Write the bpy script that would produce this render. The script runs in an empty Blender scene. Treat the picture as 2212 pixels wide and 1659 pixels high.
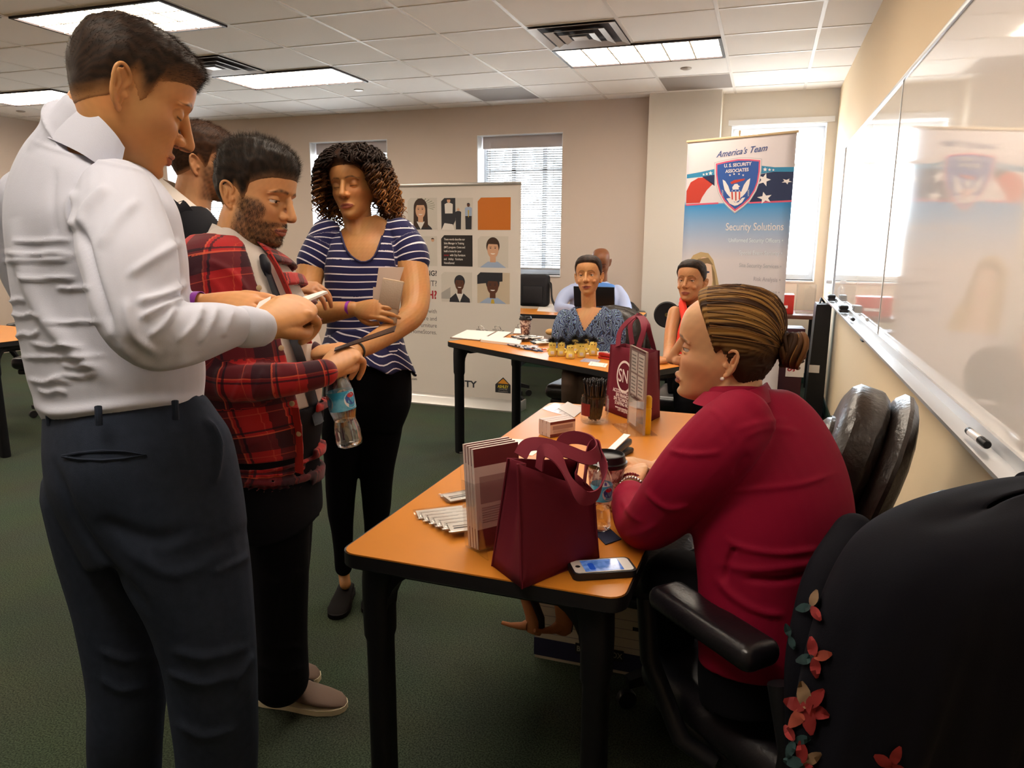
import bpy, bmesh, math, random
import numpy as np
from mathutils import Vector, Matrix
random.seed(7); rng = np.random.default_rng(7)
sc = bpy.context.scene
COL = sc.collection
PI = math.pi
# ---------------------------------------------------------------- camera
CAMH = 1.39; FPX = 1588.98; PITCH, YAW, ROLL = 0.1965, 0.3275, 0.0060
def _cam_axes():
    cp, sp, cy, sy, cr, sr = math.cos(PITCH), math.sin(PITCH), math.cos(YAW), math.sin(YAW), math.cos(ROLL), math.sin(ROLL)
    fw = np.array([-sy*cp, cy*cp, -sp]); rt = np.array([cy, sy, 0.0]); up = np.cross(rt, fw)
    return rt*cr + up*sr, up*cr - rt*sr, fw
RT, UP, FW = _cam_axes(); EYE = np.array([0, 0, CAMH])
cam = bpy.data.cameras.new('camera'); camo = bpy.data.objects.new('camera', cam); COL.objects.link(camo)
cam.sensor_fit = 'HORIZONTAL'; cam.sensor_width = 36; cam.lens = FPX/2212*36; cam.clip_start = 0.05
camo.matrix_world = Matrix(((RT[0], UP[0], -FW[0], EYE[0]), (RT[1], UP[1], -FW[1], EYE[1]), (RT[2], UP[2], -FW[2], EYE[2]), (0, 0, 0, 1)))
sc.camera = camo
sc.view_settings.view_transform = 'Standard'; sc.view_settings.look = 'None'
sc.view_settings.gamma = 1; sc.view_settings.exposure = 0.42; sc.view_settings.use_curve_mapping = False
sc.cycles.use_denoising = True; sc.cycles.max_bounces = 8; sc.cycles.diffuse_bounces = 4; sc.cycles.transparent_max_bounces = 16
sc.cycles.sample_clamp_indirect = 6; sc.cycles.caustics_reflective = False; sc.cycles.caustics_refractive = False
# ---------------------------------------------------------------- daylight outside and the ceiling lamps
w = bpy.data.worlds.new('overcast_sky'); sc.world = w; w.use_nodes = True
_b = w.node_tree.nodes['Background']; _b.inputs[0].default_value = (0.86, 0.93, 1.0, 1); _b.inputs[1].default_value = 28.0
_tc = w.node_tree.nodes.new('ShaderNodeTexCoord'); _sx = w.node_tree.nodes.new('ShaderNodeSeparateXYZ'); _cr = w.node_tree.nodes.new('ShaderNodeValToRGB')
w.node_tree.links.new(_tc.outputs['Generated'], _sx.inputs[0]); w.node_tree.links.new(_sx.outputs['Z'], _cr.inputs['Fac']); w.node_tree.links.new(_cr.outputs['Color'], _b.inputs[0])
_cr.color_ramp.elements[0].position = 0.0; _cr.color_ramp.elements[0].color = (.30, .31, .31, 1)      # ground below the horizon
_cr.color_ramp.elements[1].position = .04; _cr.color_ramp.elements[1].color = (.78, .90, 1.0, 1)
LAMP_EMIT = 13.0; LAMP_COL = 'fff0dc'                      # the lit diffusers of the ceiling lamps are the lamps
TILE = 0.6096; TX, TY, CEIL = -2.822, 4.922, 2.745      # ceiling grid origin
LAMPS = [(c, r) for r in (-8, -5, -2, 1) for c in (-13, -8, -3, 2)]
LAMPS = [(c, r) for (c, r) in LAMPS if not (c == -13 and r < -3)]
WINDOWS = [(-7.15, -6.13, 7.62), (-5.07, -4.07, 7.62), (-2.995, -2.055, 7.62), (-0.40, 0.45, 7.67)]
for (x0, x1, y) in WINDOWS:                                # sky portals in the window openings
    l = bpy.data.lights.new('window_portal', 'AREA'); l.shape = 'RECTANGLE'; l.size = x1-x0; l.size_y = 1.43
    l.cycles.is_portal = True
    o = bpy.data.objects.new('window_portal', l); COL.objects.link(o)
    o.location = ((x0+x1)/2, y+0.30, 1.725); o.rotation_euler = (-PI/2, 0, 0)
# ---------------------------------------------------------------- helpers
def V(px, py, d):
    """world point seen at photo pixel (px,py) at depth d along the view axis"""
    q = np.array([(px-1106)/FPX*d, -(py-829.5)/FPX*d, d])
    return EYE + q[0]*RT + q[1]*UP + q[2]*FW
def on_z(px, py, z):
    r = (px-1106)/FPX*RT - (py-829.5)/FPX*UP + FW
    return EYE + r*(z-CAMH)/r[2]
def on_y(px, py, y):
    r = (px-1106)/FPX*RT - (py-829.5)/FPX*UP + FW
    return EYE + r*y/r[1]
def to_px(P):
    q = np.asarray(P, float) - EYE
    d = q@FW
    return np.stack([1106+FPX*(q@RT)/d, 829.5-FPX*(q@UP)/d], -1), d
def lin(c):
    if isinstance(c, str):
        c = [int(c[i:i+2], 16)/255 for i in (0, 2, 4)]
        c = [x/12.92 if x <= .04045 else ((x+.055)/1.055)**2.4 for x in c]
    return (c[0], c[1], c[2], 1)
MATS = {}
def mat(name, color, rough=.5, metal=0, spec=.5, bump=None, noise=None, trans=0, alpha=1, emit=None, coat=0, ior=1.45, sheen=0, sss=0):
    if name in MATS: return MATS[name]
    m = bpy.data.materials.new(name); m.use_nodes = True; MATS[name] = m
    nt = m.node_tree; b = nt.nodes['Principled BSDF']
    b.inputs['Base Color'].default_value = lin(color); b.inputs['Roughness'].default_value = rough
    b.inputs['Metallic'].default_value = metal; b.inputs['Specular IOR Level'].default_value = spec
    b.inputs['Transmission Weight'].default_value = trans; b.inputs['Alpha'].default_value = alpha
    b.inputs['Coat Weight'].default_value = coat; b.inputs['IOR'].default_value = ior
    b.inputs['Sheen Weight'].default_value = sheen
    if sss: b.inputs['Subsurface Weight'].default_value = sss; b.inputs['Subsurface Radius'].default_value = (.012, .005, .003); b.inputs['Subsurface Scale'].default_value = .6
    if emit: b.inputs['Emission Color'].default_value = lin(emit[0]); b.inputs['Emission Strength'].default_value = emit[1]
    tc = nt.nodes.new('ShaderNodeTexCoord')
    if noise:                                              # (scale, amount, second colour)
        n = nt.nodes.new('ShaderNodeTexNoise'); n.inputs['Scale'].default_value = noise[0]; n.inputs['Detail'].default_value = 4
        nt.links.new(tc.outputs['Object'], n.inputs['Vector'])
        mx = nt.nodes.new('ShaderNodeMix'); mx.data_type = 'RGBA'
        mx.inputs['A'].default_value = lin(color); mx.inputs['B'].default_value = lin(noise[2])
        mr = nt.nodes.new('ShaderNodeMapRange'); mr.inputs['From Min'].default_value = .5-noise[1]; mr.inputs['From Max'].default_value = .5+noise[1]
        nt.links.new(n.outputs['Fac'], mr.inputs['Value']); nt.links.new(mr.outputs['Result'], mx.inputs['Factor'])
        nt.links.new(mx.outputs['Result'], b.inputs['Base Color'])
    if bump:                                               # (scale, strength, distance)
        n = nt.nodes.new('ShaderNodeTexNoise'); n.inputs['Scale'].default_value = bump[0]; n.inputs['Detail'].default_value = 3
        nt.links.new(tc.outputs['Object'], n.inputs['Vector'])
        bp = nt.nodes.new('ShaderNodeBump'); bp.inputs['Strength'].default_value = bump[1]; bp.inputs['Distance'].default_value = bump[2]
        nt.links.new(n.outputs['Fac'], bp.inputs['Height']); nt.links.new(bp.outputs['Normal'], b.inputs['Normal'])
    return m
def clear_mat(name, color='ffffff', clear=.9, rough=.03, spec=.5):
    """thin clear plastic or glass sheet"""
    if name in MATS: return MATS[name]
    m = mat(name, color, rough, spec=spec); nt = m.node_tree; b = nt.nodes['Principled BSDF']
    t = nt.nodes.new('ShaderNodeBsdfTransparent'); t.inputs[0].default_value = (.98, .985, .985, 1)
    lw = nt.nodes.new('ShaderNodeLayerWeight'); pw = nt.nodes.new('ShaderNodeMath'); pw.operation = 'POWER'; pw.inputs[1].default_value = 5; nt.links.new(lw.outputs['Facing'], pw.inputs[0])
    mr = nt.nodes.new('ShaderNodeMapRange'); mr.inputs['To Min'].default_value = 1-clear; mr.inputs['To Max'].default_value = .9
    mx = nt.nodes.new('ShaderNodeMixShader'); out = nt.nodes['Material Output']
    nt.links.new(pw.outputs[0], mr.inputs['Value']); nt.links.new(mr.outputs['Result'], mx.inputs[0]); nt.links.new(t.outputs[0], mx.inputs[1]); gl = nt.nodes.new('ShaderNodeBsdfGlossy'); gl.inputs['Color'].default_value = (.9, .9, .9, 1); gl.inputs['Roughness'].default_value = rough; nt.nodes.remove(b); nt.links.new(gl.outputs[0], mx.inputs[2]); nt.links.new(mx.outputs[0], out.inputs[0])
    return m
def tag(o, label=None, cat=None, group=None, kind=None):
    if label: o['label'] = label
    if cat: o['category'] = cat
    if group: o['group'] = group
    if kind: o['kind'] = kind
    return o
def empty(name, loc=(0, 0, 0), rotz=0, label=None, cat=None, group=None):
    o = bpy.data.objects.new(name, None); COL.objects.link(o); o.empty_display_size = .05
    o.location = loc; o.rotation_euler = (0, 0, rotz)
    return tag(o, label, cat, group)
def link(name, me, mats, parent=None, world=False):
    o = bpy.data.objects.new(name, me); COL.objects.link(o)
    for m in (mats if isinstance(mats, (list, tuple)) else [mats]): me.materials.append(m)
    if parent is not None:
        o.parent = parent
        if world:
            bpy.context.view_layer.update(); o.matrix_parent_inverse = parent.matrix_world.inverted()
    return o
def np_mesh(name, Vt, F, smooth=True, mi=None):
    """mesh from vertex array and list / array of faces"""
    me = bpy.data.meshes.new(name)
    Vt = np.asarray(Vt, np.float32)
    if isinstance(F, np.ndarray):
        n, k = F.shape
        me.vertices.add(len(Vt)); me.vertices.foreach_set('co', Vt.ravel())
        me.loops.add(n*k); me.loops.foreach_set('vertex_index', F.astype(np.int32).ravel())
        me.polygons.add(n); me.polygons.foreach_set('loop_start', np.arange(0, n*k, k, dtype=np.int32))
        me.update(calc_edges=True); me.validate()
    else:
        me.from_pydata([tuple(map(float, v)) for v in Vt], [], [list(map(int, f)) for f in F]); me.update()
    if smooth: me.polygons.foreach_set('use_smooth', np.ones(len(me.polygons), bool))
    if mi is not None: me.polygons.foreach_set('material_index', np.asarray(mi, np.int32))
    return me
class MB:
    """collects shapes into ONE mesh"""
    def __init__(s): s.bm = bmesh.new(); s.m = 0
    def slot(s, i): s.m = i; return s
    def _fin(s, fs, smooth=False):
        for f in fs: f.material_index = s.m; f.smooth = smooth
        return s
    def box(s, x0, x1, y0, y1, z0, z1, M=None, bevel=0, seg=2, smooth=False):
        vs = [s.bm.verts.new(Vector(p)) for p in ((x0, y0, z0), (x1, y0, z0), (x1, y1, z0), (x0, y1, z0), (x0, y0, z1), (x1, y0, z1), (x1, y1, z1), (x0, y1, z1))]
        fs = [s.bm.faces.new([vs[i] for i in f]) for f in ((3, 2, 1, 0), (4, 5, 6, 7), (0, 1, 5, 4), (1, 2, 6, 5), (2, 3, 7, 6), (3, 0, 4, 7))]
        if bevel:
            es = list({e for f in fs for e in f.edges})
            r = bmesh.ops.bevel(s.bm, geom=es, offset=bevel, segments=seg, profile=.5, affect='EDGES')
            vset = set(v for f in r['faces'] for v in f.verts)
            st = list(vset); 
            fs = list({f for v in st for f in v.link_faces}); vs = list({v for f in fs for v in f.verts})
            smooth = True
        if M is not None:
            for v in vs: v.co = M @ v.co
        return s._fin(fs, smooth)
    def prism(s, pts, z0, z1, M=None, smooth=False):
        """polygon in xy extruded z0..z1"""
        n = len(pts)
        a = [s.bm.verts.new((p[0], p[1], z0)) for p in pts]; b = [s.bm.verts.new((p[0], p[1], z1)) for p in pts]
        fs = [s.bm.faces.new(a[::-1]), s.bm.faces.new(b)]
        s._fin(fs, False)
        fs = [s.bm.faces.new((a[i], a[(i+1) % n], b[(i+1) % n], b[i])) for i in range(n)]
        if M is not None:
            for v in a+b: v.co = M @ v.co
        return s._fin(fs, smooth)
    def rings(s, R, cap=True, smooth=True, closed=True):
        """list of rings (each list of points) joined"""
        vr = [[s.bm.verts.new(Vector(p)) for p in r] for r in R]; n = len(vr[0]); fs = []
        for a, b in zip(vr, vr[1:]):
            for i in range(n if closed else n-1):
                fs.append(s.bm.faces.new((a[i], a[(i+1) % n], b[(i+1) % n], b[i])))
        s._fin(fs, smooth)
        if cap and closed: s._fin([s.bm.faces.new(vr[0][::-1]), s.bm.faces.new(vr[-1])], False)
        return s
    def lathe(s, prof, n=24, M=None, cap=True):
        R = [[(r*math.cos(2*PI*i/n), r*math.sin(2*PI*i/n), z) for i in range(n)] for r, z in prof]
        if M is not None: R = [[M @ Vector(p) for p in r] for r in R]
        return s.rings(R, cap)
    def tube(s, pts, r, n=10, cap=True, flat=None):
        Vt, F = tube(pts, r, n, flat=flat, cap=False, res=0)
        k = len(Vt)//n
        return s.rings([[tuple(p) for p in Vt[i*n:(i+1)*n]] for i in range(k)], cap)
    def quad(s, *p):
        return s._fin([s.bm.faces.new([s.bm.verts.new(Vector(q)) for q in p])])
    def build(s, name, mats, parent=None, world=False, auto=True):
        bmesh.ops.recalc_face_normals(s.bm, faces=s.bm.faces)
        me = bpy.data.meshes.new(name); s.bm.to_mesh(me); s.bm.free(); me.set_sharp_from_angle(angle=.75)
        return link(name, me, mats, parent, world)
def catmull(P, res):
    P = np.asarray(P, float)
    if res <= 1 or len(P) < 3: return P
    Q = np.vstack([2*P[0]-P[1], P, 2*P[-1]-P[-2]]); out = []
    for i in range(1, len(Q)-2):
        t = np.linspace(0, 1, res, endpoint=False)[:, None]
        a, b, c, d = Q[i-1], Q[i], Q[i+1], Q[i+2]
        out.append(.5*((2*b)+(-a+c)*t+(2*a-5*b+4*c-d)*t**2+(-a+3*b-3*c+d)*t**3))
    return np.vstack(out+[P[-1:]])
def unit(v): v = np.asarray(v, float); return v/(np.linalg.norm(v)+1e-12)
def frames(P, ref=None):
    T = np.gradient(P, axis=0); T /= np.linalg.norm(T, axis=1)[:, None]+1e-12
    if ref is None: ref = np.array([0, 0, 1.]) if abs(T[0][2]) < .9 else np.array([1., 0, 0])
    N = []; n = np.asarray(ref, float)
    for t in T:
        n = n-t*(n@t); n = unit(n); N.append(n)
    N = np.array(N); return T, N, np.cross(T, N)
def tube(P, r, n=16, flat=None, ref=None, cap=True, res=5, dome=True):
    """swept tube; r scalar / per point / (ra,rb) per point; flat = ratio of the second radius. returns closed V,F"""
    P = np.asarray(P, float); k = len(P)
    r = np.asarray(r, float)
    if r.ndim == 0: r = np.full(k, float(r))
    if r.ndim == 1: r = np.stack([r, r*(flat if flat else 1)], 1)
    if res > 1: A = catmull(np.hstack([P, r]), res); P, r = A[:, :3], np.maximum(A[:, 3:], 1e-4)
    T, N, B = frames(P, ref)
    if cap and dome:                                       # rounded ends
        m = np.array([.35, .72, .94])
        e = np.sqrt(1-m**2)
        P0 = [P[0]-T[0]*r[0].mean()*x for x in e]; r0 = [r[0]*x for x in m]
        P1 = [P[-1]+T[-1]*r[-1].mean()*x for x in e][::-1]; r1 = [r[-1]*x for x in m][::-1]
        P = np.vstack([P0, P, P1]); r = np.vstack([r0, r, r1])
        N = np.vstack([[N[0]]*3, N, [N[-1]]*3]); B = np.vstack([[B[0]]*3, B, [B[-1]]*3])
    a = np.arange(n)*2*PI/n
    Vt = (P[:, None]+np.cos(a)[None, :, None]*N[:, None]*r[:, :1, None]+np.sin(a)[None, :, None]*B[:, None]*r[:, 1:, None]).reshape(-1, 3)
    m = len(P); i = np.arange(m-1)[:, None]*n; j = np.arange(n)[None]
    F = np.stack([i+j, i+(j+1) % n, i+n+(j+1) % n, i+n+j], -1).reshape(-1, 4)
    if cap:
        c0, c1 = len(Vt), len(Vt)+1
        Vt = np.vstack([Vt, [P[0]], [P[-1]]])
        F = [list(f) for f in F]+[[c0, (x+1) % n, x] for x in range(n)]+[[c1, (m-1)*n+x, (m-1)*n+(x+1) % n] for x in range(n)]
    return Vt, F
def sphere(c, r, n=16, M=None):
    r = np.broadcast_to(np.asarray(r, float), 3)
    th = np.linspace(0, PI, n+1)[1:-1]; ph = np.arange(2*n)*PI/n
    Vt = [np.array([0, 0, 1.])]+[np.array([math.sin(t)*math.cos(p), math.sin(t)*math.sin(p), math.cos(t)]) for t in th for p in ph]+[np.array([0, 0, -1.])]
    Vt = np.array(Vt)*r
    m = 2*n; F = [[0, 1+i, 1+(i+1) % m] for i in range(m)]
    for k in range(n-2):
        for i in range(m): F.append([1+k*m+i, 1+(k+1)*m+i, 1+(k+1)*m+(i+1) % m, 1+k*m+(i+1) % m])
    l = len(Vt)-1; F += [[l, 1+(n-2)*m+(i+1) % m, 1+(n-2)*m+i] for i in range(m)]
    if M is not None: Vt = Vt@np.asarray(M).T
    return Vt+np.asarray(c, float), F
def joinVF(parts):
    Vs, Fs, k = [], [], 0
    for v, f in parts:
        Vs.append(np.asarray(v)); Fs += [[int(i)+k for i in q] for q in f]; k += len(v)
    return np.vstack(Vs), Fs
def frame_m(o, x, y, z):
    return Matrix(((x[0], y[0], z[0], o[0]), (x[1], y[1], z[1], o[1]), (x[2], y[2], z[2], o[2]), (0, 0, 0, 1)))
def rot_z(a): return Matrix.Rotation(a, 4, 'Z')
def rrect(w, h, r, n=5, cx=0, cy=0):
    out = []
    for (sx, sy, a0) in ((1, 1, 0), (-1, 1, 90), (-1, -1, 180), (1, -1, 270)):
        for i in range(n+1):
            a = math.radians(a0+90*i/n); out.append((cx+sx*(w/2-r)+r*math.cos(a), cy+sy*(h/2-r)+r*math.sin(a)))
    return out
def lettering(s, size, m, M, parent=None, align='CENTER', bold=0, shear=0, ext=.0004, name='lettering', wide=1.0, world=False, join=None):
    c = bpy.data.curves.new('t', 'FONT'); c.body = s; c.size = size; c.align_x = align; c.align_y = 'CENTER'
    c.offset = bold*size; c.shear = shear; c.extrude = ext; c.space_character = 1.0; c.resolution_u = 3
    o = bpy.data.objects.new('t', c); COL.objects.link(o)
    me = bpy.data.meshes.new_from_object(o.evaluated_get(bpy.context.evaluated_depsgraph_get()))
    bpy.data.objects.remove(o); bpy.data.curves.remove(c)
    me.transform(M @ Matrix.Diagonal((wide, 1, 1, 1))); me.materials.clear()
    if join is not None: join.append(me); return me
    return link(name, me, m, parent, world)
def merge_meshes(meshes, name, m, parent=None, world=False):
    bm = bmesh.new()
    for me in meshes: bm.from_mesh(me)
    me = bpy.data.meshes.new(name); bm.to_mesh(me); bm.free()
    for q in meshes: bpy.data.meshes.remove(q)
    return link(name, me, m, parent, world)
def copy_tree(o, parent=None):
    c = o.copy(); COL.objects.link(c); c.parent = parent
    for ch in list(o.children): copy_tree(ch, c)
    return c
# ================================================================ the room
XR, YF, YW3, XL, YB = 0.535, 7.62, 7.67, -8.55, -3.6
def node_floor():
    m = bpy.data.materials.new('green_carpet'); m.use_nodes = True; nt = m.node_tree; b = nt.nodes['Principled BSDF']
    tc = nt.nodes.new('ShaderNodeTexCoord')
    n1 = nt.nodes.new('ShaderNodeTexNoise'); n1.inputs['Scale'].default_value = 210; n1.inputs['Detail'].default_value = 3
    n2 = nt.nodes.new('ShaderNodeTexNoise'); n2.inputs['Scale'].default_value = 3; n2.inputs['Detail'].default_value = 2
    for n in (n1, n2): nt.links.new(tc.outputs['Object'], n.inputs['Vector'])
    r = nt.nodes.new('ShaderNodeValToRGB'); r.color_ramp.elements[0].position = .36; r.color_ramp.elements[1].position = .66
    r.color_ramp.elements[0].color = lin('262e23'); r.color_ramp.elements[1].color = lin('4c5645')
    nt.links.new(n1.outputs['Fac'], r.inputs['Fac'])
    mx = nt.nodes.new('ShaderNodeMix'); mx.data_type = 'RGBA'; mx.blend_type = 'MULTIPLY'; mx.inputs['Factor'].default_value = .35
    nt.links.new(r.outputs['Color'], mx.inputs['A']); nt.links.new(n2.outputs['Color'], mx.inputs['B'])
    nt.links.new(mx.outputs['Result'], b.inputs['Base Color'])
    bp = nt.nodes.new('ShaderNodeBump'); bp.inputs['Strength'].default_value = .6; bp.inputs['Distance'].default_value = .004
    nt.links.new(n1.outputs['Fac'], bp.inputs['Height']); nt.links.new(bp.outputs['Normal'], b.inputs['Normal'])
    b.inputs['Roughness'].default_value = .95; b.inputs['Specular IOR Level'].default_value = .15
    return m
M_wall = mat('far_wall_paint', 'd2c0b2', .85, bump=(260, .08, .001))
M_wallr = mat('wall_paint_lamplit', 'ead3b0', .8, bump=(260, .08, .001))  # right wall: warm lamp light put into the paint colour
M_tile = mat('ceiling_tile', 'f6f1ec', .9, bump=(180, .25, .002))
M_tbar = mat('ceiling_tee_bar', 'e6e0da', .5)
M_white = mat('white_paint', 'e9e9ea', .5)
M_wallc = mat('wall_paint_daylit', 'dcd3c6', .8, bump=(260, .08, .001))  # same paint as the right wall, daylight put into its colour
M_base = mat('dark_green_rubber', '1f3a2c', .6)
MB().box(XL-.2, XR+.2, YB-.2, 8.1, -.1, 0).build('floor', node_floor())['kind'] = 'structure'
o = MB().box(XL-.2, XR+.2, YB-.2, 8.1, CEIL, CEIL+.05).build('ceiling', M_tile); o['kind'] = 'structure'
# tee bars of the suspended ceiling: each run its own trim
g = MB()
nx0, nx1 = int((XL-TX)//TILE)+1, int((XR-TX)//TILE)
for i in range(nx0, nx1+1):
    x = TX+i*TILE; g.box(x-.012, x+.012, YB, YW3, CEIL-.004, CEIL+.002)
ny0, ny1 = int((YB-TY)//TILE)+1, int((YW3-TY)//TILE)
for j in range(ny0, ny1+1):
    y = TY+j*TILE; g.box(XL, XR, y-.012, y+.012, CEIL-.0035, CEIL+.002)
g.build('trim_1', M_tbar)['kind'] = 'structure'
# far wall with three openings; bay wall with one, column between
def wall_with_holes(name, x0, x1, y0, y1, holes, m, z0=1.0, z1=2.45):
    b = MB(); xs = sorted([x0]+[h for p in holes for h in p]+[x1])
    for a, c in zip(xs[::2], xs[1::2]): b.box(a, c, y0, y1, 0, CEIL)
    for a, c in holes: b.box(a, c, y0, y1, 0, z0); b.box(a, c, y0, y1, z1, CEIL)
    tag(b.build(name, m), kind='structure')
wall_with_holes('wall_back', XL, -1.16, YF, YF+.35, [(-7.15, -6.13), (-5.07, -4.07), (-2.995, -2.055)], M_wall)
wall_with_holes('wall_bay', -.49, XR+.2, YW3, YW3+.35, [(-.40, .45)], M_wallc)
tag(MB().box(-1.16, -.49, 7.44, YF+.4, 0, CEIL).build('wall_column', M_wallc), kind='structure')
tag(MB().box(XR, XR+.2, YB, YW3+.3, 0, CEIL).build('wall_right', M_wallr), kind='structure')
tag(MB().box(XL-.2, XL, YB, YF+.3, 0, CEIL).build('wall_left', M_wall), kind='structure')
tag(MB().box(XL-.2, XR+.2, YB-.2, YB, 0, CEIL).build('wall_front', M_wall), kind='structure')
tag(MB().box(XR-.012, XR, YB, YW3, 0, .1, bevel=.003).build('baseboard_right', M_base), kind='structure')
b = MB(); b.box(XL, -1.16, YF-.012, YF, 0, .1); tag(b.build('baseboard_back', M_base), kind='structure')
tag(MB().box(-.49, XR, YW3-.012, YW3, 0, .1).build('baseboard_bay', M_base), kind='structure')
tag(MB().box(-1.172, -.478, 7.428, 7.44, 0, .1).build('baseboard_column', M_base), kind='structure')
# windows: frame, mullions, glass
M_alu = mat('window_aluminium', 'c9ccd0', .4, metal=.3)
M_glass = clear_mat('window_glass', 'dfe6ea', .97, .0)
for i, (x0, x1, y) in enumerate(WINDOWS):
    f = MB(); yg = y+.20
    for a, c in ((x0, x0+.05), (x1-.05, x1)): f.box(a, c, yg, yg+.05, 1.0, 2.45)
    for a, c in ((1.0, 1.05), (2.40, 2.45)): f.box(x0+.05, x1-.05, yg, yg+.05, a, c)
    f.box(x0+.05, x1-.05, yg, yg+.05, 2.08, 2.11)
    if i != 3:
        f.box(x0+.32, x0+.37, yg, yg+.05, 1.05, 2.40); f.box(x1-.27, x1-.22, yg, yg+.05, 1.05, 2.40)
    win = tag(f.build('window_%d' % (i+1), M_alu if i < 3 else M_white), kind='structure')  # last window: outdoor glare put into the frame's white colour
    MB().box(x0+.05, x1-.05, yg+.02, yg+.026, 1.05, 2.40).build('window_pane', M_glass, win)
    s = MB(); s.box(x0, x1, y-.015, y+.2, .98, 1.0, bevel=.004); s.build('window_sill', M_white, win)
    r = MB()                                               # painted reveal lining
    r.box(x0-.001, x0+.006, y-.004, y+.2, 1.0, 2.45); r.box(x1-.006, x1+.001, y-.004, y+.2, 1.0, 2.45); r.box(x0, x1, y-.004, y+.2, 2.444, 2.452)
    r.build('window_reveal', M_white, win)
    if i == 3: s = MB().box(x0-.03, x1+.06, y-.02, y, 2.45, 2.50).build('window_head', M_white, win)
# horizontal blinds on the three plain windows
M_slat = mat('blind_slat', 'a9a9ab', .45)
M_rail = mat('blind_headrail', 'b9adab', .5)
for i, (x0, x1, y) in enumerate(WINDOWS[:3]):
    lab = ['white slatted blind on the window behind the men, mostly hidden', 'white slatted blind in the window behind the curly haired woman', 'white slatted blind in the window behind the furniture store banner'][i]
    t = empty('window_blind', ((x0+x1)/2, y+.12, 1.05), 0, lab, 'blind')
    a, c = x0-(x0+x1)/2+.06, x1-(x0+x1)/2-.02
    MB().box(a-.03, c+.01, -.035, .03, 1.27, 1.395, bevel=.004).build('headrail', M_rail, t)
    s = MB(); tilt = -math.radians(30)
    n = 52 
    for k in range(n):
        z = .05+k*(1.22/n); dy, dz = .0125*math.cos(tilt), .0125*math.sin(tilt)
        s.bm.faces.new([s.bm.verts.new(p) for p in ((a, -dy, z-dz), (c, -dy, z-dz), (c, dy, z+dz), (a, dy, z+dz))])
    so = s.build('slats', M_slat, t); md = so.modifiers.new('thick', 'SOLIDIFY'); md.thickness = .0012
    MB().box(a, c, -.014, .014, .0, .022, bevel=.004).build('bottom_rail', M_slat, t)
    for q in (.12, .5, .88):
        x = a+(c-a)*q; MB().tube([(x, -.015, .01), (x, -.015, 1.3)], .0018, 6).build('ladder_cord', M_slat, t)
    MB().tube([(a+.05, -.03, .25), (a+.05, -.03, 1.28)], .004, 8).build('tilt_wand', M_slat, t)
# pale building seen through the blinds
M_out = mat('pale_stucco', 'e8eaec', .9)
# ceiling lamps: steel pan, louver, lit diffuser
M_pan = mat('lamp_pan_dark', '2a1c1e', .5)
M_lou = mat('lamp_louver', 'd9cbb8', .5)
M_dif = mat('lamp_diffuser', 'fff4e2', .6, emit=(LAMP_COL, LAMP_EMIT))
def lamp_label(c, r):
    return {(-3, -2): 'lit ceiling lamp above the tall man in the pale shirt', (-3, 1): 'lit ceiling lamp just right of the tall man in the pale shirt',
            (2, 1): 'lit ceiling lamp nearest the window with the blue shield banner', (-8, 1): 'lit ceiling lamp at the left picture edge behind the tall man in the pale shirt',
            (2, -2): 'lit ceiling lamp above the near table, out of frame'}.get((c, r), 'lit rectangular ceiling lamp behind or beside the camera, outside the photo')
lamp0 = empty('ceiling_lamp', (0, 0, CEIL))
hw, hd = TILE-.012, TILE/2-.012
f = MB()
for a in ((-hw, hw, -hd, -hd+.02), (-hw, hw, hd-.02, hd), (-hw, -hw+.02, -hd, hd), (hw-.02, hw, -hd, hd)): f.box(a[0], a[1], a[2], a[3], -.016, -.002)
f.build('frame', M_pan, lamp0)
d = MB(); d.box(-hw+.02, hw-.02, -hd+.02, hd-.02, -.0055, -.004); d.build('diffuser', M_dif, lamp0)
l = MB()
for k in range(1, 6): x = -hw+.02+(2*hw-.04)*k/6; l.box(x-.006, x+.006, -hd+.02, hd-.02, -.014, -.006)
for k in range(1, 3): y = -hd+.02+(2*hd-.04)*k/3; l.box(-hw+.02, hw-.02, y-.006, y+.006, -.0145, -.006)
l.build('louver', M_lou, lamp0)
for k, (c, r) in enumerate(LAMPS):
    o = lamp0 if k == 0 else copy_tree(lamp0)
    o.location = (TX+(c+1)*TILE, TY+(r+.5)*TILE, CEIL); tag(o, lamp_label(c, r), 'ceiling lamp', 'recessed ceiling lamps in rows')
# square air diffusers
M_ven = mat('vent_steel', 'a79d95', .35, metal=.4); M_vdk = mat('vent_dark', '2b1c1a', .8)
vent0 = empty('ceiling_vent', (0, 0, CEIL))
h = TILE/2-.014
MB().box(-h, h, -h, h, -.004, -.002).build('backing', M_vdk, vent0)
for k, (a, z) in enumerate(((h, -.014), (h*.70, -.022), (h*.42, -.026))):
    v = MB(); wd = .05
    for s in range(4):
        R = rot_z(s*PI/2); v.rings([[R @ Vector(p) for p in q] for q in ([(-a, -a, z), (a, -a, z), (a-wd, -a+wd, z+.012), (-a+wd, -a+wd, z+.012)], [(-a, -a, z-.003), (a, -a, z-.003), (a-wd, -a+wd, z+.009), (-a+wd, -a+wd, z+.009)])], smooth=False)
    v.build('cone', M_ven, vent0)
MB().box(-.05, .05, -.05, .05, -.026, -.020).build('center_plate', M_ven, vent0)
VENTS = [(2, 0, 'square metal air vent beside the ceiling lamp nearest the blue shield banner'), (-3, 0, 'square metal air vent peeking out right of the tall man in the pale shirt'),
         (-8, 0, 'square metal air vent at the left picture edge, above a lamp'), (-4, -3, 'square metal air vent in the top left corner of the photo')]
for k, (c, r, lab) in enumerate(VENTS):
    o = vent0 if k == 0 else copy_tree(vent0)
    o.location = (TX+(c+.5)*TILE, TY+(r+.5)*TILE, CEIL); tag(o, lab, 'vent', 'square ceiling air vents')
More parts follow.
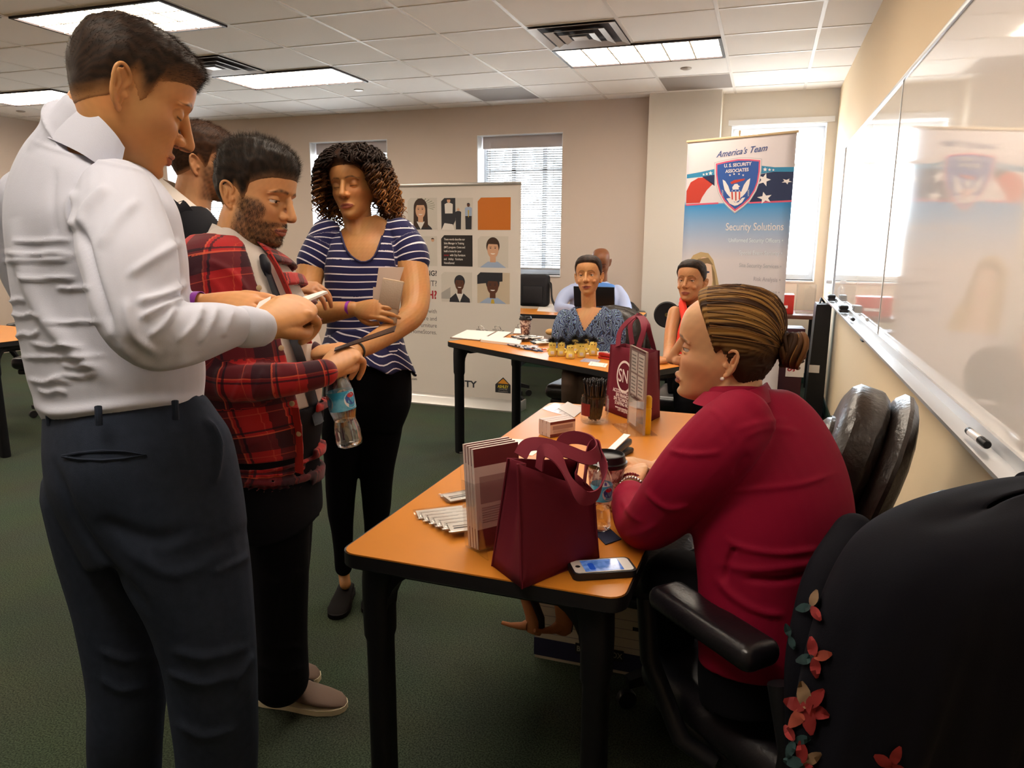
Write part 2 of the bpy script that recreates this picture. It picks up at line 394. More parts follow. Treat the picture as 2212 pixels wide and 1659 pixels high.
# grey return air panels
M_ret = mat('return_grille', '8f837b', .7, bump=(900, .6, .001))
for (c, r, lab) in ((0, 3, 'flat grey return air panel above the curly haired woman and banner'), (3, 3, 'flat grey return air panel right above the column by the windows')):
    o = MB().box(TX+c*TILE+.012, TX+(c+1)*TILE-.012, TY+r*TILE+.012, TY+(r+1)*TILE-.012, CEIL-.004, CEIL-.001).build('return_air_grille', M_ret); tag(o, lab, 'vent', 'grey return air panels')
for (px, py, lab) in ((775, 194, 'small white round sprinkler cap left of the middle of the ceiling'), (1482, 147, 'small white round sprinkler cap beside the lamp near the column'), (45, 240, 'small white round sprinkler cap low at the left picture edge')):
    p = on_z(px, py, CEIL); o = MB().lathe([(.045, 0), (.045, -.006), (.03, -.012)], 20, Matrix.Translation((p[0], p[1], CEIL))).build('sprinkler_cap', M_ven); tag(o, lab, 'sprinkler', 'sprinkler caps')
# whiteboard on the right wall
M_board = mat('whiteboard_enamel', 'efe9e4', .06, spec=.7, coat=.6)
M_alu2 = mat('brushed_aluminium', 'cfcfd0', .35, metal=.7)
wb = empty('whiteboard', (XR, 3.5, 1.5), 0, 'long glossy whiteboard with marker tray mounted on the right wall', 'whiteboard')
def wbox(name, m, *a, **k): return MB().box(a[0]-XR, a[1]-XR, a[2]-3.5, a[3]-3.5, a[4]-1.5, a[5]-1.5, **k).build(name, m, wb)
Y0, Y1, ZB, ZT = .55, 6.35, .955, 2.075
YS = 3.80
wbox('board_panel', M_board, XR-.016, XR-.001, YS+.004, Y1, ZB, ZT); wbox('board_panel', M_board, XR-.016, XR-.001, Y0, YS-.004, ZB, ZT)
wbox('seam_strip', M_alu2, XR-.019, XR-.015, YS-.008, YS+.008, ZB, ZT)
wbox('top_rail', M_alu2, XR-.024, XR-.001, Y0, Y1, ZT, ZT+.02, bevel=.003); wbox('end_rail', M_alu2, XR-.024, XR-.001, Y1, Y1+.02, ZB, ZT+.02, bevel=.003)
tr = MB()
pr_ = [(XR-.002, .925), (XR-.075, .925), (XR-.084, .932), (XR-.084, .942), (XR-.078, .942), (XR-.074, .935), (XR-.030, .935), (XR-.024, .96), (XR-.002, .96)]
tr.rings([[(x-XR, y-3.5, z-1.5) for x, z in pr_] for y in (Y0, Y1)], smooth=False); tr.build('marker_tray', M_alu2, wb)
wbox('tray_end_cap', mat('dark_plastic', '2b2b2f', .5), XR-.086, XR-.002, YS-.05, YS+.03, .921, .9275, bevel=.002)
# ================================================================ tables, chairs and what lies on them
M_lam = mat('orange_wood_laminate', 'cf8430', .36, spec=.4, noise=(9, .5, 'c37926'), bump=(300, .05, .0005))
M_blk = mat('black_plastic', '17161a', .45, spec=.4)
M_blkm = mat('black_metal', '121115', .5, spec=.3)
TH = .737
def make_table(loc, rotz, L, W, label, legs=4, group=None):
    """L along local x, W along local y, origin at the floor centre"""
    t = empty('folding_table', loc, rotz, label, 'table', group)
    MB().prism(rrect(L-.008, W-.008, .034), TH-.004, TH).build('tabletop', M_lam, t)
    e = MB(); n = 5
    prof = [(.0, -.004), (.004, -.001), (.004, -.030), (-.004, -.036), (-.02, -.036)]
    e.rings([[(x, y, TH+dz) for x, y in rrect(L-.008+2*o_, W-.008+2*o_, .034+o_)] for o_, dz in prof])
    e.build('edge_band', M_blk, t)
    for sx in (-1, 1):
        MB().box(sx*(L/2-.10)-.03, sx*(L/2-.10)+.03, -W/2+.10, W/2-.10, TH-.075, TH-.036, bevel=.006).build('cross_rail', M_blkm, t)
        for sy in (-1, 1):
            x, y = sx*(L/2-.062), sy*(W/2-.062)
            g = MB()
            sec = lambda s, z, ox=0, oy=0: [(x+ox+px, y+oy+py, z) for px, py in rrect(.062*s, .052*s, .02*s, 4)]
            g.rings([sec(.92, .0), sec(1, .015), sec(1, .52), sec(1.16, .535), sec(1.2, .62), sec(1.3, .66, 0, -sy*.004), sec(1.55, .69, -sx*.006, -sy*.012), sec(1.75, TH-.036, -sx*.01, -sy*.02)])
            # curved bracket running under the end edge
            pts = []
            for i in range(7):
                a = i/6*PI/2; pts.append((.03+.11*(1-math.cos(a)), .60+.10*math.sin(a)))
            ring = lambda dx: [(x+dx, y-sy*u, z) for u, z in pts]+[(x+dx, y-sy*.16, TH-.036), (x+dx, y, TH-.036), (x+dx, y, .60)]
            g.rings([ring(-.022), ring(.022)], smooth=False)
            g.build('leg', M_blkm, t)
    return t
tb = make_table((-.497, 2.03, 0), PI/2-.015, 1.555, .612, 'long narrow orange wood table in front with the burgundy bags on it')
# slight trapezoid of the photographed corners is kept by the small turn above
make_table((-1.098, 4.155, 0), math.radians(-31), 1.524, .61, 'orange folding table behind, with yellow feather haired toys and papers on it')
make_table((-1.62, 6.37, 0), math.radians(2), 1.30, .50, 'small table at the back wall holding the black bag and laptop')
make_table((-5.05, 3.55, 0), math.radians(-8), 1.3, .61, "table at the left edge, partly hidden by the tall man's shirt")
M_lea = mat('black_leather', '18151a', .32, spec=.6, bump=(140, .25, .002))
M_lea2 = mat('brown_black_leather', '241b17', .30, spec=.6, bump=(70, .5, .004))
def rot_x(a): return Matrix.Rotation(a, 4, 'X')
def padbox(mb, w, d, h, M, r=.03, sub=3):
    return mb.box(-w/2, w/2, -d/2, d/2, -h/2, h/2, M=M, bevel=r, seg=sub)
def make_chair(loc, rotz, label, seat_h=.50, back_h=1.02, tilt=12, m=M_lea, arms=True, w=.52, group='office armchairs'):
    """faces local -y ; back at +y"""
    t = empty('office_chair', loc, rotz, label, 'chair', group)
    padbox(MB(), w, .50, .10, Matrix.Translation((0, 0, seat_h-.05)), .045, 4).build('seat', m, t)
    padbox(MB(), w-.06, .42, .04, Matrix.Translation((0, 0, seat_h-.12)), .015).build('seat_pan', M_blk, t)
    Mb = Matrix.Translation((0, .24, seat_h+.02)) @ rot_x(-math.radians(tilt))
    H = back_h-seat_h
    # back shell and the padded cushion in front of it, rounded top
    def slab(y0, y1, ww, hh, zb, rr):
        b = MB(); prof = []
        for i in range(9):
            a = PI*i/8; prof.append((ww/2*math.cos(a)*1.0, hh-ww*.34+ww*.34*math.sin(a)))
        out = [(ww*.40, zb), (ww*.49, zb+.06)]+prof+[(-ww*.49, zb+.06), (-ww*.40, zb)]
        ym = (y0+y1)/2; R = []
        for y, s in ((y0, .80), (y0+.012, .93), (y0+.03, 1), (y1-.03, 1), (y1-.012, .93), (y1, .80)):
            cx, cz = 0, (zb+hh)/2
            R.append([tuple(Mb @ Vector(((x-cx)*s, y, cz+(z-cz)*(1-(1-s)*ww/hh)))) for x, z in out])
        return b.rings(R)
    slab(.055, .125, w+.02, H, .0, .1).build('back_shell', m, t)
    slab(-.055, .06, w-.03, H-.012, .02, .1).build('back_cushion', m, t)
    slab(-.085, -.035, w-.16, H-.12, .07, .1).build('back_pad', m, t)
    g = MB().lathe([(.028, .16), (.028, seat_h-.14)], 16); g.lathe([(.045, .09), (.045, .2)], 16); g.build('gas_lift', M_blkm, t)
    for k in range(5):
        a = 2*PI*k/5+.3; M = rot_z(a)
        leg = MB().rings([[tuple(M @ Vector((x, sy*hw, z+sz*hz))) for sy, sz in ((-1, -1), (1, -1), (1, 1), (-1, 1))] for x, hw, hz, z in ((.02, .03, .03, .12), (.14, .024, .02, .115), (.25, .018, .014, .085))], smooth=False).build('leg', M_blkm, t)
        MB().lathe([(.0, -.012), (.028, -.012), (.03, 0), (.028, .012), (0, .012)], 16, M @ Matrix.Translation((.25, 0, .03)) @ rot_x(PI/2)).build('caster', M_blk, leg)
    if arms:
        for s in (-1, 1):
            X = s*(w/2+.045)
            a = MB().tube([(X, .20, seat_h+.19), (X, .235, seat_h+.08), (X*.9, .20, seat_h-.08)], .02, 10).tube([(X, -.16, seat_h+.18), (X, -.14, seat_h+.05), (X*.9, -.06, seat_h-.1), (X*.75, .0, seat_h-.13)], .02, 10)
            ao = a.build('arm_frame', M_blk, t)
            padbox(MB(), .088, .28, .05, Matrix.Translation((X, .03, seat_h+.215)), .022, 4).build('armrest', m, ao)
    return t
def spin(d):                     # rotation so that local -y faces direction d (x,y)
    return math.atan2(d[0], -d[1])
coat_chair = make_chair((.115, 1.535, 0), spin((-.72, .69)), 'black leather office armchair draped with the dark floral jacket', seat_h=.47, back_h=.97, tilt=6, w=.46)
make_chair((-.09, 2.12, 0), spin((-1, .10)), 'empty black leather office chair beyond the woman in the burgundy blouse', seat_h=.50, back_h=1.02, tilt=16, m=M_lea2, w=.50, arms=False)
make_chair((-1.02, 4.72, 0), spin((-.1, -1)), 'office chair of the smiling woman in the swirl print dress', seat_h=.46, back_h=.93, tilt=8, m=M_lea2, w=.54, arms=False)
make_chair((-.38, 4.60, 0), spin((-.05, -1)), 'office chair of the woman in the orange scarf top', seat_h=.46, back_h=.80, tilt=8, arms=False, w=.46)
make_chair((-2.12, 5.98, 0), spin((1, .1)), 'empty black office armchair behind the furniture store banner', seat_h=.46, back_h=.86, tilt=10)
make_chair((-1.42, 7.03, 0), spin((0, -1)), 'office armchair of the bald man at the back table', seat_h=.46, back_h=.80, tilt=6)
make_chair((-5.2, 4.28, 0), spin((.3, -.9)), 'office armchair at the left edge beside a table', seat_h=.48, back_h=1.0, tilt=8)
# ---------------------------------------------------------------- near table
M_bag = mat('burgundy_nonwoven', '6e1e2e', .8, spec=.25, bump=(900, .35, .0006))
M_bagd = mat('burgundy_nonwoven_strap', '7a2838', .75, spec=.25, bump=(900, .35, .0006))
def ribbon(mb, pts, w, side, th=.0014, res=10):
    """flat strap along pts, width along 'side' (vector or list per point)"""
    P = catmull(pts, res); n = len(P)
    S = np.broadcast_to(np.asarray(side, float), (len(pts), 3)) if np.ndim(side) == 1 else np.asarray(side, float)
    S = catmull(S, res); R = []
    T, _, _ = frames(P)
    for p, s, t in zip(P, S, T):
        s = unit(s-t*(s@t)); k = np.cross(t, s)*th
        R.append([tuple(p-s*w/2-k), tuple(p+s*w/2-k), tuple(p+s*w/2+k), tuple(p-s*w/2+k)])
    return mb.rings(R)
def make_bag(name, base, top, label, z0=TH+.001, group='burgundy tote bags'):
    """base/top: four world points each (a,b,c,d): a-b is the left gusset, b-c the near face"""
    B = [Vector((p[0], p[1], z0)) for p in base]; T = [Vector(p) for p in top]
    t = empty('tote_bag', tuple(sum(B, Vector())/4), 0, label, 'bag', group)
    o = sum(B, Vector())/4
    bm = bmesh.new(); n = 10; grid = []
    mid_in = {0: .36, 2: .36}                               # gussets fold inwards
    for s in range(4):
        a0, b0, a1, b1 = B[s], B[(s+1) % 4], T[s], T[(s+1) % 4]
        col = []
        for i in range(n+1):
            u = i/n; row = []
            for j in range(n+1):
                v = j/n; p = (a0.lerp(b0, u)).lerp(a1.lerp(b1, u), v)
                c = (o.lerp(sum(T, Vector())/4, v))
                if s in mid_in: p = p.lerp(c, mid_in[s]*(1-abs(2*u-1))*(v**.8)*.9)
                else:
                    d = (p-c); p = p+d.normalized()*(.006*math.sin(PI*u)*math.sin(PI*v)+.003*math.sin(7*u+4*v+s))
                row.append(bm.verts.new(p-o))
            col.append(row)
        for i in range(n):
            for j in range(n): bm.faces.new((col[i][j], col[i+1][j], col[i+1][j+1], col[i][j+1]))
    bm.faces.new([bm.verts.new(p-o) for p in B[::-1]])
    bmesh.ops.remove_doubles(bm, verts=bm.verts, dist=.0006); bmesh.ops.recalc_face_normals(bm, faces=bm.faces)
    for f in bm.faces: f.smooth = True
    me = bpy.data.meshes.new('bag_body'); bm.to_mesh(me); bm.free()
    ob = link('bag_body', me, M_bag, t); md = ob.modifiers.new('thick', 'SOLIDIFY'); md.thickness = .0016
    for s in range(4): MB().tube([tuple(B[s]-o), tuple(B[s].lerp(T[s], .5)-o), tuple(T[s]-o)], .0022, 6).build('seam_piping', M_bag, t)
    return t, o, B, T
zt = TH+.002
# near bag: corners read off the table plane
bB = [(-.483, 1.303), (-.395, 1.228), (-.288, 1.412), (-.376, 1.487)]
bt = [V(1098, 990, 1.38), V(1118, 1002, 1.335), V(1283, 1060, 1.475), V(1250, 992, 1.53)]
bag, bo, _, _ = make_bag('tote_bag', bB, [tuple(p) for p in bt], 'large plain burgundy tote bag on the near corner of the front table')
s = MB(); vw = unit(np.cross(FW, UP))
P = [V(1164, 1014, 1.366), V(1172, 975, 1.36), V(1200, 985, 1.35), V(1235, 1045, 1.335), V(1262, 1076, 1.345), V(1292, 1066, 1.40), V(1306, 1022, 1.44), V(1297, 985, 1.47), V(1286, 962, 1.485), V(1270, 990, 1.48), V(1262, 1045, 1.46)]
ribbon(s, [tuple(p-np.array(bo)) for p in P], .027, [tuple(.75*UP+.5*FW-.2*RT)]*4+[tuple(UP+.3*RT)]*3+[tuple(UP-.2*FW)]*4); s.build('handle', M_bagd, bag)
s = MB()
P = [V(1124, 985, 1.40), V(1140, 962, 1.41), V(1175, 960, 1.41), V(1225, 975, 1.41), V(1270, 990, 1.42), V(1293, 975, 1.45), V(1280, 955, 1.49), V(1245, 945, 1.52), V(1218, 952, 1.52), V(1210, 985, 1.52)]
ribbon(s, [tuple(p-np.array(bo)) for p in P], .027, [tuple(UP+.5*FW)]*5+[tuple(UP-.3*RT)]*5); s.build('handle', M_bagd, bag)
# lettered bag further back
cB = [(-.545, 2.715), (-.353, 2.575), (-.330, 2.705), (-.522, 2.80)]
ct = [V(1319, 745, 2.63), V(1423, 757, 2.56), V(1425, 757, 2.66), V(1335, 746, 2.74)]
ct = [on_y(1319, 745, 2.725), on_y(1424, 757, 2.60), on_y(1426, 755, 2.71), on_y(1340, 744, 2.80)]
# turn so that the lettered face (left) and the shaded side (right) both show
cB = [on_z(1308, 888, TH), on_z(1392, 919, TH), on_z(1424, 901, TH), on_z(1345, 875, TH)]
dt = lambda p, q, z: np.array([p[0], p[1], 0])*.82+np.array([q[0], q[1], 0])*.18+np.array([0, 0, z])
cc = sum(np.array(p) for p in cB)/4
ct = [on_y(1320, 744, cB[0][1]+.00), on_y(1398, 765, cB[1][1]+.01), on_y(1424, 757, cB[2][1]-.01), on_y(1352, 742, cB[3][1]-.01)]
bag2, co, CB, CT = make_bag('tote_bag', cB, [tuple(p) for p in ct], 'upright burgundy tote bag with white oval logo at the far end of the table')
M_wprint = mat('white_print', 'eee0dc', .6)
# logo and lettering on the left face (between corner a and b)
def face_matrix(a0, b0, a1, b1, lift=.004):
    o = np.array(a0); x = unit(np.array(b0)-o); up = (np.array(a1)+np.array(b1))/2-(np.array(a0)+np.array(b0))/2
    y = unit(up-x*(up@x)); z = np.cross(x, y)
    return frame_m(o+z*lift, x, y, z), np.linalg.norm(np.array(b0)-o), np.linalg.norm(up)
Fm, fw_, fh_ = face_matrix(CB[0], CB[1], CT[0], CT[1], .0105)
if (np.array(Fm.col[2][:3])@FW) > 0: print('bag face normal away')
Fm = Matrix.Translation(-co) @ Fm
lg = MB(); ring = lambda r, n=40: [(fw_*.50+r*.048*math.cos(2*PI*i/n), fh_*.60+r*.060*math.sin(2*PI*i/n)) for i in range(n)]
a, b2 = ring(1), ring(.86)
lg.rings([[tuple(Fm @ Vector((x, y, 0))) for x, y in b2], [tuple(Fm @ Vector((x, y, 0))) for x, y in a]], cap=False, smooth=False); lg.build('logo_ring', M_wprint, bag2)
def on_bag(s, y, size, bold=.02, wide=1.0, x=.5): return lettering(s, size, M_wprint, Fm @ Matrix.Translation((fw_*x, fh_*y, 0)), bag2, bold=bold, wide=wide)
on_bag('SNI', .60, .070, .0, .72)
on_bag('ACCOUNTING NOW', .375, .019, .01, .72); on_bag('SNI FINANCIAL', .315, .019, .01, .72); on_bag('SNI TECHNOLOGY', .255, .019, .01, .72); on_bag('STAFFING NOW', .195, .019, .01, .72)
on_bag('www.snicompanies.com', .135, .012, .0, .8); on_bag('1-877-SNI-JOBS', .10, .012, .0, .8)
s = MB()
P = [np.array(CT[0])*.8+np.array(CT[1])*.2, on_y(1340, 715, CT[0][1]), on_y(1362, 690, CT[0][1]), on_y(1381, 683, CT[0][1]+.0), on_y(1392, 705, CT[1][1]), on_y(1377, 758, CT[1][1])]
ribbon(s, [tuple(np.array(p)-np.array(co)) for p in P], .026, tuple(np.array(CB[1]-CB[0]))); s.build('handle', M_bagd, bag2)
s = MB()
P = [np.array(CT[3])*.8+np.array(CT[2])*.2, on_y(1362, 700, CT[3][1]), on_y(1381, 682, CT[3][1]), on_y(1398, 705, CT[2][1]), on_y(1406, 730, CT[2][1]), np.array(CT[2])*.85+np.array(CT[3])*.15]
ribbon(s, [tuple(np.array(p)-np.array(co)) for p in P], .026, tuple(np.array(CB[1]-CB[0]))); s.build('handle', M_bagd, bag2)
# phone
def place(px, py, z=TH): p = on_z(px, py, z); return p
ph = empty('smartphone', (-.268, 1.350, TH+.001), math.radians(28), 'black cased smartphone with lit blue screen beside the burgundy tote', 'phone')
M_case = mat('phone_case', '141319', .5); M_phw = mat('phone_white', 'e4dfdd', .25)
MB().prism(rrect(.129, .066, .012), 0, .0135).build('case', M_case, ph)
MB().prism(rrect(.119, .056, .009), .0135, .0145).build('bezel', M_phw, ph)
mscr = mat('phone_screen', '3b5f9e', .1, emit=('4f74b8', .35), noise=(60, .08, '6d8fcc'))
MB().prism(rrect(.078, .050, .001), .0145, .0148).build('screen', mscr, ph)
mbl = mat('phone_bubble', '1c4fae', .2, emit=('1846b0', .3)); q = MB(); q.prism(rrect(.012, .03, .005, cx=-.022, cy=-.004), .0148, .0151); q.build('message_bubble', mbl, ph)
MB().lathe([(.005, .0146), (.005, .0150)], 16, Matrix.Translation((-.049, 0, 0))).build('home_button', M_case, ph)
# clear acrylic brochure holder with brochures
M_acr = clear_mat('clear_acrylic', 'f4ece8', .95, .03)
M_brB = mat('brochure_burgundy', '6a2b2d', .4); M_brP = mat('brochure_page', 'cdb5ad', .45); M_brE = mat('brochure_edge', 'c9b9b4', .6)
def brochure(name_label, M, w, h, th, group, cover=True):
    t = empty('brochure', (0, 0, 0), 0, name_label, 'brochure', group); t.matrix_world = M
    b = MB(); b.box(0, w, 0, th, 0, h); b.build('pages', M_brE, t)
    c = MB(); c.slot(0).box(0, w, -.0006, 0, h*.82, h); c.slot(1).box(0, w, -.0006, 0, h*.20, h*.82); c.slot(0).box(0, w, -.0006, 0, 0, h*.20)
    c.slot(2).box(w*.1, w*.9, -.0009, -.0005, h*.45, h*.72)
    for k in range(7): c.slot(2).box(w*.12, w*(.86-.06*(k % 3)), -.0009, -.0005, h*(.26+.024*k), h*(.268+.024*k))
    c.build('cover', [M_brB, M_brP, mat('brochure_print', '9c7d78', .5)], t)
    return t
hb = on_z(1025, 1196, TH); xd = unit(np.array([.155, .20, 0])); hx = np.array([xd[0], xd[1], 0]); hn = np.array([hx[1], -hx[0], 0])
HM = frame_m(hb+hx*.004+np.array([0, 0, .001]), hx, -hn, np.array([0, 0, 1.]))
lean = HM @ rot_x(-math.radians(6))
ah = empty('brochure_holder', tuple(hb), 0, 'clear acrylic brochure holder left of the big burgundy tote', 'holder')
def acr(f, M=lean): 
    b = MB(); f(b); 
    for v in b.bm.verts: v.co = M @ v.co
    b.build('acrylic_panel', M_acr, ah, world=True)
acr(lambda b: b.box(-.003, .120, -.012, -.0095, .005, .15)); acr(lambda b: b.box(-.003, .120, .040, .0425, .005, .21)); acr(lambda b: b.box(-.003, .0, -.0095, .04, .005, .15)); acr(lambda b: b.box(.117, .12, -.0095, .04, .005, .15)); acr(lambda b: b.box(-.003, .12, -.0095, .04, .003, .006))
acr(lambda b: b.prism([(0, -.012), (0, -.046), (.003, -.046), (.003, -.012)], .0, .075) if 0 else b.rings([[(x, y, z) for y, z in ((-.012, .085), (-.046, .0), (-.012, .0))] for x in (.0, .003)], smooth=False), HM)
for k in range(4):
    brochure(['front burgundy brochure in the holder by the big tote', 'second burgundy brochure in the holder by the big tote', 'third burgundy brochure in the holder by the big tote', 'rearmost burgundy brochure in the holder by the big tote'][k], lean @ Matrix.Translation((.002, -.008+k*.0115, .007)), .112, .215+.002*k, .0085, 'brochures in the near holder')
hb2 = on_z(1187, 947, TH)
for k in range(3):
    brochure(['front brochure of the low stack behind the big tote', 'middle brochure of the low stack behind the big tote', 'rear brochure of the low stack behind the big tote'][k], frame_m(hb2+hx*.002+np.array([0, 0, .002]), hx, -hn, np.array([0, 0, 1.])) @ Matrix.Translation((0, k*.022, 0)), .105, .052-.0*k, .020, 'brochures behind the big tote')
# bagged card packs fanned on the table
M_card = mat('card_white', 'd8d0c8', .35); M_poly = clear_mat('clear_film', 'f0f0f0', .93, .08); M_ink = mat('ink_black', '222024', .6)
def card_pack(M, label, group, w=.115, h=.045):
    t = empty('card_pack', (0, 0, 0), 0, label, 'card', group); t.matrix_world = M
    MB().box(0, w, 0, h, 0, .003, bevel=.001).build('card', M_card, t)
    q = MB(); q.box(w*.08, w*.5, h*.3, h*.42, .003, .0033); q.box(w*.08, w*.62, h*.55, h*.62, .003, .0033); q.box(w*.7, w*.85, h*.2, h*.6, .003, .0033); q.build('print', M_ink, t)
    MB().box(-.006, w+.006, -.004, h+.004, -.0004, .0048, bevel=.001).build('film_sleeve', M_poly, t)
    return t
p0 = on_z(905, 1124, TH); ang = math.radians(44)
for k in range(6):
    f = k/5; p = p0*(1-f)+on_z(975, 1166, TH)*f
    card_pack(Matrix.Translation((p[0], p[1], TH+.002+.0058*(5-k)*.0+.006*k*.45)) @ rot_z(math.radians(38)) @ rot_x(math.radians(7)), ['uppermost', 'second', 'third', 'fourth', 'fifth', 'lowest'][k]+' filmed white card pack of the fan on the front table, from the back', 'filmed card packs fanned by the holder', h=.040)
p1 = on_z(968, 1086, TH)
for k in range(2):
    card_pack(Matrix.Translation((p1[0]+.012*k, p1[1]-.012*k, TH+.002+.005*k)) @ rot_z(math.radians(48)), ['lower', 'upper'][k]+' white card pack lying alone behind the acrylic brochure holder', 'two card packs behind the holder', h=.05, w=.10)
# paper sheet
def sheet(corners, label, z=TH, th=.0006, m=None, name='paper_sheet', lines=0, cat='paper', group=None, px=True):
    P = [on_z(x, y, z) for x, y in corners] if px else [np.array(c) for c in corners]
    c = sum(P)/len(P); t = empty(name, tuple(c), 0, label, cat, group)
    Q = [p-c for p in P]; b = MB(); n = len(Q)
    a1 = [b.bm.verts.new((q[0], q[1], .0004)) for q in Q]; a2 = [b.bm.verts.new((q[0], q[1], .0004+th)) for q in Q]
    b.bm.faces.new(a1[::-1]); b.bm.faces.new(a2)
    for i in range(n): b.bm.faces.new((a1[i], a1[(i+1) % n], a2[(i+1) % n], a2[i]))
    b.build('page', m or M_paper, t)
    if lines:
        q = MB(); u, v = Q[1]-Q[0], Q[3]-Q[0]
        for k in range(lines):
            s0 = Q[0]+u*.12+v*(.15+.7*k/max(1, lines-1)); s1 = s0+u*(.7-.2*((k*7) % 3)/3); wv = v*.02
            q.quad(*[(p[0], p[1], .0006+th) for p in (s0, s1, s1+wv, s0+wv)])
        q.build('print', M_grayink, t)
    return t
M_paper = mat('white_paper', 'e6ddd6', .6); M_grayink = mat('gray_ink', '7d7474', .7)
sheet([(1080, 970), (1104, 948), (1190, 955), (1150, 985)], 'white printed sheet behind the brochure holder on the front table', lines=6)
sheet([(1172, 884), (1196, 872), (1262, 876), (1236, 903)], 'clear plastic sleeve of cards at the far left table corner', m=mat('film_card', 'cfc4c2', .12), lines=5, name='card_sleeve', cat='card')
sheet([(1206, 882), (1226, 868), (1262, 884), (1240, 902)], 'round clear sleeve lying on the card sleeve by the pen jar', z=TH+.002, m=mat('film_card2', 'd9d4d2', .1), name='card_sleeve', cat='card')
# glass jar of pens
pj = on_z(1284, 912, TH); jar = empty('glass_jar', (pj[0], pj[1]+.0, TH+.001), 0, 'round glass jar packed with black pens on the front table', 'jar')
M_gl = clear_mat('clear_glass', 'f0f2f2', .97, .0)
MB().lathe([(0, .0), (.046, 0), (.050, .006), (.050, .085), (.047, .092), (.0475, .098), (.0455, .098), (.0445, .09), (.047, .083), (.047, .008), (.0, .006)], 32, cap=False).build('bowl', M_gl, jar)
M_pen = mat('pen_black', '1b1517', .25, spec=.6); M_chr = mat('chrome', 'd8d8d8', .15, metal=1)
M_jl = mat('jar_label', '7a1f22', .5)
lb = MB(); lb.rings([[(.0508*math.cos(a), .0508*math.sin(a), z) for a in np.linspace(-2.6, -1.7, 10)] for z in (.03, .075)], closed=False); lbo = lb.build('label', M_jl, jar)
pen0 = empty('pen', (0, 0, 0))
MB().lathe([(.001, 0), (.0022, .008), (.0042, .012), (.0042, .13), (.003, .134)], 10).build('barrel', M_pen, pen0)
MB().lathe([(.0022, .134), (.0026, .145), (.001, .147)], 8).build('click_button', mat('dark_chrome', '4a4a4c', .25, metal=.9), pen0)
MB().box(.0042, .006, -.0015, .0015, .095, .133).build('clip', MATS['dark_chrome'], pen0)
rp = random.Random(3); first = True
spots = []
for i in range(52):
    a = i*2.39996; r = .040*math.sqrt((i+.5)/52); spots.append((r*math.cos(a), r*math.sin(a)))
for i, (x, y) in enumerate(spots):
    o = pen0 if i == 0 else copy_tree(pen0)
    tx, ty = x*1.05+rp.uniform(-.003, .003), y*1.05+rp.uniform(-.003, .003)
    d = Vector((tx-x*.55, ty-y*.55, .13)); q = d.to_track_quat('Z', 'Y')
    o.matrix_world = Matrix.Translation((pj[0]+x*.55, pj[1]+y*.55, TH+.008+rp.uniform(0, .006))) @ q.to_matrix().to_4x4() @ rot_z(rp.uniform(0, 6.28))
    tag(o, 'black click pen packed tip down in the glass jar', 'pen', 'black pens in the glass jar')
# acrylic T sign with four cards, yellow marker behind
a0, a1 = on_z(1356, 916, TH), on_z(1390, 944, TH); ax = unit(a1-a0); az = np.array([0, 0, 1.]); an = np.cross(ax, az)
SM = frame_m(a0+np.array([0, 0, .001]), ax, -an, az); Ls = np.linalg.norm(a1-a0); Hs = .285
asn = empty('sign_holder', tuple(a0), 0, 'clear acrylic table sign with four small cards before the logo tote', 'sign')
def put(b, name, m, M=SM): 
    for v in b.bm.verts: v.co = M @ v.co
    return b.build(name, m, asn, world=True)
put(MB().box(0, Ls, -.002, .0, .004, Hs), 'front_panel', M_acr); put(MB().box(0, Ls, .0025, .0045, .004, Hs), 'back_panel', M_acr)
put(MB().box(-.0, Ls, -.06, .05, 0, .003), 'base_plate', M_acr)
fr_ = MB(); M_edge = mat('acrylic_edge', 'b9a49c', .2, alpha=.8)
for a_ in ((0, .003, 0, Hs), (Ls-.003, Ls, 0, Hs), (0, Ls, Hs-.003, Hs)): fr_.box(a_[0], a_[1], -.0025, .005, a_[2]+.004, a_[3])
put(fr_, 'edge', M_edge)
ins = MB(); ins.slot(0).box(.004, Ls-.004, .0004, .0012, Hs*.40, Hs*.97)
for i in range(2):
    for j in range(2):
        x0, z0 = Ls*(.10+.43*i), Hs*(.42+.275*j); ins.slot(1).box(x0, x0+Ls*.36, -.0004, .0004, z0, z0+Hs*.25)
        for k in range(5): ins.slot(2).box(x0+Ls*.04, x0+Ls*(.30-.03*(k % 2)), -.0008, -.0004, z0+Hs*(.03+.042*k), z0+Hs*(.045+.042*k))
ins.slot(1).box(.004, Ls*.5, .0004, .0012, .012, Hs*.36)
put(ins, 'printed_insert', [mat('insert_mauve', '9a7878', .5), mat('insert_card', 'cfc3bd', .5), M_grayink])
mk = on_z(1398, 938, TH); hm_ = empty('highlighter', (mk[0], mk[1], TH+.001), 0, 'yellow highlighter standing upright behind the acrylic sign', 'highlighter')
M_yel = mat('yellow_plastic', 'e8b317', .4)
MB().lathe([(.010, 0), (.0115, .004), (.0115, .085), (.010, .09)], 16).build('barrel', M_yel, hm_); MB().lathe([(.0118, .091), (.0118, .125), (.008, .132), (.004, .134)], 16).build('cap', M_yel, hm_)
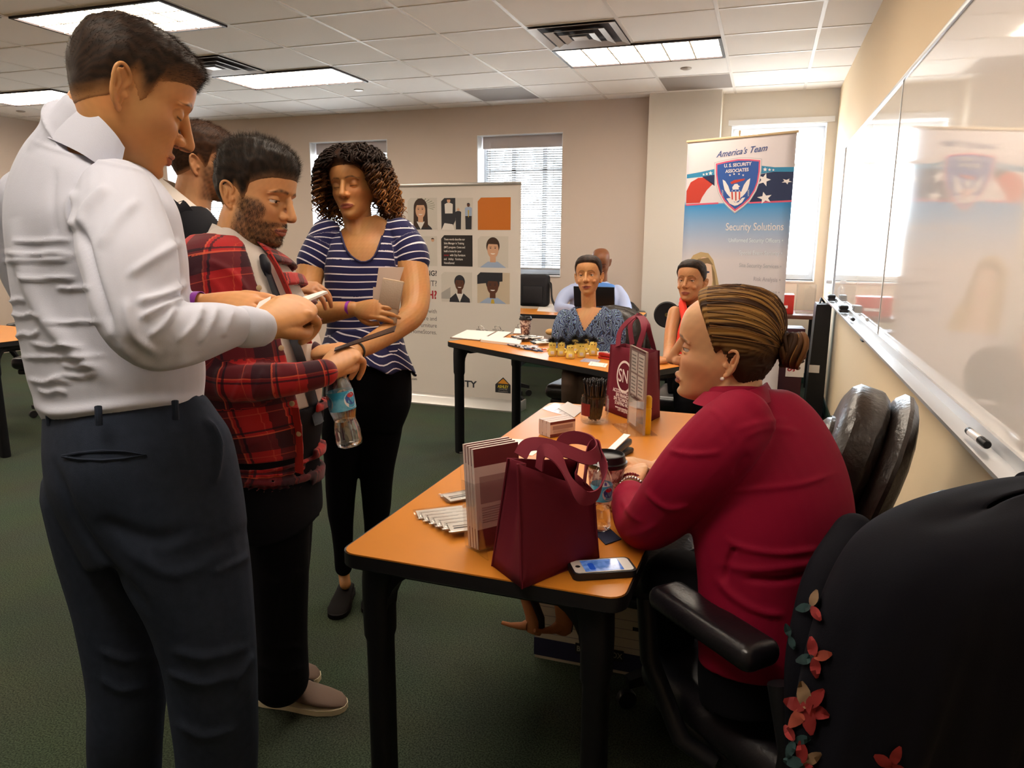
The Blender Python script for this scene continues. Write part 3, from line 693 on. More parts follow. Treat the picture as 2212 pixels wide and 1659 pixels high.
# stapler-like phone holder with white strip, coffee cup, water bottle, napkin
st = on_z(1338, 985, TH)
sp_ = empty('stapler', (st[0], st[1], TH), math.radians(74), 'small black stapler with a white strip on top near the clasped hands', 'stapler')
MB().box(-.065, .065, -.019, .019, 0, .016, bevel=.006).build('base', M_blk, sp_); MB().box(-.06, .062, -.016, .016, .018, .04, bevel=.008, M=Matrix.Rotation(-.12, 4, 'Y')).build('arm', mat('blue_black_plastic', '1d2a3d', .3), sp_)
MB().box(-.05, .06, -.011, .011, .0435, .0465, M=Matrix.Rotation(-.22, 4, 'Y')).build('white_strip', M_phw, sp_)
M_cup = mat('paper_cup_print', '8a4a4c', .6, noise=(70, .06, 'e2cfc6')); M_lid = mat('black_cup_lid', '151416', .3)
def make_cup(p, label, m, s=1.0, z=TH):
    t = empty('coffee_cup', (p[0], p[1], z+.001), 0, label, 'cup', 'lidded paper coffee cups')
    MB().lathe([(0, .004), (.027*s, .0), (.029*s, .003), (.039*s, .098*s), (.0, .098*s)], 28, cap=False).build('cup', m, t)
    MB().lathe([(.041*s, .094*s), (.043*s, .097*s), (.043*s, .103*s), (.040*s, .105*s), (.037*s, .118*s), (.034*s, .119*s), (.032*s, .113*s), (.0, .112*s)], 28, cap=False).build('lid', M_lid, t)
    return t
cp = on_z(1311, 1105, TH); make_cup(np.array([-.334, 1.70]), 'patterned paper coffee cup with black lid beside the clasped hands', M_cup, 1.18)
M_wat = clear_mat('bottle_plastic', 'eef2f4', .82, .03); M_lblu = mat('bottle_label_blue', '2f9ac6', .4, noise=(45, .1, '6fbbd8')); M_lblw = mat('bottle_label_white', 'dfe4e8', .4); M_lred = mat('bottle_label_red', 'b3262e', .4)
def make_bottle(M, label, s=1.0, text=True):
    t = empty('water_bottle', (0, 0, 0), 0, label, 'bottle', 'half litre water bottles'); t.matrix_world = M
    pr = [(0, .006), (.012, .003), (.024, .0), (.030, .004), (.0325, .014), (.0315, .030), (.0325, .036), (.030, .052), (.0265, .066), (.0275, .074), (.0315, .088), (.0325, .094), (.0325, .142), (.031, .150), (.026, .170), (.017, .188), (.0135, .194), (.0135, .2)]
    MB().lathe([(r*s, z*s) for r, z in pr], 32, cap=False).build('bottle_body', M_wat, t)
    wt = MB().lathe([(r*s*.95, z*s+.001) for r, z in pr[1:9]]+[(0, .066*s)], 32, cap=False); wt.build('water', mat('water', 'ffffff', .0, trans=1, ior=1.2), t)
    lb = MB().lathe([(.0329*s, .095*s), (.0331*s, .1*s), (.0331*s, .138*s), (.0329*s, .1425*s)], 32, cap=False).build('label', M_lblu, t)
    def patch(a0, a1, z0, z1, m, rr=.0334, nm='label_patch'):
        p = MB(); p.rings([[(rr*s*math.cos(a), rr*s*math.sin(a), z*s) for a in np.linspace(a0, a1, 9)] for z in (z0, z1)], closed=False); p.build(nm, m, lb)
    def oval(ac, zc, ra, rz, m, rr=.0334, nm='label_oval'):
        p = MB(); c = [p.bm.verts.new((rr*s*math.cos(ac+ra*math.cos(a)), rr*s*math.sin(ac+ra*math.cos(a)), (zc+rz*math.sin(a))*s)) for a in np.linspace(0, 2*PI, 20, endpoint=False)]; p.bm.faces.new(c); p.build(nm, m, lb)
    for k in range(3):
        ac = -PI/2+k*2*PI/3
        oval(ac, .119, .62, .020, M_lblw); oval(ac, .122, .50, .0145, mat('bottle_logo_blue', '2a4f9c', .4), .0337); oval(ac, .131, .34, .006, M_lred, .034)
    MB().lathe([(.0148*s, .196*s), (.0148*s, .211*s), (.013*s, .213*s), (0, .213*s)], 20, cap=False).build('cap', M_lblw, t)
    return t
wb_ = make_bottle(Matrix.Translation((-.316, 1.562, TH+.003)) @ rot_z(.9), 'water bottle standing behind the big burgundy tote on the front table', .76)
nz = [(1283, 1152), (1308, 1178), (1342, 1166), (1318, 1144)]
sheet(nz, 'dark navy folded napkin under the water bottle on the table', th=.0022, m=mat('navy_napkin', '232a48', .8), name='napkin', cat='napkin')
# ---------------------------------------------------------------- under the table
M_bxw = mat('white_cardboard', 'b9ad97', .8); M_bxb = mat('box_navy', '23233f', .8)
bx = empty('storage_box', (-.448, 2.33, 0), math.radians(0), 'white cardboard storage box with navy band on the floor beneath the front table', 'box')
MB().box(-.20, .20, -.165, .165, 0, .29).build('carton', M_bxw, bx); MB().box(-.203, .203, -.168, .168, .012, .075).build('navy_band', M_bxb, bx)
MB().box(-.207, .207, -.172, .172, .235, .30, bevel=.003).build('lid', M_bxw, bx)
MB().box(-.06, .10, -.1705, -.168, .045, .083).build('label_plate', M_blk, bx)
lettering('BANKERS BOX', .027, mat('label_grey', '8c8878', .7), Matrix.Translation((.02, -.171, .064)) @ rot_x(PI/2), bx, bold=.02, wide=.85)
q = MB()
for k in range(4): q.box(-.19, .19, -.1659, -.165, .095+.032*k, .0965+.032*k)
q.build('printed_lines', M_grayink, bx); MB().box(.125, .165, -.1665, -.165, .16, .172).build('hand_hole', M_blk, bx)
M_nude = mat('tan_suede', 'a8683c', .7)
def make_pump(M, label, group='tan high heeled shoes under the table'):
    """local: sole plane z, toe toward +y, heel at origin, up +z"""
    t = empty('high_heel_shoe', (0, 0, 0), 0, label, 'shoe', group); t.matrix_world = M
    b = MB(); R = []
    for y, hw, zb, zt_ in ((-.006, .012, .088, .135), (.01, .026, .082, .142), (.04, .030, .074, .132), (.08, .030, .050, .098), (.12, .036, .022, .062), (.16, .040, .004, .050), (.19, .036, .0, .042), (.215, .024, .0, .028), (.232, .008, .002, .014)):
        R.append([(hw*math.cos(a), y, zb+(zt_-zb)*(.5+.5*math.sin(a))**.8) for a in np.linspace(-PI/2, 1.5*PI, 20, endpoint=False)])
    b.rings(R).build('upper', M_nude, t)
    o = MB(); R = [[(.72*hw*math.cos(a), y, z+.012*math.sin(a)) for a in np.linspace(0, 2*PI, 16, endpoint=False)] for y, hw, z in ((.012, .026, .134), (.05, .028, .124), (.09, .03, .094), (.13, .03, .06))]
    o.rings(R).build('opening', mat('shoe_lining_dark', '1a1012', .8), t)
    MB().rings([[(r*math.cos(a), y+r*math.sin(a), z) for a in np.linspace(0, 2*PI, 12, endpoint=False)] for y, r, z in ((.018, .022, .090), (.004, .013, .065), (-.004, .008, .03), (-.006, .006, 0))]).build('heel', M_nude, t)
    return t
def pump_world(hp, toe_dir, up_dir, label):
    y = unit(toe_dir); z = unit(np.array(up_dir)-y*(np.array(up_dir)@y)); x = np.cross(y, z)
    return make_pump(frame_m(np.array(hp)-y*0-z*.11, x, y, z), label)
pump_world(on_y(1152, 1364, 2.05), (.12, .28, .95), (.90, -.05, 0.1), 'tan high heel with its stiletto showing, toe up under the front table')
pump_world(on_y(1212, 1366, 2.10), (.25, .30, .92), (.60, .75, -.2), 'tan high heel seen from behind, right of the one showing its stiletto')
# ================================================================ people: tools
def voxel(parts, size, smooth=3, lam=.5):
    """union of closed shapes as one continuous surface"""
    Vt, F = joinVF(parts); me = np_mesh('tmp', Vt, F, False)
    bm = bmesh.new(); bm.from_mesh(me); bmesh.ops.recalc_face_normals(bm, faces=bm.faces); bm.to_mesh(me); bm.free()
    o = bpy.data.objects.new('tmp', me); COL.objects.link(o)
    md = o.modifiers.new('r', 'REMESH'); md.mode = 'VOXEL'; md.voxel_size = size; md.adaptivity = 0
    ev = o.evaluated_get(bpy.context.evaluated_depsgraph_get()); m2 = ev.to_mesh()
    n = len(m2.vertices); co = np.empty(n*3, np.float32); m2.vertices.foreach_get('co', co)
    k = len(m2.polygons); li = np.empty(len(m2.loops), np.int32); m2.loops.foreach_get('vertex_index', li)
    ev.to_mesh_clear(); bpy.data.objects.remove(o); bpy.data.meshes.remove(me)
    Vt = co.reshape(-1, 3).astype(float); F = li.reshape(-1, 4)
    return relax(Vt, F, smooth, lam), F
def edges_of(F):
    E = np.vstack([F[:, [0, 1]], F[:, [1, 2]], F[:, [2, 3]], F[:, [3, 0]]]); E = np.sort(E, 1)
    return np.unique(E, axis=0)
def relax(Vt, F, it, lam=.5, mask=None):
    if it <= 0: return Vt
    E = edges_of(F); n = len(Vt); deg = np.bincount(E.ravel(), minlength=n).astype(float)
    for i in range(it):
        for l in ((lam, -lam*1.02) if i % 2 == 0 and it > 3 else (lam,)):
            S = np.stack([np.bincount(E[:, 0], Vt[E[:, 1], k], n)+np.bincount(E[:, 1], Vt[E[:, 0], k], n) for k in range(3)], 1)
            D = S/np.maximum(deg, 1)[:, None]-Vt
            Vt = Vt+l*D*(1 if mask is None else mask[:, None])
    return Vt
def normals(Vt, F):
    fn = np.cross(Vt[F[:, 2]]-Vt[F[:, 0]], Vt[F[:, 3]]-Vt[F[:, 1]]); N = np.zeros_like(Vt)
    for k in range(4): np.add.at(N, F[:, k], fn)
    return N/(np.linalg.norm(N, axis=1)[:, None]+1e-12)
def seg_dist(P, pl):
    """distance of 2-D/3-D points to a polyline, and parameter along it (length)"""
    pl = np.asarray(pl, float); best = np.full(len(P), 1e9); par = np.zeros(len(P)); L = 0
    for a, b in zip(pl, pl[1:]):
        d = b-a; l2 = d@d; t = np.clip(((P-a)@d)/(l2+1e-12), 0, 1); q = np.linalg.norm(P-(a+t[:, None]*d), axis=1)
        m = q < best; best[m] = q[m]; par[m] = L+t[m]*math.sqrt(l2); L += math.sqrt(l2)
    return best, par/max(L, 1e-9)
def folds(Vt, F, lines):
    """raise cloth folds: lines = (photo polyline, width in px, height in m). Moves the cloth surface that lies under the line."""
    N = normals(Vt, F); Q, d = to_px(Vt); face = (N@FW) < .15
    for pl, wd, h in lines:
        pl = catmull(np.asarray(pl, float), 5)
        lo, hi = pl.min(0)-3*wd, pl.max(0)+3*wd
        idx = np.where(face & (Q[:, 0] > lo[0]) & (Q[:, 0] < hi[0]) & (Q[:, 1] > lo[1]) & (Q[:, 1] < hi[1]))[0]
        if not len(idx): continue
        q, t = seg_dist(Q[idx], pl)
        a = h*np.exp(-(q/wd)**2)*np.clip(np.minimum(t, 1-t)*6, .0, 1)
        Vt[idx] += N[idx]*a[:, None]
    return Vt
def wrinkle_noise(Vt, F, amp, freq, seed=0, dirv=None):
    """soft irregular cloth relief"""
    r = np.random.default_rng(seed); N = normals(Vt, F); a = np.zeros(len(Vt))
    for k in range(14):
        w_ = r.normal(size=3); 
        if dirv is not None: w_ = w_*.35+np.asarray(dirv)*r.normal()*1.6
        w_ = w_*freq; a += np.sin(Vt@w_+r.uniform(0, 6.28)+.8*np.sin(Vt@(r.normal(size=3)*freq*.6)))/14
    return Vt+N*(amp*a*2.2)[:, None]
def add_color(me, C, name='Col'):
    at = me.attributes.new(name, 'FLOAT_COLOR', 'POINT')
    A = np.ones((len(me.vertices), 4), np.float32); A[:, :3] = C; at.data.foreach_set('color', A.ravel())
def add_vec(me, P, name):
    at = me.attributes.new(name, 'FLOAT_VECTOR', 'POINT'); at.data.foreach_set('vector', np.asarray(P, np.float32).ravel())
def attr_mat(name, attr='Col', rough=.55, sss=.08, bump=(260, .12, .0008), spec=.4, sheen=0, coat=0):
    m = mat(name, 'ffffff', rough, spec=spec, bump=bump, sss=sss, sheen=sheen, coat=coat); nt = m.node_tree
    a = nt.nodes.new('ShaderNodeAttribute'); a.attribute_name = attr
    nt.links.new(a.outputs['Color'], nt.nodes['Principled BSDF'].inputs['Base Color']); return m
M_skin = attr_mat('skin', rough=.48, sss=.10, bump=(420, .10, .0006), spec=.42)
M_eye = attr_mat('eye', rough=.08, sss=0, bump=None, spec=.6)
M_hair = attr_mat('hair', rough=.58, sss=0, bump=None, spec=.22)
M_cloth = attr_mat('printed_cloth', rough=.8, sss=0, bump=(900, .25, .0006), spec=.2, sheen=.15)
L3 = lambda h: np.array(lin(h)[:3])
# ---------------- head
HZ = np.array([-.121, -.116, -.106, -.092, -.072, -.048, -.022, 0, .022, .05, .078, .098, .110, .117])
HF = np.array([.062, .080, .0865, .085, .087, .0885, .0875, .0865, .0925, .0945, .086, .066, .042, .010])
HB = np.array([.030, -.004, -.028, -.048, -.062, -.074, -.088, -.096, -.100, -.102, -.096, -.080, -.056, -.022])
HW = np.array([.010, .025, .038, .050, .0585, .0650, .0695, .0715, .0745, .0765, .0715, .0585, .0415, .012])
def skull(nz=70, nt=96, jaw=1.0, wide=1.0, off=None):
    z = np.linspace(0, 1, nz); z = HZ[0]+(HZ[-1]-HZ[0])*(.5-.5*np.cos(PI*z))
    def it(A):
        v = np.interp(z, HZ, A)
        for _ in range(3): v[1:-1] = .25*v[:-2]+.5*v[1:-1]+.25*v[2:]
        return v
    f, b, hw = it(HF), it(HB), it(HW)*wide
    hw = np.where(z < -.03, hw*(1+(jaw-1)*np.clip((-.03-z)/.05, 0, 1)), hw)
    t = np.arange(nt)*2*PI/nt; c, s = np.cos(t), np.sin(t)
    yc = np.clip((f+b)/2-.012, -1, 1)
    X = hw[:, None]*np.sign(c)*np.abs(c)**.92
    Y = yc[:, None]+np.where(s > 0, (f-yc)[:, None], (yc-b)[:, None])*np.sign(s)*np.abs(s)**.90
    P = np.stack([X, Y, np.broadcast_to(z[:, None], X.shape)], -1).reshape(-1, 3)
    F = []
    for i in range(nz-1):
        for j in range(nt): F.append([i*nt+j, i*nt+(j+1) % nt, (i+1)*nt+(j+1) % nt, (i+1)*nt+j])
    F.append(list(range(nt))[::-1]); F.append([(nz-1)*nt+j for j in range(nt)])
    return P, F
def look(px, py):
    """right, up, away directions as seen at a photo pixel"""
    d = unit((px-1106)/FPX*RT-(py-829.5)/FPX*UP+FW); r = unit(np.cross(d, UP)); return r, np.cross(r, d), d
class Head:
    """head frame: +y face forward, +z crown, origin between the eyes inside the skull"""
    def __init__(s, pos, face, up, scale=1.0, **k):
        f = unit(face); u = unit(np.asarray(up, float)-f*(np.asarray(up, float)@f)); r = np.cross(f, u)
        s.o = np.asarray(pos, float); s.A = np.stack([r, f, u]); s.s = scale; s.k = k
    def w(s, P): return s.o+(np.asarray(P, float)*s.s)@s.A
    def l(s, P): return ((np.asarray(P, float)-s.o)@s.A.T)/s.s
    def parts(s):
        k = s.k; g = k.get('nose', 1.0); nw = k.get('nosew', 1.0); lip = k.get('lip', 1.0); br = k.get('brow', 1.0); so = k.get('socket', 1.0); sm = k.get('smile', 0)
        P, F = skull(jaw=k.get('jaw', 1.0), wide=k.get('wide', 1.0))
        # face relief by broad displacements on the front
        fr = np.clip((P[:, 1]-.01)/.05, 0, 1)
        def B(cx, cz, rx, rz, a, side=True):
            d = 0
            for sx in ((1, -1) if side else (0,)):
                d = d+np.exp(-((P[:, 0]-sx*cx)/rx)**2-((P[:, 2]-cz)/rz)**2)
            return d*a*fr
        dy = B(.031, -.002, .019, .014, -.0115*so)+B(.030, .0225, .024, .010, .004*br)+B(0, .03, .02, .02, .002, False)
        dy += B(.046, -.030, .020, .020, .0055)+B(0, -.074, .028, .022, .0045, False)+B(.034, -.062, .016, .022, -.003)
        dy += B(0, -.091, .02, .007, -.0035, False)+B(0, -.108, .018, .014, .0055, False)+B(.018, -.045, .01, .018, -.001)
        P = P.copy(); P[:, 1] += dy
        P[:, 0] += np.sign(P[:, 0])*np.exp(-((P[:, 2]+.03)/.022)**2-((P[:, 1]-.045)/.03)**2)*.004
        T = [(P, F)]
        # nose
        T.append(tube([(0, .080, .020), (0, .0905, .006), (0, .0985+.004*(g-1), -.010), (0, .1075+.010*(g-1)*2, -.026), (0, .1125+.010*(g-1)*2, -.0365), (0, .104, -.0425)],
                      [(.0075*nw, .009), (.0070*nw, .009), (.0078*nw, .010), (.0092*nw, .010), (.0098*nw, .0098), (.007*nw, .006)], 16, ref=(1, 0, 0), res=5))
        for sx in (-1, 1):
            T.append(sphere((sx*.0125*nw, .0945, -.0385), (.0078*nw, .0105, .0078), 10))
            T.append(tube([(sx*.011*nw, .092, -.030), (sx*.0075*nw, .1, -.036)], [.006, .007], 10, res=2))
        # lips
        w_ = .0245*(1+.18*sm); cz = -.0735+.006*sm; mo = k.get('open', 0)
        T.append(tube([(-w_, .079-.004*sm, cz), (-.013, .0895, -.0695+mo*.3), (-.0045, .0935, -.0668+mo*.3), (0, .0932, -.0676+mo*.3), (.0045, .0935, -.0668+mo*.3), (.013, .0895, -.0695+mo*.3), (w_, .079-.004*sm, cz)], [(.0016, .004), (.0042*lip, .005), (.0047*lip, .005), (.0046*lip, .005), (.0047*lip, .005), (.0042*lip, .005), (.0016, .004)], 12, ref=(0, 0, 1), res=4))
        T.append(tube([(-w_*.93, .079-.004*sm, cz-.0015), (-.012, .0885, -.0775-mo), (0, .0922, -.0792-mo), (.012, .0885, -.0775-mo), (w_*.93, .079-.004*sm, cz-.0015)], [(.0018, .004), (.0048*lip, .005), (.0056*lip, .005), (.0048*lip, .005), (.0018, .004)], 12, ref=(0, 0, 1), res=4))
        if sm:
            for sx in (-1, 1): T.append(sphere((sx*.041, .066, -.040), (.016, .014, .014), 10))
        # brows / lids
        op = k.get('lids', .5)                              # 0 closed .. 1 wide open
        for sx in (-1, 1):
            T.append(tube([(sx*.012, .0845, .0175), (sx*.026, .0855, .0215), (sx*.042, .0775, .0205), (sx*.052, .066, .013)], [.0035*br, .0048*br, .0046*br, .003], 10, res=4))
            e = np.array([sx*.0315, .0680, -.001])
            # upper lid: patch of a thick sphere
            el0 = math.radians(-38+74*op); R1, R0 = .0152, .0106
            def patch(e0, e1):
                na, nb = 14, 6; out = []
                for Rr in (R1, R0):
                    for i in range(nb+1):
                        el = e0+(e1-e0)*i/nb
                        for j in range(na+1):
                            az = math.radians(-98+196*j/na); arch = .0
                            ee = el-.35*(abs(az)/1.7)**2*(el-math.radians(-8)) if i == 0 and e1 > e0 else el
                            out.append(e+Rr*np.array([math.cos(ee)*math.sin(az), math.cos(ee)*math.cos(az), math.sin(ee)]))
                n1 = (na+1)*(nb+1); F_ = []
                ix = lambda l, i, j: l*n1+i*(na+1)+j
                for i in range(nb):
                    for j in range(na):
                        F_.append([ix(0, i, j), ix(0, i, j+1), ix(0, i+1, j+1), ix(0, i+1, j)]); F_.append([ix(1, i, j), ix(1, i+1, j), ix(1, i+1, j+1), ix(1, i, j+1)])
                for j in range(na):
                    F_.append([ix(0, 0, j), ix(1, 0, j), ix(1, 0, j+1), ix(0, 0, j+1)]); F_.append([ix(0, nb, j), ix(0, nb, j+1), ix(1, nb, j+1), ix(1, nb, j)])
                for i in range(nb):
                    F_.append([ix(0, i, 0), ix(0, i+1, 0), ix(1, i+1, 0), ix(1, i, 0)]); F_.append([ix(0, i, na), ix(1, i, na), ix(1, i+1, na), ix(0, i+1, na)])
                return np.array(out), F_
            T.append(patch(el0, math.radians(80)))
            T.append(patch(math.radians(-80), math.radians(-26-8*op)))
        # ears
        for sx in (-1, 1): T += s.ear(sx)
        # jaw mass under the chin towards the neck
        return [(s.w(v), f) for v, f in T]
    def ear(s, sx):
        es = s.k.get('ear', 1.0)
        c = np.array([sx*.0715*s.k.get('wide', 1.0), -.016, -.018]); yb = unit(np.array([sx*.42, -.88, .12])); zb = unit(np.array([sx*.10, -.16, 1.])); nb = np.cross(zb, yb)*sx
        nb = unit(nb)*(1 if nb[0]*sx > 0 else -1)
        m = lambda u, v, h: c+yb*(u*es)+zb*(v*es)+nb*h
        rim = [(.004, .006, .001), (-.002, .020, .004), (.006, .031, .006), (.018, .033, .007), (.027, .024, .007), (.029, .008, .007), (.024, -.010, .006), (.015, -.024, .004), (.006, -.029, .002)]
        T = [tube([m(*p) for p in rim], [.0028, .0034, .0036, .0036, .0036, .0036, .0036, .0042, .004], 8, res=4)]
        base = [(.012, .004, 0), (.012, .004, .0035)]
        b = []
        for hh, q in ((-.0045, .80), (.0015, .92)):
            b.append([m(.0135+(.0155*q)*math.cos(a), .003+(.030*q)*math.sin(a)-(.003 if math.sin(a) < 0 else 0), hh) for a in np.linspace(0, 2*PI, 24, endpoint=False)])
        Vt = np.array(b[0]+b[1]); F = [[i, (i+1) % 24, 24+(i+1) % 24, 24+i] for i in range(24)]+[list(range(24))[::-1], list(range(24, 48))]
        T.append((Vt, F))
        T.append(tube([m(.019, .020, .003), (m(.014, .006, .0045)), m(.018, -.008, .004), m(.012, -.016, .004)], [.002, .0028, .0028, .0022], 8, res=4))   # antihelix
        T.append(sphere(m(.001, -.004, .003), (.0035, .005, .006), 8))     # tragus
        T.append(sphere(m(.008, -.027, .002), (.005, .006, .006), 8))      # lobe
        return T
    def eyes(s, gaze=(0, 1, -.3), iris='3a2417'):
        out = []
        g = unit(gaze)
        for sx in (-1, 1):
            Vt, F = sphere((0, 0, 0), .0117, 16); a = np.arccos(np.clip(Vt@g/.0117, -1, 1))
            Cc = np.where((a < .17)[:, None], L3('080606'), np.where((a < .46)[:, None], L3(iris), L3('d9cfc6')))
            Vt = Vt+np.where(a < .5, .0006, 0)[:, None]*g+np.array([sx*.0313, .0678, -.001]); out.append((s.w(Vt), F, Cc))
        if s.k.get('smile', 0) > .6:
            v, f = tube([(-.0165, .0845, -.0695), (-.009, .0900, -.0722), (0, .0918, -.0732), (.009, .0900, -.0722), (.0165, .0845, -.0695)], [(.0012, .002), (.0030, .003), (.0034, .003), (.0030, .003), (.0012, .002)], 8, ref=(0, 0, 1), res=3); out.append((s.w(v), f, np.tile(L3('e2d8ce'), (len(v), 1))))
        return out
    def color(s, Vw, base, lips='9c5a4c', brows='1d130e', beard=0, beardc='1a120d', stub=0, shadow=None, cheek=None, lash='1a0f0b', browd=.85, browt=1.0):
        """skin colours from the place on the head"""
        P = s.l(Vw); n = len(P); C = np.tile(L3(base), (n, 1)); x, y, z = P.T; ax = abs(x)
        near = (np.linalg.norm(P, axis=1) < .17)
        def mix(m, c):
            nonlocal C; m = np.clip(m, 0, 1)[:, None]*near[:, None]; C = C*(1-m)+L3(c)*m
        nz = (np.sin(P@np.array([310, 170, 240.]))+np.sin(P@np.array([-210, 330, 190.]))+np.sin(P@np.array([480, -260, 350.])))/3
        C *= (1+.05*nz)[:, None]; n2 = (np.sin(P@np.array([61, 37, 52.])+1)+np.sin(P@np.array([-47, 71, -33.])))/2; C *= np.stack([1+.03*n2, 1-.05*n2, 1-.07*n2], 1)
        if cheek: mix(.35*np.exp(-((ax-.045)/.02)**2-((z+.032)/.02)**2)*(y > .02), cheek)
        mix(.22*np.exp(-(ax/.016)**2-((z+.034)/.012)**2)*(y > .09), cheek or lips)
        if shadow: mix(.55*np.exp(-((ax-.032)/.018)**2-((z-.010)/.008)**2)*(y > .05), shadow)
        # lips
        sm = s.k.get('smile', 0); mo = s.k.get('open', 0)
        zl = -.0725+np.clip((ax-.012)/.012, 0, 1)*(.004*sm)
        up = (ax < .0245*(1+.15*sm)) & (y > .074) & (z < zl+.0066*(1-(ax/.030)**2)) & (z > zl-(.0125+mo*1.5)*(1-(ax/.030)**2))
        mix(up*.85, lips); mix((abs(z-zl+.0012) < .0012)*(ax < .0235)*(y > .074)*.75, '3a1512')
        if mo: mix((z < zl+.001)*(z > zl-.004-mo*1.2)*(ax < .014)*(y > .074)*.9, '4a1a16')
        # nostrils
        mix(np.exp(-((ax-.0068)/.0036)**2-((z+.0445)/.0028)**2)*(y > .09)*.85, '2b120d')
        # brows
        arc = .0215+.0035*np.sin(np.clip((ax-.012)/.04, 0, 1)*PI)-np.clip((ax-.036)/.016, 0, 1)*.005
        thick = .0042*browt*np.clip((.058-ax)/.02, .25, 1)
        mb = np.clip(1.3-abs(z-arc)/thick, 0, 1)*np.clip((ax-.008)/.005, 0, 1)*np.clip((.056-ax)/.006, 0, 1)*(y > .045)
        mix(mb*browd*(.8+.3*nz), brows)
        # lash line along the lid edge
        op = s.k.get('lids', .5); el0 = math.radians(-38+74*op); ex = (ax-.0315); r2 = np.sqrt(ex**2+(y-.0680)**2+(z+.001)**2)
        el = np.arcsin(np.clip((z+.001)/np.maximum(r2, 1e-6), -1, 1)); az = np.arctan2(ex, y-.0680)
        le = el0-.35*(np.abs(az)/1.7)**2*(el0-math.radians(-8))
        mix((r2 < .018)*np.clip(1.2-abs(el-le)/.13, 0, 1)*(np.abs(az) < 1.35)*.9, lash)
        if beard or stub:
            jawm = np.clip((-.040-z+.25*np.clip(ax-.045, 0, .1)*6*.0+np.clip((ax-.030)/.03, 0, 1)*.038)/.014, 0, 1)
            side = np.clip((y-(-.012))/.02, 0, 1)*np.clip((.055+.0-z)/.02, 0, 1)
            mous = (ax < .030)*np.clip(1-abs(z+.0575)/.0085, 0, 1)*(y > .07)
            bare = np.exp(-(ax/.026)**4-((z+.0745)/.0115)**4)*(y > .06)
            cheekb = np.clip((.058-ax)/.01, 0, 1)*np.clip((z+.062)/.012, 0, 1)
            m = np.clip(jawm*side*(1-cheekb), 0, 1)*(1-bare); m = np.maximum(m, mous*.9)
            m *= np.clip((z+.128)/.01, .35, 1)
            mix(m*(beard+stub)*(.86+.25*nz), beardc); s.beardmask = m
        # lower face hair shading under the hairline is left to the hair mesh
        return C
    # scalp cap
    def hair_cap(s, thick, hairline, noise=.0015, seed=1, wide=1.0, col='1a120d', col2=None, nz=110, nt=150, soft=.020, streak=60, skin=None, fade=(.3, .5)):
        """closed cap that dives under the skin outside the hairline.  thick(P)->m, hairline(P)->>0 inside"""
        P, F = skull(nz, nt, wide=s.k.get('wide', 1.0)*wide)
        c = np.array([0, -.01, .0]); D = P-c; D /= np.linalg.norm(D, axis=1)[:, None]
        hd = hairline(P); m = np.clip(hd/.008, -1, 1); th = thick(P); ms = np.clip(hd/soft, 0, 1); ms = ms*ms*(3-2*ms)
        r = np.random.default_rng(seed); nn = 0
        for _ in range(10):
            w_ = r.normal(size=3)*r.uniform(40, 200); nn = nn+np.sin(P@w_+r.uniform(0, 6))/10
        h = np.where(m > 0, .0012*np.clip(m*3, 0, 1)+th*ms+noise*nn*ms*2, m*.010)
        Q = P+D*h[:, None]
        C = np.tile(L3(col), (len(P), 1))
        if col2 is not None:
            k = .5+.5*np.sin(np.arctan2(P[:, 0], P[:, 2]+.05)*streak+6*nn); C = C*(1-.6*k[:, None])+L3(col2)*.6*k[:, None]
        if skin is not None:
            k = (np.clip(1-hd/(soft*fade[0]), 0, 1)*fade[1]*np.clip((.050-P[:, 2])/.03, .35, 1))[:, None]; C = C*(1-k)+L3(skin)*k
        return s.w(Q), F, C, P, Q, m
def strands(roots, dirs, lens, rad, seg=3, curl=None, grav=None, seed=0):
    """thin tapered hair strands as one mesh; dirs unit; returns V,F"""
    n = len(roots); r = np.random.default_rng(seed); K = []
    roots = np.asarray(roots); dirs = np.asarray(dirs); lens = np.broadcast_to(np.asarray(lens, float), (n,))
    side = np.cross(dirs, r.normal(size=(n, 3))); side /= np.linalg.norm(side, axis=1)[:, None]+1e-9; s2 = np.cross(dirs, side)
    Vt = []
    for k in range(seg+1):
        t = k/seg; c = roots+dirs*(lens*t)[:, None]
        if grav is not None: c = c+np.asarray(grav)*((lens*t*t)[:, None])
        rr = rad*(1-.85*t)
        for a in range(3):
            an = a*2*PI/3; Vt.append(c+rr*(side*math.cos(an)+s2*math.sin(an)))
    Vt = np.stack(Vt, 1)                                   # n, (seg+1)*3, 3
    m = (seg+1)*3; F = []
    base = np.arange(n)[:, None]*m
    for k in range(seg):
        for a in range(3):
            F.append(np.stack([base[:, 0]+k*3+a, base[:, 0]+k*3+(a+1) % 3, base[:, 0]+(k+1)*3+(a+1) % 3, base[:, 0]+(k+1)*3+a], 1))
    return Vt.reshape(-1, 3), np.vstack(F)
def hair_object(name, pieces, parent, mats=None):
    """pieces: list of (V, F, C)"""
    Vs, Fs, Cs, k = [], [], [], 0
    for v, f, c in pieces:
        Vs.append(v); Cs.append(np.broadcast_to(c, (len(v), 3)))
        if isinstance(f, np.ndarray): Fs += (f+k).tolist()
        else: Fs += [[i+k for i in q] for q in f]
        k += len(v)
    me = np_mesh(name, np.vstack(Vs), Fs); add_color(me, np.vstack(Cs)); return link(name, me, mats or M_hair, parent)
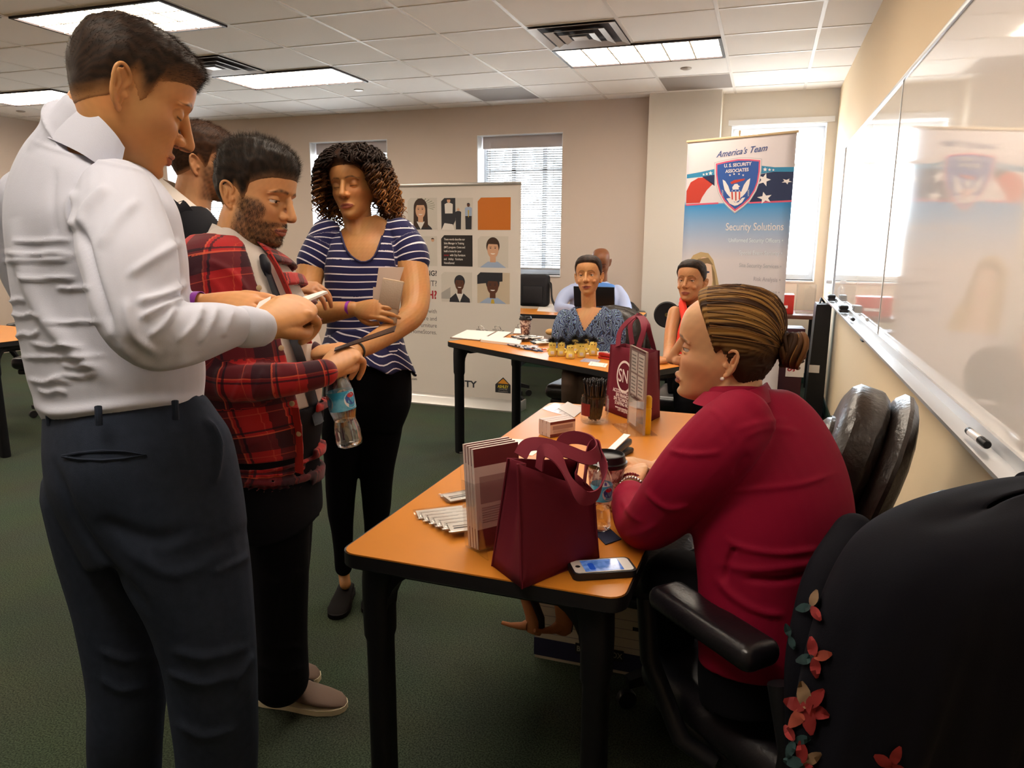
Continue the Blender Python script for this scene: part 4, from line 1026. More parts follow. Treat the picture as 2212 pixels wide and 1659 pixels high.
# ---------------- hands: thumb side = +x * side ; fingers +y ; back of hand +z
def hand(wrist, fdir, back, side=1, scale=1.0, curl=(.5, .7, .5), spread=.10, thumb=None, curls=None, wr=.025):
    y = unit(fdir); z = unit(np.asarray(back, float)-y*(np.asarray(back, float)@y)); x = np.cross(y, z)*side
    A = np.stack([x, y, z]); W_ = lambda P: np.asarray(wrist, float)+(np.asarray(P, float)*scale)@A
    T = []
    sec = [(-.012, 0, .0265, .0195), (.010, 0, .027, .0185), (.035, .001, .034, .0175), (.065, .001, .0395, .0155), (.088, .001, .0405, .0125), (.097, .0, .037, .010)]
    T.append(tube([W_((cx, yy, 0)) for yy, cx, a, b in sec], [(a*scale, b*scale) for yy, cx, a, b in sec], 20, ref=A[0], res=3))
    T.append(tube([W_((.012, .018, -.008)), W_((.026, .045, -.010))], [.016*scale, .013*scale], 12, res=2))   # thumb ball
    base = [(.0295, .088), (.0105, .093), (-.0095, .090), (-.0280, .081)]; L = [(.042, .026, .021), (.046, .029, .022), (.042, .027, .021), (.033, .021, .019)]; R = [.0088, .0090, .0085, .0076]
    for i in range(4):
        c1, c2, c3 = (curls[i] if curls else curl); sp = spread*(1.5-i)*.7
        p = np.array([base[i][0], base[i][1]-.012, .0]); pts = [p]; a = 0
        p = np.array([base[i][0], base[i][1], .001]); pts.append(p)
        for l, c in zip(L[i], (c1, c2, c3)):
            a += c; d = np.array([math.sin(sp)*math.cos(a), math.cos(sp)*math.cos(a), -math.sin(a)]); p = p+d*l; pts.append(p)
        r = R[i]
        T.append(tube([W_(q) for q in pts], [r*1.05*scale, r*1.08*scale, r*.98*scale, r*.9*scale, r*.72*scale], 12, res=4))
    th = thumb or [(.018, .022, -.006), (.042, .050, -.016), (.053, .078, -.024), (.052, .102, -.030)]
    T.append(tube([W_(q) for q in th], [.0135*scale, .0118*scale, .0102*scale, .0078*scale], 12, res=4))
    return T
# ---------------- bodies described by what the photo shows: rows of (left px, right px, row, depth)
def ring_pts(c, r, f, a, bf, bb, n=40, p=.86):
    t = np.arange(n)*2*PI/n; cx, sy = np.cos(t), np.sin(t)
    u = a*np.sign(cx)*np.abs(cx)**p; v = np.where(sy > 0, bf, bb)*np.sign(sy)*np.abs(sy)**p
    return c+u[:, None]*r+v[:, None]*f
def torso(rows, face, shrink=0.0, n=40, res=4):
    """rows from bottom to top: (xl, xr, y, depth, depth ratio, [up dir]); face: horizontal facing direction of the chest (or one per row)"""
    C, Rr, Ff, Aa, Bb = [], [], [], [], []
    for i, q in enumerate(rows):
        xl, xr, yy, d, ratio = q[:5]; yl, yr = (yy if np.ndim(yy) else (yy, yy))
        f = unit(q[5] if len(q) > 5 and q[5] is not None else face)
        p, p2 = V(xl, yl, d), V(xr, yr, d); c = (p+p2)/2; wv = p2-p; half = np.linalg.norm(wv)/2; hu = wv/(2*half)
        C.append(c); Ff.append(f); Bb.append(ratio); Aa.append(half); Rr.append(hu)
    C = np.array(C); T = np.gradient(C, axis=0); T /= np.linalg.norm(T, axis=1)[:, None]
    out = []
    cols = []
    for c, t, f, hu, half, ratio in zip(C, T, Ff, Rr, Aa, Bb):
        f = unit(f-t*(f@t)); r = np.cross(f, t)
        co = abs(r@hu); si = abs(f@hu)
        a = half/math.sqrt(co**2+(ratio*si)**2)-shrink
        cols.append(np.concatenate([c, r, f, [a, max(a*ratio, .01)]]))
    cols = catmull(np.array(cols), res)
    P = []
    for q in cols:
        r = unit(q[3:6]); f = unit(q[6:9]); P.append(ring_pts(q[:3], r, f, q[9], q[10], q[10], n))
    m = len(P); Vt = np.vstack(P); F = []
    for i in range(m-1):
        for j in range(n): F.append([i*n+j, i*n+(j+1) % n, (i+1)*n+(j+1) % n, (i+1)*n+j])
    F.append(list(range(n))[::-1]); F.append([(m-1)*n+j for j in range(n)])
    return (Vt, F), cols
def limb(pts, n=20, res=5, shrink=0, flat=None, ref=None):
    """pts: (px, py, depth, radius px)"""
    P = [V(x, y, d) for x, y, d, r in pts]; R = [max(r*d/FPX-shrink, .004) for x, y, d, r in pts]
    return tube(P, R, n, res=res, flat=flat, ref=ref)
def cloth(name, parts, size, m, parent, smooth=4, lines=(), noise=None, color=None, vec=None):
    Vt, F = voxel(parts, size, smooth)
    if noise: Vt = wrinkle_noise(Vt, F, *noise)
    if lines: Vt = folds(Vt, F, lines); Vt = relax(Vt, F, 1, .3)
    me = np_mesh(name, Vt, F)
    if color is not None: add_color(me, color(Vt))
    if vec is not None: add_vec(me, vec(Vt), 'pat')
    o = link(name, me, m, parent); return o, Vt, F
def body(label, parts_fine, parts_rough, head, skin, eyes_kw, fine=.0026, rough=.006, name='person', skin_other=None, gaze=(0, 1, -.3), iris='3a2417', cmod=None):
    """one mesh: continuous skin with the eyes set into it"""
    Vt, F = voxel(parts_fine+parts_rough, fine, 3, .40)
    C = head.color(Vt, skin, **eyes_kw)
    if cmod: C = cmod(Vt, C)
    nf = len(F); Fs = F.tolist(); mi = [0]*nf; k = len(Vt); Vs, Cs = [Vt], [C]
    for v, f, c in head.eyes(gaze, iris):
        Vs.append(v); Cs.append(c); Fs += [[i+k for i in q] for q in f]; mi += [1]*len(f); k += len(v)
    me = np_mesh(name, np.vstack(Vs), Fs, mi=mi); add_color(me, np.vstack(Cs))
    o = link(name, me, [M_skin, M_eye]); tag(o, label, 'person'); return o, Vt, F
def scalp_pts(head, Q, P, m, n, seed=0, cond=None):
    """random points on the hair cap (local), with outward normals"""
    r = np.random.default_rng(seed); ok = np.where((m > .1) if cond is None else ((m > .1) & cond(P)))[0]
    # weight by ring area
    w_ = np.hypot(P[ok, 0], P[ok, 1]+.01)+.004; i = r.choice(ok, n, p=w_/w_.sum())
    q = Q[i]+r.normal(size=(n, 3))*.0012; d = Q[i]-np.array([0, -.01, 0]); d /= np.linalg.norm(d, axis=1)[:, None]
    return q, d, r

def shell(rows, face, off, th, edge_a, edge_b, n=64, res=4, p=.86):
    """open garment panel round a torso: thick sheet from front edge a (near side, px per row) round the back to front edge b; rows as in torso()"""
    _, cols = torso(rows, face, res=res)
    m = len(cols); ea = catmull(np.array(edge_a, float)[:, None], res)[:, 0]; eb = catmull(np.array(edge_b, float)[:, None], res)[:, 0]
    R0, R1 = [], []
    tt = np.linspace(0, PI, 181)
    for k, q in enumerate(cols):
        r, f = unit(q[3:6]), unit(q[6:9]); a, b = q[9]+off, q[10]+off
        pt = lambda t: q[:3]+(a*np.sign(np.cos(t))*np.abs(np.cos(t))**p)[:, None]*r+(b*np.sign(np.sin(t))*np.abs(np.sin(t))**p)[:, None]*f
        px = to_px(pt(tt))[0][:, 0]
        def best(x):                                       # parameter on the front half seen at photo column x
            return tt[np.argmin(abs(px-x))]
        ta, tb_ = best(ea[k]), best(eb[k])
        t = np.linspace(tb_, 2*PI+ta, n); P = pt(t); c = q[:3]
        R0.append(P); nrm = P-c; nrm /= np.linalg.norm(nrm, axis=1)[:, None]; R1.append(P-nrm*th)
    Vt = np.vstack(R0+R1); F = []; N = m*n
    ix = lambda l, i, j: l*N+i*n+j
    for i in range(m-1):
        for j in range(n-1):
            F.append([ix(0, i, j), ix(0, i, j+1), ix(0, i+1, j+1), ix(0, i+1, j)]); F.append([ix(1, i, j), ix(1, i+1, j), ix(1, i+1, j+1), ix(1, i, j+1)])
        F.append([ix(0, i, 0), ix(0, i+1, 0), ix(1, i+1, 0), ix(1, i, 0)]); F.append([ix(0, i, n-1), ix(1, i, n-1), ix(1, i+1, n-1), ix(0, i+1, n-1)])
    for j in range(n-1):
        F.append([ix(0, 0, j), ix(1, 0, j), ix(1, 0, j+1), ix(0, 0, j+1)]); F.append([ix(0, m-1, j), ix(0, m-1, j+1), ix(1, m-1, j+1), ix(1, m-1, j)])
    return (Vt, F), cols
def torso_param(Vt, cols):
    """angle round (metres), height along the torso for points"""
    C = cols[:, :3]; out = np.zeros((len(Vt), 3)); L = np.concatenate([[0], np.cumsum(np.linalg.norm(np.diff(C, axis=0), axis=1))])
    D = ((Vt[:, None, :]-C[None])**2).sum(2); k = D.argmin(1)
    q = cols[k]; r = q[:, 3:6]; f = q[:, 6:9]; d = Vt-q[:, :3]
    x = (d*r).sum(1); y = (d*f).sum(1); rad = (q[:, 9]+q[:, 10])/2
    t = np.cross(r, f); h = L[k]+(d*t).sum(1)
    return np.stack([np.arctan2(y, x)*rad, h, np.arctan2(y, x)], 1)
def limb_param(Vt, pts, ref=None):
    P = catmull(np.array([V(x, y, d) for x, y, d, r in pts]), 6); T, N, B = frames(P, ref)
    L = np.concatenate([[0], np.cumsum(np.linalg.norm(np.diff(P, axis=0), axis=1))])
    D = ((Vt[:, None, :]-P[None])**2).sum(2); k = D.argmin(1); d = Vt-P[k]
    a = np.arctan2((d*B[k]).sum(1), (d*N[k]).sum(1)); dist = np.sqrt(D.min(1)); R = catmull(np.array([[r*dd/FPX] for x, y, dd, r in pts]), 6)[:, 0][k]
    return np.stack([a*R, L[k]+(d*T[k]).sum(1), a], 1), dist/R
def chunked(fn, Vt, *a):
    o = [fn(Vt[i:i+20000], *a) for i in range(0, len(Vt), 20000)]
    return tuple(np.concatenate(x) for x in zip(*o)) if isinstance(o[0], tuple) else np.concatenate(o)
# ================================================================ tall man in the pale shirt
def hl_short(P):
    zl = np.interp(P[:, 1], [-.11, -.07, -.035, -.015, -.004, .006, .014, .024, .045, .07, .1], [-.070, -.058, -.032, .008, -.004, -.020, -.012, .026, .040, .052, .058])
    return P[:, 2]-zl
def short_hair(H, parent, col, col2, top=.018, front=.010, sides=.003, n=5200, seed=1, comb=(0, .85, .15), slen=.020, hl=hl_short, noise=.002, skin=None, soft=.022, fade=(.3, .5)):
    thick = lambda P: np.interp(P[:, 2], [-.07, -.01, .035, .075, .117], [.0008, sides, sides+.004, top*.8, top])+front*np.clip((P[:, 1]-.03)/.05, 0, 1)*np.clip((P[:, 2]-.045)/.03, 0, 1)
    Vt, F, C, P, Q, m = H.hair_cap(thick, hl, noise, seed, col=col, col2=col2, skin=skin, soft=soft, fade=fade)
    q, d, r = scalp_pts(H, Q, P, m, n, seed)
    z = np.clip((q[:, 2]-.0)/.09, 0, 1)
    dirv = d*.55+np.asarray(comb)[None]*(.25+.9*z)[:, None]+r.normal(size=(n, 3))*.22; dirv /= np.linalg.norm(dirv, axis=1)[:, None]
    ln = (.0025+slen*z**1.3)*r.uniform(.6, 1.25, n)
    S, SF = strands(H.w(q-d*.002), (dirv@H.A), ln*H.s, .00026, 3, grav=(0, 0, -.12), seed=seed)
    k = r.uniform(0, 1, n)[:, None]; SC = np.repeat(L3(col)*(1-k)+L3(col2)*k, 12, 0)
    return hair_object('hair', [(Vt, F, C), (S, SF, SC)], parent)
def collar(name, pts_top, pts_bot, m, parent, th=.0022):
    """standing collar strip between two polylines of world points"""
    a, b = catmull(pts_top, 6), catmull(pts_bot, 6); n = len(a); B = MB(); R = []
    c = (a.mean(0)+b.mean(0))/2
    for i in range(n):
        o = unit((a[i]+b[i])/2-c)*th
        mid = (a[i]+b[i])/2+o*1.2
        R.append([tuple(a[i]-o*.4), tuple(a[i]+o), tuple(mid), tuple(b[i]+o), tuple(b[i]-o*.4)])
    B.rings(R); ob = B.build(name, m, parent); return ob
M_shirt = mat('pale_blue_shirt', 'c3c7d8', .75, spec=.2, bump=(700, .25, .0008), sheen=.1)
M_nav = mat('navy_chino', '242b39', .85, spec=.15, bump=(700, .4, .0012), noise=(60, .3, '2b3343'))
M_belt = mat('brown_belt', '3c2622', .5)
SK1 = 'c48b58'
H1 = Head(V(282, 206, 1.27), (.511, .757, -.407), (.2, .33, .92), 1.0, lids=.12, nose=1.05, nosew=1.12, jaw=1.06, brow=1.1, ear=1.08, lip=1.05)
f1 = unit((.30, .95, 0))
t_rows = [(78, 452, (905, 880), 1.33, .62), (62, 456, (840, 825), 1.33, .62), (40, 440, (745, 745), 1.33, .63), (20, 425, 650, 1.33, .63), (6, 415, 560, 1.32, .63), (-4, 400, 480, 1.31, .62), (2, 372, 405, 1.30, .60), (34, 330, 345, 1.28, .58), (78, 285, (285, 318), 1.27, .62), (102, 270, (248, 318), 1.258, .80)]
trs, _ = torso(t_rows, f1)
rarm = limb([(255, 430, 1.19, 88), (268, 500, 1.14, 104), (285, 590, 1.09, 104), (296, 670, 1.06, 98), (330, 722, 1.05, 84), (400, 722, 1.09, 76), (470, 710, 1.14, 62), (525, 706, 1.18, 45), (549, 707, 1.19, 40)], flat=.92)
larm = limb([(75, 430, 1.40, 70), (60, 540, 1.46, 66), (120, 660, 1.50, 58), (260, 690, 1.42, 52), (380, 672, 1.34, 38), (412, 664, 1.32, 34)])
neck1 = limb([(190, 310, 1.29, 72), (212, 262, 1.28, 72), (240, 222, 1.27, 70), (268, 200, 1.27, 58)], n=24)
jaw1 = tube([V(238, 285, 1.27), V(268, 298, 1.27), V(290, 308, 1.275)], [.038, .032, .022], 16)
hr1 = hand(V(556, 708, 1.20), unit(V(600, 684, 1.235)-V(556, 708, 1.20)), -FW*.85+UP*.2-RT*.1, 1, 1.0, curls=[(.85, 1.35, .8), (1.1, 1.5, .9), (1.2, 1.55, .9), (1.25, 1.55, .9)], spread=.03, thumb=[(.016, .020, -.004), (.036, .046, -.012), (.040, .074, -.026), (.030, .096, -.034)])
hl1 = hand(V(425, 661, 1.32), unit(V(556, 656, 1.29)-V(425, 661, 1.32)), UP*.75-FW*.6, -1, 1.0, curl=(.22, .35, .25), spread=.03, thumb=[(.014, .022, -.006), (.030, .052, -.014), (.034, .082, -.018), (.026, .106, -.02)])
bod1, _ = torso([(110, 445, 960, 1.335, .6)]+[(q[0]+18, q[1]-18)+q[2:] for q in t_rows[1:]], f1)
legs1 = [limb([(290, 980, 1.33, 70), (370, 1150, 1.32, 80), (425, 1380, 1.34, 62), (462, 1640, 1.40, 50), (474, 1900, 1.48, 42), (480, 2030, 1.54, 38)]), limb([(215, 980, 1.37, 70), (232, 1200, 1.40, 66), (268, 1450, 1.44, 52), (270, 1660, 1.50, 42), (276, 1900, 1.56, 38), (286, 2030, 1.60, 36)])]
man1, bv1, bf1 = body('tall man with short dark hair in pale blue dress shirt, seen from behind', H1.parts()+[neck1, jaw1]+hr1+hl1+[bod1]+legs1+[limb([(285, 590, 1.09, 70), (330, 715, 1.06, 56), (470, 710, 1.14, 40), (556, 708, 1.20, 31)]), limb([(60, 540, 1.46, 40), (120, 660, 1.50, 40), (380, 672, 1.34, 28), (428, 661, 1.32, 29)]), limb([(255, 430, 1.22, 60), (268, 500, 1.14, 70), (285, 590, 1.09, 70)]), limb([(75, 430, 1.40, 50), (60, 540, 1.46, 45)])],
    [], H1, SK1, dict(lips='96564a', stub=.12, beardc='4a3226', cheek='b06a4a'), gaze=(0, .8, -.6), fine=.0021)
short_hair(H1, man1, '1d130e', '3a281c', top=.005, front=.011, sides=.002, n=15000, seed=3, comb=(0, .85, .25), slen=.010, skin=SK1, soft=.03, fade=(1.1, .8))
w1 = []
for yy, x0, x1, s in ((520, 30, 158, 0), (548, 5, 168, 4), (562, 2, 160, -3), (600, 40, 170, 3), (622, 118, 196, 0), (648, 6, 60, 2), (680, 18, 100, 6), (695, 100, 222, 2), (722, 30, 90, -10), (745, 60, 190, 8), (770, 40, 235, -2), (790, 130, 220, 5), (812, 100, 215, -8), (822, 58, 160, 4), (845, 80, 150, 6)):
    w1.append(([(x0, yy-s), ((x0*2+x1)/3, yy+s*.3+2), ((x0+2*x1)/3, yy-s*.2), (x1, yy+s)], 4.0, .0050))
w1 += [([(30, 470), (60, 600), (110, 700), (190, 780), (250, 830)], 17, .010), ([(170, 480), (200, 600), (240, 720)], 10, -.012), ([(120, 360), (112, 430), (120, 520)], 8, -.004), ([(60, 865), (120, 890), (230, 880), (330, 868), (440, 862)], 12, .010),
       ([(165, 410), (150, 450), (160, 500)], 9, .008), ([(235, 400), (190, 450), (172, 500)], 11, .009), ([(300, 430), (250, 480), (215, 540)], 12, .006), ([(395, 520), (330, 560), (270, 600)], 10, .006), ([(405, 610), (350, 640), (290, 655)], 9, .008), ([(402, 645), (350, 665), (300, 690)], 7, .008), ([(440, 655), (420, 700), (380, 740)], 7, .006), ([(470, 660), (455, 700), (430, 745)], 6, .005), ([(380, 660), (355, 700), (320, 730)], 7, .007), ([(505, 668), (492, 700), (480, 730)], 6, .004),
       ([(250, 740), (330, 790), (430, 770)], 9, .005), ([(270, 640), (290, 720), (350, 770)], 10, .006), ([(60, 300), (140, 330), (230, 352), (330, 375)], 3.5, .0028)]
sh1, _, _ = cloth('shirt', [trs, rarm, larm, limb([(160, 355, 1.295, 92), (186, 306, 1.285, 88), (203, 276, 1.28, 80)])], .0040, M_shirt, man1, 5, w1, (.0030, 15, 4, (0, 0, 1)))
# collar band and fold, placket side, cuff, purple band
cpts_t = [V(268, 318, 1.21), V(246, 286, 1.20), V(206, 246, 1.205), V(158, 222, 1.24), V(134, 228, 1.30), V(146, 246, 1.35), V(200, 274, 1.36), V(262, 304, 1.32)]
cpts_b = [V(272, 342, 1.19), V(238, 322, 1.165), V(188, 290, 1.165), V(128, 264, 1.205), V(98, 262, 1.28), V(112, 272, 1.345), V(190, 292, 1.37), V(268, 320, 1.33)]
_a = np.empty(len(sh1.data.vertices)*3, np.float32); sh1.data.vertices.foreach_get('co', _a); _a = _a.reshape(-1, 3).astype(float)
def on_surf(Vt, F, pts, lift=.002):
    """points of a cloth surface under given photo pixels"""
    Q, d = to_px(Vt); out = []
    for x, y in pts:
        q = (Q[:, 0]-x)**2+(Q[:, 1]-y)**2; i = np.where(q < 36)[0]
        if not len(i): i = np.argsort(q)[:6]
        j = i[np.argmin(d[i])]; out.append(V(x, y, d[j]-lift))
    return out
cpts_b[:4] = [V(274, 346, 1.205), V(240, 328, 1.195), V(190, 296, 1.190), V(130, 270, 1.222)]
na_ = unit(V(268, 200, 1.27)-V(190, 310, 1.29)); cb_m = sum(cpts_b)/len(cpts_b)
cpts_b = [p-na_*.030+unit(p-cb_m)*.004 for p in cpts_b]
collar('collar', cpts_t, cpts_b, M_shirt, man1, .003)
cf = limb([(526, 706, 1.18, 46), (540, 707, 1.186, 45), (556, 708, 1.195, 42)], n=28); cfo = link('cuff', np_mesh('cuff', *cf), M_shirt, man1)
link('cuff', np_mesh('cuff', *limb([(396, 668, 1.33, 38), (414, 664, 1.322, 35)], n=24)), M_shirt, man1)
M_pur = mat('purple_silicone', '8a2fa0', .45)
def band(c0, ax, r, wd, m, parent, name='wristband', flat=1.0, ref=None):
    o = MB(); ax = unit(ax); P = [np.asarray(c0)-ax*wd/2, np.asarray(c0)+ax*wd/2]
    Vt, F = tube(P, [(r, r*flat)]*2, 28, ref=ref, res=1, dome=False, cap=True)
    n = 28
    Vi, Fi = tube(P, [(r-.002, (r-.002)*flat)]*2, 28, ref=ref, res=1, dome=False, cap=True)
    o.rings([[tuple(p) for p in Vi[:n]], [tuple(p) for p in Vt[:n]], [tuple(p) for p in Vt[n:2*n]], [tuple(p) for p in Vi[n:2*n]]], cap=False)
    return o.build(name, m, parent)
band(V(430, 661, 1.318), RT, .0335, .011, M_pur, man1, ref=tuple(FW), flat=.78)
# trousers, belt, loops, back pocket
hip = [(182, 540, 1180, 1.34, .66), (150, 530, 1110, 1.34, .68), (100, 505, 1010, 1.335, .68), (82, 478, 945, 1.335, .65), (78, 452, (892, 868), 1.333, .62), (80, 450, (880, 856), 1.333, .62)]
hp, _ = torso(hip, f1)
lr = limb([(352, 1050, 1.30, 158), (392, 1180, 1.30, 140), (430, 1300, 1.31, 116), (452, 1420, 1.33, 100), (462, 1540, 1.36, 92), (468, 1660, 1.40, 84), (474, 1900, 1.48, 74), (480, 2050, 1.54, 70)], flat=.95)
ll = limb([(215, 1060, 1.38, 118), (235, 1200, 1.40, 104), (258, 1330, 1.42, 94), (272, 1460, 1.44, 84), (272, 1560, 1.46, 78), (270, 1660, 1.50, 74), (276, 1900, 1.56, 68), (286, 2040, 1.60, 66)], flat=.95)
w2 = [([(205, 1120), (330, 1165), (420, 1140)], 16, -.005), ([(260, 1180), (380, 1240), (500, 1185)], 14, .004), ([(110, 990), (180, 1150), (330, 1330)], 10, -.008), ([(370, 1400), (440, 1420), (540, 1395)], 10, .005), ([(360, 1450), (440, 1475), (520, 1450)], 9, .006), ([(210, 1400), (270, 1425), (340, 1410)], 9, .005), ([(215, 1460), (260, 1490), (320, 1480)], 9, .005), ([(450, 1240), (520, 1210), (540, 1190)], 8, .005), ([(500, 1480), (530, 1440), (545, 1410)], 8, .006), ([(380, 1560), (440, 1590), (520, 1570)], 10, .005), ([(440, 900), (470, 960), (460, 1050)], 7, .012)]
cloth('trousers', [hp, lr, ll], .0055, M_nav, man1, 5, w2, (.003, 14, 8))
bl, _ = torso([(78, 452, (898, 880), 1.333, .63), (80, 451, (886, 864), 1.333, .63)], f1, shrink=-.006, n=48, res=3)
link('belt', np_mesh('belt', *bl), M_belt, man1)
for (x, y, d) in ((105, 898, 1.26), (212, 898, 1.155), (378, 886, 1.19)):
    MB().tube([tuple(V(x, y-20, d)), tuple(V(x+1, y, d-.004)), tuple(V(x+2, y+20, d))], .0055, 8).build('belt_loop', M_nav, man1)
pk = []
for x, y in ((134, 985), (170, 978), (220, 974), (270, 976), (314, 982), (270, 990), (220, 994), (170, 992), (134, 986)): pk.append((x, y))
tob = [c for c in man1.children if c.name.startswith('trousers')][0]
tv = np.empty(len(tob.data.vertices)*3, np.float32); tob.data.vertices.foreach_get('co', tv); tv = tv.reshape(-1, 3).astype(float)
pp = on_surf(tv, None, pk, .0015); MB().tube([tuple(p) for p in pp], .0022, 6).build('back_pocket_welt', M_nav, man1)
# shoes (below the picture edge)
M_shoe1 = mat('dark_leather_shoe', '1d1714', .4)
def shoe_at(toe, heel, m, parent, sole=None, h=.075, wd=.045, name='shoe', laces=None):
    t_, h_ = np.array([*toe, 0.]), np.array([*heel, 0.]); L = np.linalg.norm(t_-h_); y = (t_-h_)/L; x = np.array([y[1], -y[0], 0])
    b = MB(); R = []
    for u, a, hh in ((0, .55, .55), (.03, .72, .85), (.12, .80, 1.0), (.28, .78, 1.02), (.42, .84, .90), (.58, .98, .70), (.75, 1.0, .54), (.9, .80, .44), (.97, .5, .34), (1.0, .2, .22)):
        c = h_+y*(u*L)
        R.append([tuple(c+x*(wd*a*math.cos(q))+np.array([0, 0, .012+(h*hh-.012)*(.5+.5*math.sin(q))**.75])) for q in np.linspace(-PI/2, 1.5*PI, 24, endpoint=False)])
    b.rings(R); ob = b.build(name, m, parent)
    s = MB(); pts = []
    for u, a in ((0, .6), (.03, .8), (.12, .9), (.4, .9), (.6, 1.05), (.75, 1.08), (.9, .88), (.97, .6), (1.005, .25)): pts.append((u, a))
    out = [h_+y*(u*L)+x*(wd*a) for u, a in pts]+[h_+y*(u*L)-x*(wd*a) for u, a in pts[::-1]]
    s.rings([[(p[0], p[1], z) for p in out] for z in (.001, .018)]); s.build('sole', sole or m, ob)
    if laces:
        l = MB()
        for k in range(4):
            c = h_+y*L*(.40+.07*k); z = h*(.95-.13*k)+.006
            l.tube([tuple(c-x*.022+np.array([0, 0, z-.010])), tuple(c+np.array([0, 0, z])), tuple(c+x*.022+y*.012+np.array([0, 0, z-.010]))], .0022, 6)
        c = h_+y*L*.38+np.array([0, 0, h*.98+.006])
        l.tube([tuple(c), tuple(c+x*.03+y*.02-np.array([0, 0, .012])), tuple(c+x*.045+y*.05-np.array([0, 0, .03]))], .002, 6); l.tube([tuple(c), tuple(c-x*.02+y*.03-np.array([0, 0, .010])), tuple(c-x*.03+y*.06-np.array([0, 0, .03]))], .002, 6)
        l.build('laces', laces, ob)
    return ob
for (x, y, d) in ((480, 2050, 1.54), (286, 2040, 1.60)):
    p = V(x, y, d); shoe_at(p[:2]+f1[:2]*.20, p[:2]-f1[:2]*.075, M_shoe1, man1)
# the folded leaflet and small card he holds: things of their own
def card3(name, label, pts, th, m, cat, extra=None, group=None, bend=None):
    P = np.array(pts, float); c = P.mean(0); n_ = unit(np.cross(P[1]-P[0], P[2]-P[0])); b = MB()
    a = [b.bm.verts.new(p-c-n_*th/2) for p in P]; d = [b.bm.verts.new(p-c+n_*th/2) for p in P]; k = len(P)
    b.bm.faces.new(a[::-1]); b.bm.faces.new(d)
    for i in range(k): b.bm.faces.new((a[i], a[(i+1) % k], d[(i+1) % k], d[i]))
    o = b.build(name, m); o.location = c; tag(o, label, cat, group); return o
M_leaf = mat('white_leaflet', 'e6dcd8', .45)
card3('leaflet', 'white folded leaflet held out by the tall man, edge on', [V(590, 683, 1.225), V(708, 631, 1.36), V(698, 630, 1.40), V(588, 664, 1.27)], .004, M_leaf, 'leaflet')
card3('business_card', 'small white card in the tall man fingers above the leaflet', [V(551, 668, 1.265), V(560, 652, 1.27), V(585, 640, 1.28), V(582, 672, 1.25)], .0012, M_leaf, 'card')
# ================================================================ young bearded man in the plaid overshirt
def plaid_mat(name, base, line, dark, sc_=1.0):
    m = bpy.data.materials.new(name); m.use_nodes = True; nt = m.node_tree; b = nt.nodes['Principled BSDF']; L = nt.links
    a = nt.nodes.new('ShaderNodeAttribute'); a.attribute_name = 'pat'; sx = nt.nodes.new('ShaderNodeSeparateXYZ'); L.new(a.outputs['Vector'], sx.inputs[0])
    def stripe(sock, period, w_, ph):
        d = nt.nodes.new('ShaderNodeMath'); d.operation = 'MULTIPLY_ADD'; d.inputs[1].default_value = 1/period; d.inputs[2].default_value = ph; L.new(sock, d.inputs[0])
        f = nt.nodes.new('ShaderNodeMath'); f.operation = 'FRACT'; L.new(d.outputs[0], f.inputs[0])
        g = nt.nodes.new('ShaderNodeMath'); g.operation = 'LESS_THAN'; g.inputs[1].default_value = w_; L.new(f.outputs[0], g.inputs[0]); return g.outputs[0]
    col = None
    rgb = nt.nodes.new('ShaderNodeRGB'); rgb.outputs[0].default_value = lin(base); cur = rgb.outputs[0]
    def over(cur, fac, c, k):
        mu = nt.nodes.new('ShaderNodeMath'); mu.operation = 'MULTIPLY'; mu.inputs[1].default_value = k; L.new(fac, mu.inputs[0])
        x = nt.nodes.new('ShaderNodeMix'); x.data_type = 'RGBA'; x.inputs['B'].default_value = lin(c); L.new(mu.outputs[0], x.inputs['Factor']); L.new(cur, x.inputs['A']); return x.outputs['Result']
    for s in ('X', 'Y'):
        cur = over(cur, stripe(sx.outputs[s], .105*sc_, .36, .1), dark, .72)
        cur = over(cur, stripe(sx.outputs[s], .105*sc_, .045, .66), dark, .8)
        cur = over(cur, stripe(sx.outputs[s], .105*sc_, .030, .74), line, .7)
        cur = over(cur, stripe(sx.outputs[s], .105*sc_, .022, .25), line, .45)
    L.new(cur, b.inputs['Base Color']); b.inputs['Roughness'].default_value = .85; b.inputs['Specular IOR Level'].default_value = .15; b.inputs['Sheen Weight'].default_value = .15
    tc = nt.nodes.new('ShaderNodeTexCoord'); n = nt.nodes.new('ShaderNodeTexNoise'); n.inputs['Scale'].default_value = 600; L.new(tc.outputs['Object'], n.inputs['Vector'])
    bp = nt.nodes.new('ShaderNodeBump'); bp.inputs['Strength'].default_value = .3; bp.inputs['Distance'].default_value = .001; L.new(n.outputs['Fac'], bp.inputs['Height']); L.new(bp.outputs['Normal'], b.inputs['Normal'])
    return m
M_plaid = plaid_mat('red_navy_plaid', 'a31f22', 'c8573c', '14141f')
M_red = mat('red_placket', 'a8261f', .8); M_wsh = mat('white_dress_shirt', 'cfc6c0', .75, spec=.2, bump=(700, .25, .0008)); M_tie = mat('navy_tie', '12141f', .55, spec=.3)
M_char = mat('charcoal_trousers', '15141a', .85, spec=.15, bump=(600, .3, .001)); M_but = mat('tan_button', 'bda27c', .4)
SK2 = 'c08a5c'
H2 = Head((-1.242, 1.624, 1.492), (.975, .036, -.219), (.216, .091, .972), 1.0, lids=.52, nose=1.0, nosew=1.05, jaw=1.02, brow=1.05)
f2 = unit((.97, .10, 0))
p_rows = [(500, 676, 985, 1.93, .66), (480, 682, 920, 1.92, .66), (452, 684, 850, 1.91, .66), (436, 682, 770, 1.90, .66), (424, 660, 700, 1.895, .66), (416, 634, 640, 1.885, .66), (414, 611, 590, 1.88, .64), (424, 586, 552, 1.88, .60), (446, 564, 526, 1.88, .58), (462, 548, 500, 1.88, .72)]
